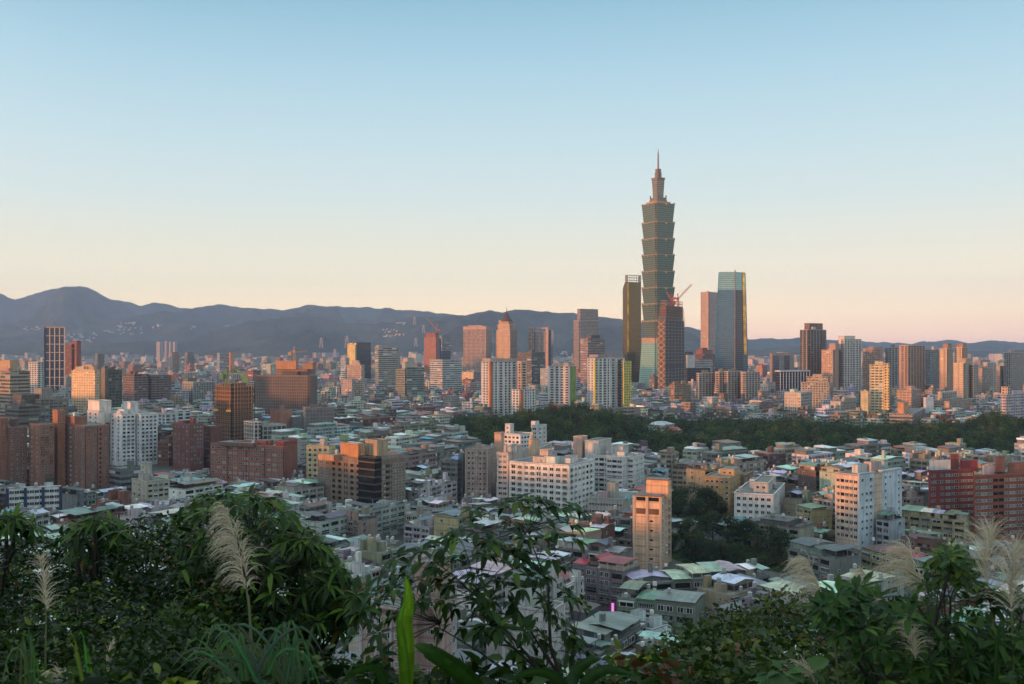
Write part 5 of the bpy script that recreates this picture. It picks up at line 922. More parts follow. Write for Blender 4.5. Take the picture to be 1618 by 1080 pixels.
# the rest of the old quarter: rows on a turned street grid
def allowed(x, y):
    if y < 225 or abs(x) > .55 * y + 14: return False
    px, py = proj((x, y, 12)); top = proj((x, y, 17))[1]
    if px < 520 and py > 890: return False
    if 520 <= px < 560 and py > 1010: return False
    if px > 1075 and py > 985 - (px - 1075) * .02: return False
    if px > 1290 and py > 960: return False
    if y < 905 - (75 if px > 1050 else 0) * min(1, max(0, (px - 700) / 350)): pass
    # park and wood
    for (qx, qy, rx, ry) in PARKS:
        if ((x - qx) / rx) ** 2 + ((y - qy) / ry) ** 2 < 1: return False
    if wood_at(x, y): return False
    return True
WOOD_A = [(690, 960), (740, 850), (800, 785), (900, 775), (1000, 775), (1075, 765)]; WOOD_B = [(1075, 765), (1200, 745), (1300, 740), (1450, 755), (1700, 790)]
def wood_at(x, y):
    px = CX + F * x / y
    if px < 690: return False
    n = mnoise.noise(Vector((x * .02, y * .02, 7.0))) * 14
    if px < 1075: return interp(WOOD_A, px) + n < y < interp([(690, 990), (740, 1090), (900, 1160), (1000, 1130), (1075, 1100)], px) + n
    return interp(WOOD_B, px) + n < y < interp([(1075, 1100), (1200, 1085), (1400, 1060), (1520, 1040), (1560, 1090), (1700, 1120)], px) + n
def gxy(px, D): return (PX(px, D), D)
PARKS = [(*gxy(1122, 462), 22, 36), (*gxy(1096, 548), 24, 34), (*gxy(1165, 455), 26, 28), (*gxy(1228, 446), 18, 26)]
cand = []; HIDDEN = []
rr = random.Random(5)
BW_, BH_ = 118.0, 66.0
for zone, ang in ((0, 60.0), (1, 37.0)):
    A = Vector((math.cos(R(ang)), math.sin(R(ang)))); B_ = Vector((-A.y, A.x))
    for i in range(-14, 16):
        for j in range(-20, 16):
            o = A * (i * BW_) + B_ * (j * BH_); turn = rr.random() < .25; jit = R(rr.uniform(-4, 4)); al, th = (A, B_) if not turn else (B_, -A); bl, bt = (BW_ - 7, BH_ - 7) if not turn else (BH_ - 7, BW_ - 7)
            c0 = o + A * (BW_ / 2) + B_ * (BH_ / 2); t = -bt / 2
            while t < bt / 2 - 9:
                W = rr.uniform(10.5, 14); s = -bl / 2
                while s < bl / 2 - 9:
                    L = min(rr.choice((14, 20, 26, 32, 40)) * rr.uniform(.9, 1.15), bl / 2 - s)
                    if L < 8: break
                    q = al * (s + L / 2) + th * (t + W / 2); cj, sj = math.cos(jit), math.sin(jit); q = Vector((q.x * cj - q.y * sj, q.x * sj + q.y * cj)); m = c0 + q
                    s += L + rr.choice((.3, .3, .3, 2.0, 4.0)); px = CX + F * m.x / max(m.y, 1)
                    if (zone == 0) != (px < 1085 + 40 * math.sin(m.y * .03)): continue
                    yaw = math.atan2(al.y, al.x) + jit
                    if m.y < 222 or m.y > 1180: continue
                    if not allowed(m.x, m.y):
                        if m.y < 560 and abs(m.x) < .9 * m.y + 60 and hill_z(m.x, m.y) < .5 and not any(((m.x - q_[0]) / q_[2]) ** 2 + ((m.y - q_[1]) / q_[3]) ** 2 < 1 for q_ in PARKS): HIDDEN.append((m.x, m.y, yaw, L - .2, W, rr.choice((3, 4, 4))))
                        continue
                    cand.append((m.x, m.y, yaw, L - .2, W, (rr.choice((4, 4, 4, 5, 5, 6, 7, 8)) if m.y > 520 else rr.choice((3, 4, 4, 4, 5, 5))) if m.y > 330 else rr.choice((3, 4, 4))))
                t += W + (rr.choice((2.2, 2.6, 3.0)) if rr.random() < .55 else rr.uniform(4.5, 6.5))
cand.sort(key=lambda c: c[1])
# the photo shows these buildings down to about this height in the picture: low blocks in front of them stay below it
sg = gxy(968, 335); keep(rectof(sg[0], sg[1], 0, 3, 3))
FRONT = [(1465, 1537, 832, 505), (1537, 1618, 846, 478), (1319, 1425, 862, 470), (1000, 1062, 895, 425), (1160, 1240, 812, 520), (1112, 1190, 800, 555), (800, 938, 796, 560), (736, 800, 782, 600), (503, 640, 786, 545), (333, 470, 750, 640), (0, 95, 800, 560), (47, 172, 766, 650), (0, 45, 752, 655), (138, 250, 742, 800), (938, 1018, 766, 615), (928, 1003, 800, 500), (484, 524, 742, 640), (208, 268, 782, 600), (270, 345, 738, 770), (340, 400, 690, 860), (507, 640, 842, 470), (1361, 1470, 895, 425), (1246, 1320, 905, 395), (952, 984, 978, 335), (1000, 1185, 950, 300), (1068, 1250, 878, 440), (1064, 1150, 812, 545)]
def hides(rc, h):
    ps = [proj((p[0], p[1], h + 3.2)) for p in rc]; xa, xb = min(p[0] for p in ps), max(p[0] for p in ps); yt = min(p[1] for p in ps); d = min(p[1] for p in rc)
    return any(xa < f[1] - 3 and xb > f[0] + 3 and d < f[3] - 4 and yt < f[2] for f in FRONT)
LOWMASS = []
n_low = 0
for c in cand:
    rc = rectof(c[0], c[1], c[2], c[3], c[4])
    if any(wood_at(*p) for p in rc) or not clear(rc): 
        L2 = c[3] * .5; ok = False
        for sgn in (-1, 1):
            m = (c[0] + math.cos(c[2]) * sgn * c[3] * .25, c[1] + math.sin(c[2]) * sgn * c[3] * .25); r2 = rectof(*m, c[2], L2 - .3, c[4])
            if clear(r2) and not any(wood_at(*p) for p in r2) and L2 > 6: c = (*m, c[2], L2 - .3, c[4], c[5]); rc = r2; ok = True; break
        if not ok: continue
    h = c[5] * 3.12 + .7
    if hides(rc, h):
        for fl in (3, 2, 1):
            if not hides(rc, fl * 3.12 + .7): break
        else: continue
        c = (*c[:5], fl)
    keep(rc)
    if n_low < 285 and c[1] < 900: walkup(*c[:6], seed=int(c[0] * 31 + c[1] * 17)); n_low += 1
    else: LOWMASS.append(c)

for c in HIDDEN:
    rc = rectof(*c[:5])
    if clear(rc) and not hides(rc, c[5] * 3.12 + .7): keep(rc); LOWMASS.append(c)
# labels: what each low block looks like and which landmark it stands by
ORD = ['', 'second ', 'third ', 'fourth ', 'fifth ', 'sixth ', 'seventh ', 'eighth ', 'ninth ', 'tenth ', 'eleventh ', 'twelfth ', 'thirteenth ', 'fourteenth ', 'fifteenth ', 'sixteenth ', 'seventeenth ', 'eighteenth ', 'nineteenth ', 'twentieth ']
seen = {}
for root, wn, fl, cols, tn, p in LOWS:
    px, py = proj(p); best = min((q for q in NAMED if abs(q[2][1] - p.y) < 500), key=lambda q: (q[2][0] - p.x) ** 2 + (q[2][1] - p.y) ** 2)
    dx, dy = p.x - best[2][0], p.y - best[2][1]
    rel = ('beyond' if dy > 0 else 'before') if abs(dy) > abs(dx) else ('left of' if dx < 0 else 'right of')
    key = (rel, best[0]); seen.setdefault(key, []).append((dx * dx + dy * dy, root, wn, fl, cols))
for (rel, lm), lst in seen.items():
    for i, (_, root, wn, fl, cols) in enumerate(sorted(lst, key=lambda t: t[0])):
        rf = f"{cols[0]} roofs" if cols else 'open roof'
        o = ORD[i] if i < len(ORD) else {2: 'twenty-', 3: 'thirty-', 4: 'forty-'}[(i + 1) // 10] + ['', 'first ', 'second ', 'third ', 'fourth ', 'fifth ', 'sixth ', 'seventh ', 'eighth ', 'ninth '][(i + 1) % 10] if i < 49 else 'outermost '
        tag(root, f"{wn} block with {rf}, {o.strip() or 'first'} {rel} {lm}", None, 'low walk-up blocks of the old quarter')

# ---------------------------------------------------------------- the city beyond, too many to count: one mass
def citymass(name, items, seed):
    """items: (x, y, yaw, L, W, h, facade index, colour, roof colour or None)"""
    b = MB(); mats = [M['far_apt'], M['far_wide'], M['far_band'], M['far_walk'], M['far_balc'], M['far_plain'], M['far_sheet']]; r = random.Random(seed)
    for x, y, yaw, L, W, h, fi, c, rc in items:
        b.c = c; p = rectof(x, y, yaw, L, W); b.prism(p, 0, h, fi, 5)
        if rc is not None:
            n = max(1, int(L / 9)) if y < 1600 else 1
            for k in range(n):
                if r.random() < .2: continue
                u = -L / 2 + L * (k + .5) / n; q = (x + u * math.cos(yaw), y + u * math.sin(yaw)); w = L / n - .4; hh = r.choice((.5, 1.0, 2.4, 3.0)); b.c = tuple(v * r.uniform(.8, 1.15) for v in (rc if r.random() < .5 else pick(ROOFC, r)[1])); rp = rectof(*q, yaw, w, W * r.uniform(.7, 1.02)); z1 = h + hh
                if hh > 2: b.c, kc = (.17, .175, .17), b.c; b.prism(inset(rp, .4), h, z1 - .2, 5); b.c = kc
                n0 = b.add([(*rp[0], z1), (*rp[1], z1), (*rp[2], z1 + .9), (*rp[3], z1 + .9), (*rp[0], z1 - .2), (*rp[1], z1 - .2), (*rp[2], z1 - .2), (*rp[3], z1 - .2)]); b.face((n0, n0 + 1, n0 + 2, n0 + 3), [(0, 0), (w, 0), (w, W), (0, W)], 6)
                for i in range(4): j = (i + 1) % 4; b.face((n0 + j, n0 + i, n0 + 4 + i, n0 + 4 + j), [(0, 0)] * 4, 6)
        if y < 4200 and r.random() < .75:
            for k in range(r.choice((1, 1, 2))):
                u, w_ = r.uniform(-.35, .35) * L, r.uniform(-.3, .3) * W; s = r.uniform(2.5, 5) * (1 if y < 2000 else 1.6); b.c = tuple(v * r.uniform(.8, 1.1) for v in c); q = (x + u * math.cos(yaw) - w_ * math.sin(yaw), y + u * math.sin(yaw) + w_ * math.cos(yaw)); b.prism(rectof(*q, yaw, s, s * r.uniform(.7, 1.2)), h, h + r.uniform(2.5, 5.5), 5)
    o = b.build(name, mats); tag(o, kind='stuff'); return o
FARC = [(.42, .41, .40), (.50, .49, .47), (.34, .33, .32), (.45, .38, .34), (.40, .33, .28), (.30, .22, .18), (.52, .44, .38), (.22, .20, .19), (.27, .13, .10), (.46, .48, .49), (.38, .40, .40), (.55, .54, .52)]
items = [(c[0], c[1], c[2], c[3], c[4], c[5] * 3.12 + .7, 3, tuple(v * rr.uniform(.8, 1.15) for v in pick(WALLC, rr)[1]), pick(ROOFC, rr)[1]) for c in LOWMASS]
tag(citymass('city_blocks', items, 2), 'crowded low blocks with sheet roofs around the wooded knoll', 'buildings')
def scatter(y0, y1, cell, hs, ang, seed, sheet=.5, gap=.15):
    r = random.Random(seed); out = []; c, s = math.cos(ang), math.sin(ang); n = int(y1 * 1.3 / cell)
    for i in range(-n, n):
        for j in range(-n, n):
            if r.random() < gap: continue
            gx, gy = (i + r.uniform(-.22, .22)) * cell, (j + r.uniform(-.22, .22)) * cell; x, y = gx * c - gy * s, gx * s + gy * c
            if not (y0 < y < y1) or abs(x) > .545 * y + 25: continue
            L, W = cell * r.uniform(.5, .95), cell * r.uniform(.42, .75); yaw = ang + r.choice((0, PI / 2)) + r.uniform(-.06, .06)
            if wood_at(x, y): continue
            rc = rectof(x, y, yaw, L, W)
            if y < 3000 and not clear(rc): continue
            if y < 1200 and any(wood_at(*p) for p in rc): continue
            h = hs(r, x, y); col = tuple(v * r.uniform(.8, 1.15) for v in r.choice(FARC)); fi = 3 if h < 22 and r.random() < .6 else r.choice((0, 1, 1, 2, 4, 0))
            out.append((x, y, yaw, L, W, h, fi, col, pick(ROOFC, r)[1] if (h < 24 and r.random() < sheet) else None))
    return out
def h1(r, x, y):
    px = CX + F * x / y; base = r.choice((9, 12, 13, 15, 16, 17, 19, 22)); lim = 24 + max(0, y - 1250) * .02
    if r.random() < .10: base = r.uniform(22, lim + 6)
    return base
def h2(r, x, y):
    h = r.choice((12, 14, 16, 18, 21, 24)); q = r.random()
    if q < .16: h = r.uniform(24, 40)
    if q < .03: h = r.uniform(40, 58)
    return h
def h3(r, x, y):
    h = r.choice((12, 15, 18, 21, 26)); q = r.random()
    if q < .14: h = r.uniform(26, 48)
    if q < .025: h = r.uniform(48, 72)
    return h
tag(citymass('city_district', scatter(960, 1900, 21, h1, R(48), 21, .75), 3), 'dense low city roofs between the wood and the office towers', 'buildings')
tag(citymass('city_plain', scatter(1900, 4300, 36, h2, R(52), 22, .4), 4), 'hazy city plain of small blocks behind the towers', 'buildings')
tag(citymass('city_edge', scatter(4300, 7900, 64, h3, R(44), 23, .2, .22), 5), 'faint far city edge at the foot of the hills', 'buildings')
from mathutils.bvhtree import BVHTree
SLOPES = [BVHTree.FromPolygons([tuple(v.co) for v in o.data.vertices], [tuple(p.vertices) for p in o.data.polygons]) for o in COL.objects if o.name.endswith('_mountains')]
def onslope(px, py):
    d = Vector(((px - CX) / F, 1, -(py - HY) / F)).normalized(); hs = [h for h in (t.ray_cast(Vector((0, 0, CH)), d) for t in SLOPES) if h[0] is not None]
    return min(hs, key=lambda h: h[3])[0] if hs else None
r = random.Random(9); b = MB()
for (pa, pb, ya, yb, D, n) in ((38, 66, 515, 527, 10500, 12), (185, 224, 509, 528, 10300, 24), (100, 152, 526, 540, 9300, 26), (166, 180, 521, 526, 10300, 5), (240, 256, 512, 517, 10400, 4), (300, 312, 516, 521, 10200, 4), (346, 372, 514, 519, 9200, 4), (606, 640, 520, 533, 8700, 16), (624, 640, 508, 513, 9000, 6), (880, 905, 556, 562, 8200, 8)):
    for k in range(n):
        px, py = r.uniform(pa, pb), r.uniform(ya, yb); d = D + r.uniform(-200, 200); p = onslope(px, py)
        if p is None: continue
        L, W, h = r.uniform(12, 40), r.uniform(10, 16), r.uniform(8, 24); b.c = r.choice(((.6, .55, .5), (.65, .62, .6), (.5, .42, .36))); b.prism(rectof(p.x, p.y, r.uniform(0, 1.5), L, W), p.z - 12, p.z + h * .6, 0, 1)
o = b.build('hillside_houses', [M['far_wide'], M['far_plain']]); tag(o, 'scattered pale houses catching the sun on the mountain slopes', 'houses', None, 'stuff')
# ---------------------------------------------------------------- leaves
LEAF_F = [(0, 2, 1), (0, 3, 2), (1, 2, 5, 4), (2, 3, 6, 5), (4, 5, 7), (5, 6, 7)]
def leafmesh(name, pos, tdir, nrm, ln, wd, col, mats, parent=None, org=(0, 0, 0), droop=.25, fold=.18, simple=False):
    """one mesh of many single leaves: each with a folded midrib, pointed tip and a droop"""
    pos = np.asarray(pos, float) - np.asarray(org, float); n = len(pos); t = np.asarray(tdir, float); t /= np.linalg.norm(t, axis=1, keepdims=True) + 1e-9
    nr = np.asarray(nrm, float); nr = nr - t * (nr * t).sum(1, keepdims=True); nr /= np.linalg.norm(nr, axis=1, keepdims=True) + 1e-9; s = np.cross(t, nr)
    if simple: tx = np.array([0, .5, 1, .5]); ty = np.array([0, .5, 0, -.5]); tz = np.array([0, .04, -.1, .04]); faces = [(0, 1, 2, 3)]
    else: tx = np.array([0, .28, .28, .28, .66, .66, .66, 1.0]); ty = np.array([0, .46, 0, -.46, .38, 0, -.38, 0]); tz = np.array([0, fold, 0, fold, fold * .8, 0, fold * .8, 0.0])
    if not simple: faces = LEAF_F
    ln = np.asarray(ln, float)[:, None]; wd = np.asarray(wd, float)[:, None]; k = len(tx); dr = np.broadcast_to(np.asarray(droop, float).reshape(-1, 1) if np.ndim(droop) else np.full((1, 1), droop), (n, 1))
    v = pos[:, None, :] + t[:, None, :] * (tx[None, :, None] * ln[:, :, None]) + s[:, None, :] * (ty[None, :, None] * wd[:, :, None]) + nr[:, None, :] * ((tz[None, :] * wd - dr * ln * (tx[None, :] ** 2))[:, :, None])
    lt = np.concatenate([np.array(f) for f in faces]); cnt = np.array([len(f) for f in faces]); nl = len(lt)
    loops = (np.arange(n)[:, None] * k + lt[None, :]).ravel(); totals = np.tile(cnt, n); starts = np.concatenate([[0], np.cumsum(totals)[:-1]])
    me = bpy.data.meshes.new(name); me.vertices.add(n * k); me.vertices.foreach_set('co', v.reshape(-1).astype(np.float32)); me.loops.add(len(loops)); me.loops.foreach_set('vertex_index', loops.astype(np.int32))
    me.polygons.add(len(totals)); me.polygons.foreach_set('loop_start', starts.astype(np.int32)); me.polygons.foreach_set('loop_total', totals.astype(np.int32)); me.update(calc_edges=True)
    ca = me.color_attributes.new('col', 'FLOAT_COLOR', 'CORNER'); c4 = np.ones((n, nl, 4), np.float32); c4[:, :, :3] = np.asarray(col)[:, None, :]; ca.data.foreach_set('color', c4.ravel()); me.materials.append(mats)
    me.validate(); return link(name, me, parent)
def rnd_unit(n): v = rng.normal(size=(n, 3)); return v / np.linalg.norm(v, axis=1, keepdims=True)
M['leaf'] = leafmat('leaf', .28, .38); M['farleaf'] = leafmat('far_leaf', .2, .6); M['grass'] = leafmat('grass_blade', .3, .4); M['bark'] = plainmat('bark', (.045, .035, .026), .9, nscale=6, namp=.6); M['plume'] = leafmat('plume_hair', .3, .7, tint=(1.0, .97, .9))
def mixcol(n, tab):
    p = np.array([t[0] for t in tab], float); p /= p.sum(); idx = rng.choice(len(tab), n, p=p); c = np.array([t[1] for t in tab], float)[idx]; return c * rng.uniform(.7, 1.3, (n, 1)) * rng.uniform(.93, 1.07, (n, 3))

# ---------------------------------------------------------------- wooded knoll and tree belt behind the old quarter
def wood_h(x, y):
    px = CX + F * x / y
    if px < 1075: lo = interp(WOOD_A, px); hi = interp([(690, 990), (740, 1090), (900, 1160), (1000, 1130), (1075, 1100)], px); hh = interp([(690, 1), (730, 15), (800, 18), (870, 27), (930, 25), (1000, 14), (1075, 12)], px)
    else: lo = interp(WOOD_B, px); hi = interp([(1075, 1100), (1200, 1085), (1400, 1060), (1520, 1040), (1560, 1090), (1700, 1120)], px); hh = interp([(1075, 12), (1200, 12), (1280, 13), (1330, 6), (1400, 8), (1520, 11), (1580, 17), (1700, 17)], px)
    t = (y - lo) / max(hi - lo, 1)
    return hh * max(0.0, min(1, t * 1.9)) * max(0.0, min(1, (1.15 - t) * 2.2)) * (.85 + .3 * mnoise.noise(Vector((x * .02, y * .02, 1)))) if -.05 < t < 1.2 and px > 680 else -1.0
kn = gridmesh('wooded_knoll', lambda u, w: (u, w, wood_h(u, w) - .3), [-110 + i * 9 for i in range(76)], [730 + i * 9 for i in range(52)], mat_forest('knoll_soil', (.012, .018, .008), (.03, .04, .014), (.06, .065, .02), .08, 1)); tag(kn, kind='structure')
HUTS = [(1050, 1078, 676, 690, 962), (1020, 1066, 668, 690, 1000)]
WOODC = [(5, (.022, .050, .017)), (4, (.034, .068, .020)), (1.6, (.070, .082, .024)), (.5, (.07, .048, .024)), (2.5, (.015, .034, .014))]
tp, tt, tn_, tl, tw, tc = [], [], [], [], [], []; rw = random.Random(31)
y = 735.0
while y < 1175:
    x = -110.0
    while x < 620:
        xx, yy = x + rw.uniform(-2.6, 2.6), y + rw.uniform(-2.6, 2.6); x += 8.6
        if not wood_at(xx, yy) or abs(xx) > .545 * yy: continue
        px = CX + F * xx / yy
        if any(h[0] - 10 < px < h[1] + 8 and h[4] - 60 < yy < h[4] + 34 for h in HUTS) : continue
        if 1318 < px < 1372 and 905 < yy < 1010 and rw.random() < .85: continue
        z0 = max(0, wood_h(xx, yy)); H = rw.uniform(7, 14) * (1.0 + .75 * mnoise.noise(Vector((xx * .035, yy * .035, 2.2)))) * (1.25 if rw.random() < .12 else 1); rad = rw.uniform(3.6, 7.4); H *= .8 + rad * .055; n = int(34 * rad); base = np.array(WOODC[rw.choices(range(5), [w[0] for w in WOODC])[0]][1]) * rw.uniform(.5, 1.5)
        lob = rnd_unit(9) * np.array([rad * .58, rad * .58, H * .26]); ctr = np.array([xx, yy, z0 + H * .62]); k = rng.integers(0, 9, n); q = rnd_unit(n); rr_ = rng.uniform(.55, 1.0, (n, 1)) * np.array([[rad * .55, rad * .55, H * .22]])
        tp.append(ctr + lob[k] + q * rr_); nn = q + np.array([0, 0, .5]); tn_.append(nn); tt.append(np.cross(nn, rnd_unit(n))); s = rng.uniform(.7, 1.7, n); tl.append(s); tw.append(s * rng.uniform(.5, .9, n)); tc.append(base * rng.uniform(.7, 1.35, (n, 1)))
    y += 8.2
o = leafmesh('woodland', np.concatenate(tp), np.concatenate(tt), np.concatenate(tn_), np.concatenate(tl), np.concatenate(tw), np.concatenate(tc), M['farleaf'], simple=True)
tag(o, 'dark green wood covering the knoll and belt behind the old quarter', 'trees', None, 'stuff')
for (x0, x1, yt, yb, D), lab, co in zip(HUTS, ('red roofed hut half hidden among the trees of the wood', 'white house with flat roofs inside the wood beside the red hut'), ((.34, .24, .20), (.46, .47, .46))):
    r_, o_ = bld('house', lab, 'house', D, [('wall', x0, (x0 + x1) / 2 + 6, x1, yt + 5, 'wide', co)], phi=30); pl = foot(x0 - 1, (x0 + x1) / 2 + 6, x1 + 1, D - .5, 30)
    b = MB(o_); z = PZ(yt + 5, D) + .2; md = lambda a, c: ((a[0] + c[0]) / 2, (a[1] + c[1]) / 2); b.prism(pl, z, z + 3.2, 0, poly1=[lerp2(pl, .3, .3), lerp2(pl, .7, .3), lerp2(pl, .7, .7), lerp2(pl, .3, .7)], bottom=True); b.build('roof', M['sheet'], r_, color=(.42, .06, .07) if x0 > 1040 else (.45, .47, .48))

# ---------------------------------------------------------------- trees among the houses
def crownmesh(n, rad, H, leaf, tab, seed):
    lob = rnd_unit(14) * np.array([rad * .65, rad * .65, H * .26]); k = rng.integers(0, 14, n); q = rnd_unit(n); p = np.array([0, 0, H * .62]) + lob[k] + q * rng.uniform(.5, 1, (n, 1)) * np.array([[rad * .42, rad * .42, H * .18]])
    nn = q + np.array([0, 0, .4]); s = rng.uniform(.6, 1.4, n) * leaf; return p, np.cross(nn, rnd_unit(n)), nn, s, s * .6, np.array(tab) * rng.uniform(.65, 1.4, (n, 1))
PROTO = []
for i, (rad, H, co) in enumerate(((5.5, 11, (.022, .04, .013)), (4.6, 9.5, (.034, .05, .015)), (6.2, 12.5, (.018, .034, .014)), (4.2, 8.5, (.045, .055, .018)))):
    root = thing('street_tree', '', 'tree', (0, 0, 0)); b = MB(); b.tube([(0, 0, -.2), (.1, 0, H * .25), (.0, .15, H * .5)], [.28, .22, .12])
    for k in range(6): a = k * 1.05; b.tube([(.05, 0, H * .28), (math.cos(a) * rad * .35, math.sin(a) * rad * .35, H * .5), (math.cos(a) * rad * .6, math.sin(a) * rad * .6, H * .68)], [.13, .08, .03], 5)
    b.build('trunk', M['bark'], root); leafmesh('crown', *crownmesh(2200, rad, H, .55, co, i), M['farleaf'], root, simple=True); PROTO.append(root)
root = thing('palm_tree', '', 'tree', (0, 0, 0)); b = MB(); b.tube([(0, 0, -.2), (.15, 0, 4), (.1, .1, 9)], [.2, .15, .12]); b.build('trunk', M['bark'], root)
pp, pt, pn = [], [], []
for k in range(22):
    a = k * 2.4; el = rw.uniform(-.25, 1.1)
    for j in range(12):
        f = j / 12.0; dirv = np.array([math.cos(a), math.sin(a), 0]); c = np.array([.1, .1, 9]) + dirv * (f * 2.6 * math.cos(el * .7)) + np.array([0, 0, math.sin(el) * 2.6 * f - 2.1 * f * f]); side = np.array([-math.sin(a), math.cos(a), 0])
        for s in (-1, 1): pp.append(c); pt.append(side * s * 1.0 + dirv * .5 + np.array([0, 0, -.5])); pn.append(np.array([0, 0, 1.0]))
leafmesh('crown', pp, pt, pn, np.full(len(pp), .75), np.full(len(pp), .12), mixcol(len(pp), [(1, (.03, .05, .018))]), M['farleaf'], root, simple=True); PROTO.append(root)
def place_copy(proto, loc, rz, sc, label, group, first):
    if first: o = proto
    else:
        o = proto.copy(); COL.objects.link(o)
        for ch in list(proto.children): c = ch.copy(); COL.objects.link(c); c.parent = o
    o.location = loc; o.rotation_euler = (0, 0, rz); o.scale = (sc, sc, sc); o['label'] = label; o['group'] = group; return o
TR = [(0, 1072, 548, 1.6, 'dark round tree tucked behind the slim orange topped tower'), (2, 1092, 556, 1.6, 'broad dark tree before the ochre terrace block'), (0, 1116, 560, 1.5, 'round tree below the ochre terrace block windows'), (1, 1138, 556, 1.35, 'lighter tree closing the clump under the ochre block'), (2, 1082, 530, 1.4, 'lower dark tree at the near side of the clump by the slim tower'), (0, 1106, 532, 1.3, 'dense tree in the middle of the clump under the ochre block'), (1, 1062, 462, 1.0, 'small tree at the base of the slim orange topped tower'),
      (1, 1090, 470, 1.6, 'olive tree in the park beside the slim tower'), (3, 1102, 450, 1.5, 'yellowish bushy tree at the near park edge'), (0, 1126, 474, 1.5, 'large dark tree in the middle of the park'), (2, 1150, 472, 1.35, 'deep green tree between the park lawn and palms'), (3, 1142, 440, 1.1, 'low light green tree before the park palms'), (0, 1178, 470, 1.3, 'dark tree behind the park palms'), (2, 1114, 436, 1.1, 'dark green tree behind the pale blue grey roofed row'), (0, 1164, 430, 1.0, 'rounded tree touching the mint end of the long row'),
      (0, 1236, 440, 1.35, 'dark leafy tree beside the white warehouse'), (2, 1212, 456, 1.2, 'compact tree right behind the mint roofed row end'), (3, 1250, 428, .9, 'small pale tree by the warehouse corner'), (1, 1306, 474, .8, 'small roof height tree beside the peach and blue tower'), (0, 98, 590, 1.1, 'dark tree at the foot of the tall brick complex'), (2, 116, 594, 1.0, 'second dark tree against the brick complex wall'), (1, 548, 560, .7, 'small tree among roofs by the brown corner block')]
used = set()
for i, (k, px, D, sc, lab) in enumerate(TR): place_copy(PROTO[k], (PX(px, D), D, 0), i * 1.3, sc, lab, 'trees growing among the houses', k not in used); used.add(k)
for i, (px, D, sc, lab) in enumerate(((1190, 448, 1.0, 'tallest palm in the park with a bare trunk'), (1203, 452, .9, 'middle palm of the park trio'), (1221, 444, .85, 'shorter palm standing nearest the warehouse'))): place_copy(PROTO[4], (PX(px, D), D, 0), i * 2.0, sc * 1.25, lab, 'palms in the park', i == 0)

# lawn and low bushes of the park between the houses
b = MB()
for qx, qy, rx, ry in PARKS: n0 = b.add([(qx + (rx - 1) * math.cos(k * PI / 14), qy + (ry - 1) * math.sin(k * PI / 14), .05) for k in range(28)]); b.face(tuple(range(n0, n0 + 28)), [(0, 0)] * 28)
tag(b.build('park_lawn', mat_forest('lawn', (.016, .028, .010), (.03, .048, .015), (.05, .065, .022), .25, .3)), kind='structure')
tp, tt, tn_, tl, tc = [], [], [], [], []
for qx, qy, rx, ry in PARKS:
    for k in range(130):
        a, f = rw.uniform(0, 6.28), rw.random() ** .5; n = 60; h = rw.uniform(1.2, 4.2); q = rnd_unit(n); q[:, 2] = np.abs(q[:, 2]); tp.append(np.array([qx + rx * f * math.cos(a), qy + ry * f * math.sin(a), .1]) + q * np.array([h * .8, h * .8, h]) * rng.uniform(.5, 1, (n, 1))); nn = q + np.array([0, 0, .4]); tn_.append(nn); tt.append(np.cross(nn, rnd_unit(n))); tl.append(rng.uniform(.4, .9, n)); tc.append(np.array(rw.choice(WOODC)[1]) * rw.uniform(.5, 1.4) * rng.uniform(.7, 1.3, (n, 1)))
tl = np.concatenate(tl); tag(leafmesh('undergrowth', np.concatenate(tp), np.concatenate(tt), np.concatenate(tn_), tl, tl * .6, np.concatenate(tc), M['farleaf'], simple=True), 'low bushes filling the small park between the houses', 'undergrowth', None, 'stuff')

# ---------------------------------------------------------------- foreground plants on the hill
G_DARK = [(4, (.018, .042, .009)), (3, (.036, .078, .012)), (1.6, (.08, .135, .02)), (.4, (.10, .08, .018))]
def polyat(pts, x): return interp(pts, x)
def whorl(c, axis, n, ln, wd, out, spread=1.0, droop=(.15, .5)):
    """a rosette of leaves round a twig end"""
    axis = Vector(axis).normalized(); u = axis.orthogonal().normalized(); v = axis.cross(u); a0 = rw.uniform(0, 6.3)
    for k in range(n):
        a = a0 + k * 2.4; t = axis * rw.uniform(.05, .55) + (u * math.cos(a) + v * math.sin(a)) * spread; t.z -= rw.uniform(.0, .35); t.normalize(); nn = Vector((0, 0, 1)) * 1.0 + axis * .4
        out[0].append(tuple(Vector(c) + t * .01)); out[1].append(tuple(t)); out[2].append(tuple(nn + Vector((rw.uniform(-.4, .4), rw.uniform(-.4, .4), 0)))); s = rw.uniform(.65, 1.15); out[3].append(ln * s); out[4].append(wd * s * rw.uniform(.85, 1.15)); out[5].append(rw.uniform(*droop))
def skeleton(b, base, ends, r0, r1, sag=.0):
    for e in ends:
        base_, e = Vector(base), Vector(e); m1 = base_.lerp(e, .35) + Vector((rw.uniform(-.1, .1), rw.uniform(-.1, .1), .05)) * (e - base_).length * .5; m2 = base_.lerp(e, .7) + Vector((rw.uniform(-.06, .06), rw.uniform(-.06, .06), .02)) * (e - base_).length; b.tube([base_, m1, m2, e], [r0, r0 * .7, r0 * .45, r1], 6)
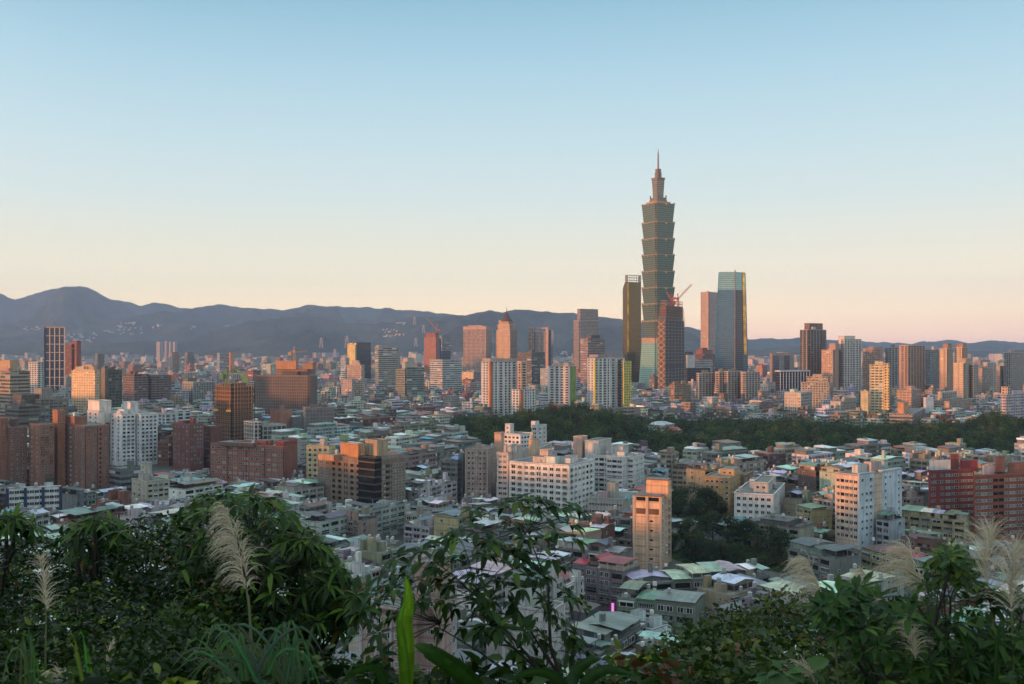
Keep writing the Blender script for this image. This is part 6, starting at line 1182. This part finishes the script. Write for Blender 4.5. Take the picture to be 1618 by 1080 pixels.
def foliage_tree(name, label, outline_top, outline_bot, xr, Dr, base, nwh, nleaf, ln, wd, tab, limbs=10, cat='tree', r0=.05, droop=(.15, .5), extra=None, part='crown', spread=1.0, group=None, depthfn=None):
    org = Vector(base); root = thing(name, label, cat, org, 0, group); out = [[], [], [], [], [], []]; ends = []
    pts = list(extra or [])
    while len(pts) < nwh:
        px = rw.uniform(*xr); yt, yb = polyat(outline_top, px), polyat(outline_bot, px)
        if yb <= yt: continue
        pts.append((px, yt + (yb - yt) * rw.random() ** 1.15))
    W3 = []
    for px, py in pts:
        D = depthfn(px, py) + rw.uniform(0, Dr[1] - Dr[0]) if depthfn else rw.uniform(*Dr); W3.append(P(px, py, D))
    cen = sum(W3, Vector()) / len(W3)
    for p in W3: whorl(p, (p - cen).normalized() * .7 + Vector((0, -.15, .75)), rw.randint(nleaf - 2, nleaf + 2), ln, wd, out, spread, droop)
    b = MB(org); lm = rw.sample(W3, min(limbs, len(W3))); skeleton(b, base, lm, r0, r0 * .2); nodes = []
    for e in lm: nodes += [Vector(base).lerp(e, f) + Vector((0, 0, .03)) for f in (.6, .8, 1.0)]
    for p in W3: q = min(nodes, key=lambda n: (n - p).length_squared); b.tube([q, q.lerp(p, .5) + Vector((0, 0, .02)), p], [r0 * .16, r0 * .12, r0 * .07], 4)
    b.build('trunk', M['bark'], root)
    leafmesh(part, out[0], out[1], out[2], out[3], out[4], mixcol(len(out[0]), tab), M['leaf'], root, org, droop=out[5]); return root
foliage_tree('broadleaf_tree', 'dense dark broadleaf tree with drooping narrow leaves on the hill edge', [(285, 812), (300, 800), (335, 775), (372, 778), (410, 782), (440, 795), (470, 815), (495, 850), (520, 880), (545, 905), (568, 940)], [(285, 1000), (400, 1120), (480, 1120), (500, 1060), (530, 1000), (568, 960)],
    (286, 568), (8.6, 11.0), P(430, 1200, 10.4), 620, 9, .17, .05, G_DARK, 16, r0=.045, droop=(.25, .7))
SAP = [(812, 786), (834, 792), (852, 800), (880, 806), (905, 815), (796, 812), (820, 822), (866, 838), (900, 842), (842, 850), (742, 812), (728, 836), (760, 842), (716, 846), (785, 852), (806, 868), (836, 880), (872, 886), (762, 880), (728, 872), (702, 888), (690, 866), (660, 878), (640, 896), (618, 908), (596, 926), (578, 940), (566, 962), (600, 952), (636, 930), (664, 908),
       (690, 918), (716, 930), (742, 912), (770, 920), (800, 908), (832, 918), (860, 924), (890, 934), (906, 958), (880, 968), (846, 958), (816, 950), (784, 962), (750, 948), (720, 958), (690, 952), (650, 962), (622, 972), (584, 990), (560, 1010), (800, 990), (836, 996), (866, 1010), (896, 1000), (850, 1036), (886, 1044), (916, 1030), (820, 1030), (774, 1002), (745, 985), (700, 985), (592, 1040), (548, 1062)]
sap2 = [(x + rw.uniform(-16, 16), y + rw.uniform(-14, 14)) for x, y in SAP for _ in range(2)]
foliage_tree('sapling', 'open thin sapling with drooping leaf sprays in front of the roofs', [], [], (0, 1), (6.0, 7.2), P(905, 1130, 6.4), len(sap2), 8, .115, .047, [(4, (.016, .040, .010)), (2, (.030, .066, .013)), (.7, (.08, .13, .022)), (.25, (.09, .05, .018))], 8, r0=.017, extra=sap2, droop=(.2, .6))
foliage_tree('shrub', 'glossy dark green shrub with upright leaf sprays at the picture corner', [(1288, 955), (1318, 940), (1345, 932), (1370, 918), (1400, 950), (1430, 958), (1455, 920), (1476, 890), (1500, 872), (1525, 884), (1545, 925), (1575, 955), (1605, 930), (1640, 950)], [(1288, 965), (1320, 1000), (1360, 1060), (1400, 1120), (1640, 1120)], (1290, 1640), (4.0, 5.4), P(1490, 1240, 4.6), 330, 8, .08, .031, [(4, (.018, .048, .010)), (3, (.030, .074, .012)), (1.2, (.07, .125, .018))], 16, r0=.022, cat='shrub', part='foliage', droop=(-.1, .2))
foliage_tree('shrub', 'pale yellow green leaf tip rising from the glossy shrub', [(1470, 885), (1500, 860), (1530, 880)], [(1470, 905), (1530, 925)], (1472, 1528), (4.0, 4.5), P(1505, 1100, 4.3), 18, 6, .066, .03, [(2, (.08, .115, .02)), (1, (.03, .07, .014))], 4, r0=.007, cat='shrub', part='foliage', droop=(.0, .25))
foliage_tree('shrub', 'leafy shrub with long pointed leaf sprays at the picture edge above the thicket', [(-20, 815), (20, 806), (60, 822)], [(-20, 840), (60, 838)], (-20, 58), (9.5, 10.5), P(-10, 1000, 10), 14, 9, .2, .05, G_DARK, 5, cat='shrub', part='foliage', droop=(.2, .6))
foliage_tree('shrub', 'small fan leaved shrub standing above the thicket before the roofs', [(95, 838), (140, 812), (180, 815), (195, 850)], [(95, 870), (195, 880)], (96, 195), (9.0, 10), P(150, 1000, 9.6), 26, 9, .17, .05, G_DARK, 6, cat='shrub', part='foliage', droop=(.2, .6))

def thicket(name, label, top, xr, ybot, dfar, dnear, n, ln, wd, tab, thick=1.6, zlump=1.0, stems=60):
    """tangled undergrowth on the slope: small leaves in clumps, twigs between them"""
    p, t, nn, l, w, c = [], [], [], [], [], []; nc = n // 26; b = MB()
    for k in range(nc):
        px = rw.uniform(*xr); yt = polyat(top, px); f = rw.random() ** 1.05; py = yt + (ybot - yt) * f; D = dfar + (dnear - dfar) * f + rw.uniform(0, 1) ** 1.5 * thick * (1 if rw.random() < .75 else -.25) + 2.4 * mnoise.noise(Vector((px * .018, py * .022, 3.3))) + .9 * mnoise.noise(Vector((px * .05, py * .06, 5.1))); c0 = P(px, py, D); base = np.array(tab[rw.choices(range(len(tab)), [q[0] for q in tab])[0]][1]) * rw.uniform(.7, 1.35); m = rw.randint(18, 34); sc = D / 9.0; big = rw.random() < .13
        if mnoise.noise(Vector((px * .035, py * .04, 9.1))) < -.22 and rw.random() < .8: continue
        if big: m = 9; base = base * 1.15
        q = np.array(c0) + rnd_unit(m) * rng.uniform(.1, 1, (m, 1)) ** .5 * np.array([.26, .26, .17]) * zlump * sc ** .3; tv = rnd_unit(m) * np.array([1, 1, .5]) + np.array([0, -.25, -.1]); p.append(q); t.append(tv); nn.append(np.array([0, -.2, .55]) + rnd_unit(m) * .9); s = rng.uniform(.6, 1.3, m); ll = rw.uniform(.75, 1.3) * (1.7 if big else 1); l.append(s * ln * ll); w.append(s * wd * ll); c.append(base * rng.uniform(.7, 1.3, (m, 1)))
        if k < stems: e = c0 + Vector((rw.uniform(-.3, .3), rw.uniform(-.1, .3), rw.uniform(-.9, -.5))); b.tube([e, e.lerp(c0, .5) + Vector((rw.uniform(-.08, .08), 0, 0)), c0 + Vector((rw.uniform(-.1, .1), -.05, rw.uniform(.0, .12)))], [.012, .008, .003], 4)
    P_ = np.concatenate(p); o = leafmesh(name, P_, np.concatenate(t), np.concatenate(nn), np.concatenate(l), np.concatenate(w), np.concatenate(c), M['leaf'], droop=.2); tag(o, label, 'undergrowth', None, 'stuff'); tw_ = b.build('undergrowth_twigs', M['bark'], o); return o
TH = [(6, (.008, .020, .006)), (4, (.018, .040, .008)), (1.5, (.05, .090, .015)), (1.0, (.036, .045, .014)), (.8, (.12, .15, .025)), (.25, (.07, .03, .014))]
thicket('undergrowth', 'dark tangled undergrowth covering the slope under the dead plumes', [(-40, 880), (0, 872), (60, 858), (110, 870), (150, 862), (200, 835), (250, 822), (300, 840), (360, 900), (450, 1000), (520, 1060)], (-40, 500), 1130, 10.5, 4.4, 50000, .056, .025, TH, 2.4)
thicket('undergrowth', 'mottled yellow green undergrowth between the roofs and the glossy shrub', [(1030, 1070), (1060, 1015), (1090, 992), (1120, 1005), (1160, 966), (1200, 948), (1250, 952), (1300, 966), (1400, 1000), (1640, 1030)], (1030, 1640), 1130, 10.0, 5.0, 26000, .06, .034, [(4, (.018, .036, .011)), (3, (.032, .055, .014)), (2, (.06, .085, .018)), (.8, (.10, .12, .025)), (.3, (.09, .04, .016))], 1.4)
thicket('undergrowth', 'sparse dark undergrowth along the bottom below the sapling', [(480, 1062), (560, 1055), (620, 1078), (720, 1070), (800, 1062), (900, 1050), (1000, 1058), (1060, 1040)], (480, 1060), 1150, 6.4, 4.6, 4200, .09, .04, TH, .8)

# pampas plumes: stem and a feathery plume, hairs sweeping to one side
def pampas(label, stem, plume, D, sweep, wid, n=240, col=(.66, .57, .43), curl=.6):
    """stem and plume are lists of photo points from below; sweep: sideways lean of the hairs; wid: hair length in m"""
    base = P(*stem[0], D); org = base; root = thing('pampas_grass', label, 'grass plume', org, 0, 'dead silvery grass plumes'); b = MB(org); pts = [P(x, y, D) for x, y in stem]; b.tube(pts, [.006] * (len(pts) - 1) + [.004], 5); b.build('stem', plainmat('straw_stem', (.16, .17, .07), .6, nscale=8, namp=.3) if 'straw_stem' not in bpy.data.materials else bpy.data.materials['straw_stem'], root)
    ax = [P(x, y, D) for x, y in plume]; v, f, cl = [], [], []
    def at(t): i = min(int(t * (len(ax) - 1)), len(ax) - 2); return ax[i].lerp(ax[i + 1], t * (len(ax) - 1) - i), (ax[i + 1] - ax[i]).normalized()
    for k in range(n):
        t0 = rw.random() ** .9; p, d = at(t0); side = Vector((rw.gauss(sweep, .55), rw.gauss(0, .45), 0)); L = wid * rw.uniform(.55, 1.15) * (1.0 - .62 * t0 ** 2) * (.55 + .45 * min(1, t0 * 4)); up = rw.uniform(.5, 1.1); dirv = (d * up + side * .75).normalized(); wd = .0011 * D / 5 * rw.uniform(.7, 1.3); c = np.array(col) * rw.uniform(.65, 1.2); q = p.copy(); sd = Vector((0, -1, 0)).cross(dirv).normalized() * wd; prev = None
        for s in range(7):
            n0 = len(v); tap = 1.0 if s < 5 else .5; v.extend([tuple(q - sd * tap), tuple(q + sd * tap)])
            if prev is not None: f.append((prev, prev + 1, n0 + 1, n0)); cl.extend([tuple(c)] * 4)
            prev = n0; q = q + dirv * (L / 6); dirv = (dirv + Vector((sweep * .05, 0, -.10 * curl)) * (1 + s * .35)).normalized(); sd = Vector((0, -1, 0)).cross(dirv).normalized() * wd
            if s > 0:
                for e in (-1, 1):
                    h = (dirv + Vector((e * .7, rw.uniform(-.5, .5), rw.uniform(-.3, .4)))).normalized() * wid * .085; m = len(v); v.extend([tuple(q), tuple(q + h), tuple(q + Vector((0, 0, wd * 1.1)))]); f.append((m, m + 1, m + 2)); cl.extend([tuple(c * 1.05)] * 3)
    vo = [(a - org[0], b_ - org[1], c_ - org[2]) for a, b_, c_ in v]; me = bpy.data.meshes.new('plume'); me.from_pydata(vo, [], f); ca = me.color_attributes.new('col', 'FLOAT_COLOR', 'CORNER'); ca.data.foreach_set('color', np.array([(*c, 1) for c in cl], np.float32).ravel()); me.materials.append(M['plume']); link('plume', me, root); return root
pampas('large drooping silvery plume with its hairs sweeping to one side before the dark tree', [(402, 1120), (398, 1040), (394, 960), (388, 922)], [(388, 930), (380, 880), (370, 840), (354, 800)], 5.0, -.7, .18, 190, curl=2.2)
pampas('second half of the large drooping plume, fuller and lower on the same stalk', [(404, 1120), (399, 1030), (393, 940)], [(391, 935), (388, 895), (381, 862), (368, 818)], 5.02, .3, .11, 90, curl=1.7)
pampas('upright feather shaped plume over the undergrowth with a thin bare stalk', [(72, 1130), (72, 1040), (73, 962)], [(73, 968), (71, 935), (68, 905), (63, 880)], 6.0, .1, .13, 120, curl=.8)
pampas('short straight pale plume low in front of the grass blades', [(164, 1130), (165, 1085)], [(165, 1088), (167, 1055), (172, 1030), (178, 1014)], 5.4, .0, .06, 110, curl=.5)
pampas('nodding plume at the bottom edge bent like a hook', [(118, 1140), (112, 1100)], [(114, 1100), (104, 1066), (88, 1060), (66, 1076)], 5.0, -.2, .10, 150, curl=1.4)
pampas('leaning plume in front of the white warehouse', [(1330, 1130), (1318, 1000), (1305, 955)], [(1308, 962), (1296, 930), (1286, 905), (1276, 884)], 4.6, -.85, .21, 150, curl=1.8)
pampas('tall plume rising above the glossy shrub beside its yellow tip', [(1575, 1120), (1570, 1000), (1562, 930)], [(1562, 935), (1558, 900), (1560, 868), (1566, 838)], 4.4, -.15, .19, 150, curl=.6)
pampas('broad plume cut by the picture edge above the glossy shrub', [(1600, 1120), (1600, 1000), (1598, 965)], [(1598, 970), (1597, 930), (1600, 900), (1606, 866)], 4.2, .05, .22, 190, curl=1.2)
pampas('low drooping plume behind the glossy shrub, hairs all to one side', [(1470, 1120), (1466, 990), (1462, 935)], [(1462, 940), (1452, 915), (1444, 895), (1438, 872)], 5.2, -.8, .27, 140, curl=1.4)
pampas('thin spiky plume between the red brick blocks and the shrub', [(1512, 1100), (1508, 930)], [(1508, 932), (1506, 905), (1508, 880), (1506, 856)], 5.4, .0, .08, 110, curl=.4)
pampas('ragged pale plume hanging inside the glossy shrub', [(1455, 1140), (1448, 1060)], [(1448, 1050), (1444, 1020), (1436, 1000), (1426, 985)], 4.1, .25, .09, 130, curl=1.4)
pampas('curved plume at the bottom edge next to the small round leaves', [(1300, 1140), (1290, 1095)], [(1292, 1098), (1285, 1070), (1268, 1052), (1248, 1050)], 4.4, -.35, .12, 180, curl=1.6)
pampas('faint plume tucked behind the leaning plume and the warehouse roof', [(1400, 1120), (1395, 990), (1386, 950)], [(1388, 955), (1378, 935), (1372, 915), (1362, 900)], 5.6, -.7, .13, 150, curl=1.3)

# broad blades: ginger leaves and long grass
def blade(name, pts, D, wid, col, parent, org, seg=10, cup=.25, twist=0.0, w0=.25):
    ps = [P(x, y, D + dd) for x, y, dd in pts]; v, f = [], []
    for i in range(seg + 1):
        t = i / seg * (len(ps) - 1); k = min(int(t), len(ps) - 2); u = t - k; a = ps[max(k - 1, 0)]; b_, c = ps[k], ps[k + 1]; d = ps[min(k + 2, len(ps) - 1)]
        q = .5 * ((2 * b_) + (c - a) * u + (2 * a - 5 * b_ + 4 * c - d) * u * u + (3 * b_ - a - 3 * c + d) * u ** 3); tg = ((c - b_) if (c - b_).length > 0 else Vector((0, 0, 1))).normalized(); s = tg.cross(Vector((0, 1, 0))).normalized(); s = (s * math.cos(twist) + Vector((0, 1, 0)) * math.sin(twist)); nn = s.cross(tg); f_ = i / seg; w = wid * (w0 + (1 - w0) * math.sin(PI * min(1, f_ * 1.25 + .12)) if f_ < .5 else math.cos((f_ - .5) * PI) ** .8 * (w0 + (1 - w0) * math.sin(PI * min(1, .5 * 1.25 + .12)))) if f_ < .999 else .001
        v += [q + s * w / 2 + nn * w * cup, q + s * w / 4 + nn * w * cup * .35, q, q - s * w / 4 + nn * w * cup * .35, q - s * w / 2 + nn * w * cup]
    for i in range(seg):
        for j in range(4): f.append((i * 5 + j, i * 5 + j + 1, i * 5 + j + 6, i * 5 + j + 5))
    me = bpy.data.meshes.new(name); me.from_pydata([(p.x - org[0], p.y - org[1], p.z - org[2]) for p in v], [], f); ca = me.color_attributes.new('col', 'FLOAT_COLOR', 'CORNER'); cc = []
    for i in range(seg):
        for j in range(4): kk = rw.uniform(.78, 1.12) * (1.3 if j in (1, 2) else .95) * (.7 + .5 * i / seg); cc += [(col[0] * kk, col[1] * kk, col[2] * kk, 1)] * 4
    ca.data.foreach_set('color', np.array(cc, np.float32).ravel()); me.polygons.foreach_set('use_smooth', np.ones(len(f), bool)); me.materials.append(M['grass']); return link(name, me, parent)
o0 = P(648, 1120, 3.6); gr = thing('ginger_plant', 'bright yellow green upright ginger leaf with folded lower blade', 'plant', o0)
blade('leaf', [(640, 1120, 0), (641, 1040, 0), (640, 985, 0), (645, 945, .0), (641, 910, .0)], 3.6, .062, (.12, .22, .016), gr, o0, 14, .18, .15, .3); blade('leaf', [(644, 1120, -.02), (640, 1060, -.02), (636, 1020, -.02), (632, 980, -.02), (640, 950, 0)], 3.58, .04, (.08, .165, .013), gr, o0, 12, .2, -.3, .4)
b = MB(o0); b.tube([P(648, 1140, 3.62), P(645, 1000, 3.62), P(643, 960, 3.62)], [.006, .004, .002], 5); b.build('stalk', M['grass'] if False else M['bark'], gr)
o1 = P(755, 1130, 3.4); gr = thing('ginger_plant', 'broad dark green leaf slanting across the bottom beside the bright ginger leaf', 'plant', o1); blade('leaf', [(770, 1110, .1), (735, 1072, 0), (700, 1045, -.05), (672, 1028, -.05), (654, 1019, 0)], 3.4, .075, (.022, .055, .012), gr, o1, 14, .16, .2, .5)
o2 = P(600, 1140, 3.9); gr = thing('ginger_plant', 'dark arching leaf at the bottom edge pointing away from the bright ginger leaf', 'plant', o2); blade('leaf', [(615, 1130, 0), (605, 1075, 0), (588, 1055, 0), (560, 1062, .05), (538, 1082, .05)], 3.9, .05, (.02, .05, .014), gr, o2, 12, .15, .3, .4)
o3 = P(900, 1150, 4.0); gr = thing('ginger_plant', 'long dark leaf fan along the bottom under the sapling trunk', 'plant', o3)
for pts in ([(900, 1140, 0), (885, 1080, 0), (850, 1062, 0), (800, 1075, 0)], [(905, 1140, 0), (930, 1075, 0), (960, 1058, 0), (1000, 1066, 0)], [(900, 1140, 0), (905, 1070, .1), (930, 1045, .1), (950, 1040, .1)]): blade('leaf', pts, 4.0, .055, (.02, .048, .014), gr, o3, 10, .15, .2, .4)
for k, (lab, x0, xs, cols_, n) in enumerate((('tuft of blue green grass blades arching over the undergrowth', 430, (262, 520), (.075, .13, .075), 60), ('two bright green grass blades crossing in the dark undergrowth', 150, (105, 150), (.10, .22, .035), 4), ('small grass tuft beside the nodding plume', 40, (0, 90), (.08, .14, .06), 8), ('tuft of green blades under the glossy shrub', 1520, (1440, 1600), (.03, .07, .018), 14))):
    og_ = P(x0, 1150, 4.2); gr = thing('grass_tuft', lab, 'grass', og_)
    for j in range(n):
        xb = x0 + rw.uniform(-60, 60) if n > 4 else x0 + rw.uniform(-8, 8); xt = rw.uniform(*xs); yt = rw.uniform(985, 1055) if n > 4 else rw.uniform(1000, 1030); xm = xb + (xt - xb) * .35; arch = rw.uniform(10, 60) if n > 4 else 0; D = 4.2 + rw.uniform(-.5, .5)
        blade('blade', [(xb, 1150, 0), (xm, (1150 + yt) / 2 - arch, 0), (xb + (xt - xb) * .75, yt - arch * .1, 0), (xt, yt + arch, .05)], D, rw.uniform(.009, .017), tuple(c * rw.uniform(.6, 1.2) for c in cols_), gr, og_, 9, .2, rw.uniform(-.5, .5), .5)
# small round leaves low at one side
foliage_tree('shrub', 'low plant with big rounded leaves beside the curved plume', [(1195, 1050), (1230, 1040), (1270, 1058), (1320, 1045)], [(1195, 1120), (1320, 1120)], (1195, 1320), (3.9, 4.4), P(1250, 1190, 4.2), 22, 4, .085, .075, [(2, (.03, .07, .018)), (1, (.05, .10, .03))], 6, cat='shrub', part='foliage', droop=(.0, .3), r0=.015)

# ---------------------------------------------------------------- small things seen among the roofs
sp = P(968, 960, 335); ro = thing('neon_sign', 'small vertical magenta neon shop sign on a dark wall among the roofs', 'sign', (sp.x, sp.y, sp.z - 2))
b = MB((sp.x, sp.y, sp.z - 2)); b.box(sp.x - .62, sp.x + .62, sp.y - .1, sp.y + .1, sp.z - 1.75, sp.z + 1.75); b.box(sp.x + .63, sp.x + .85, sp.y - .1, sp.y + .2, 0, sp.z + 2.4); b.build('housing', M['paint'], ro, color=(.25, .02, .2))
em = bpy.data.materials.new('neon_glow'); em.use_nodes = True; gg = G(em.node_tree); gg.n.clear(); gg.l.new(gg.node('ShaderNodeEmission', {'Color': (.9, .06, .65, 1), 'Strength': .75}).outputs[0], gg.node('ShaderNodeOutputMaterial').inputs[0])
e2 = bpy.data.materials.new('neon_letters'); e2.use_nodes = True; gg = G(e2.node_tree); gg.n.clear(); gg.l.new(gg.node('ShaderNodeEmission', {'Color': (1, .75, .95, 1), 'Strength': .9}).outputs[0], gg.node('ShaderNodeOutputMaterial').inputs[0])
b = MB((sp.x, sp.y, sp.z - 2)); b.box(sp.x - .54, sp.x + .54, sp.y - .16, sp.y - .11, sp.z - 1.66, sp.z + 1.66); b.build('lit_face', em, ro)
b = MB((sp.x, sp.y, sp.z - 2))
for k in range(4):
    zc = sp.z + 1.2 - k * .8
    for (u0, u1, w0, w1) in ((-.35, .35, .22, .32), (-.35, .35, -.32, -.22), (-.06, .06, -.32, .32), (-.35, .35, -.05, .05)): b.box(sp.x + u0, sp.x + u1, sp.y - .21, sp.y - .17, zc + w0, zc + w1)
b.build('lettering', e2, ro)
sp = P(712, 790, 585); ro = thing('shop_sign', 'small glowing yellow shop sign hanging over a lane before the ribbed pinkish block', 'sign', (sp.x, sp.y, 0)); b = MB((sp.x, sp.y, 0)); b.box(sp.x - .12, sp.x + .12, sp.y - .12, sp.y + .12, 0, sp.z - 1.2); b.build('post', M['paint'], ro, color=(.2, .2, .2))
b = MB((sp.x, sp.y, 0)); b.box(sp.x - .9, sp.x + .9, sp.y - .15, sp.y + .15, sp.z - 1.2, sp.z + 1.4); e3 = bpy.data.materials.new('yellow_sign_glow'); e3.use_nodes = True; gg = G(e3.node_tree); gg.n.clear(); gg.l.new(gg.node('ShaderNodeEmission', {'Color': (1, .62, .06, 1), 'Strength': .9}).outputs[0], gg.node('ShaderNodeOutputMaterial').inputs[0]); b.build('lit_face', e3, ro)
def pylon(px, y0, y1, D, label):
    base = P(px, y0, D); h = (y0 - y1) / F * D; o = tuple(base); ro = thing('transmission_tower', label, 'pylon', o, 0, 'power line pylons on the hills'); b = MB(o); w = h * .16; cs = [(-1, -1), (1, -1), (1, 1), (-1, 1)]; at = lambda k, f: base + Vector((cs[k][0] * w * (1 - .8 * f), cs[k][1] * w * (1 - .8 * f), h * f))
    for k in range(4):
        b.bar(at(k, 0), at(k, 1), 1.3)
        for i in range(6): b.bar(at(k, i / 6), at((k + 1) % 4, (i + 1) / 6), .8)
    b.build('mast', M['paint'], ro, color=(.55, .42, .40)); b = MB(o)
    for f in (.62, .76, .9): z = h * f; b.bar(base + Vector((-w * 1.3, 0, z)), base + Vector((w * 1.3, 0, z)), 1.4)
    b.build('crossarm', M['paint'], ro, color=(.55, .42, .40))
for px, y0, y1, D, lab in ((507.5, 549, 533, 6800, 'pylon in front of the hills beyond the netted building site'), (548, 549, 530, 6500, 'pylon rising beside the dark glass block'), (529, 566, 551, 5200, 'low pylon close above the far city edge'), (657, 547, 533, 6900, 'pylon between the grey green office and the unfinished tower'), (655, 513, 500, 8300, 'small pylon on the saddle of the middle mountains'), (669, 526, 513, 7900, 'white pylon above the unfinished red tower')): pylon(px, y0, y1, D, lab)
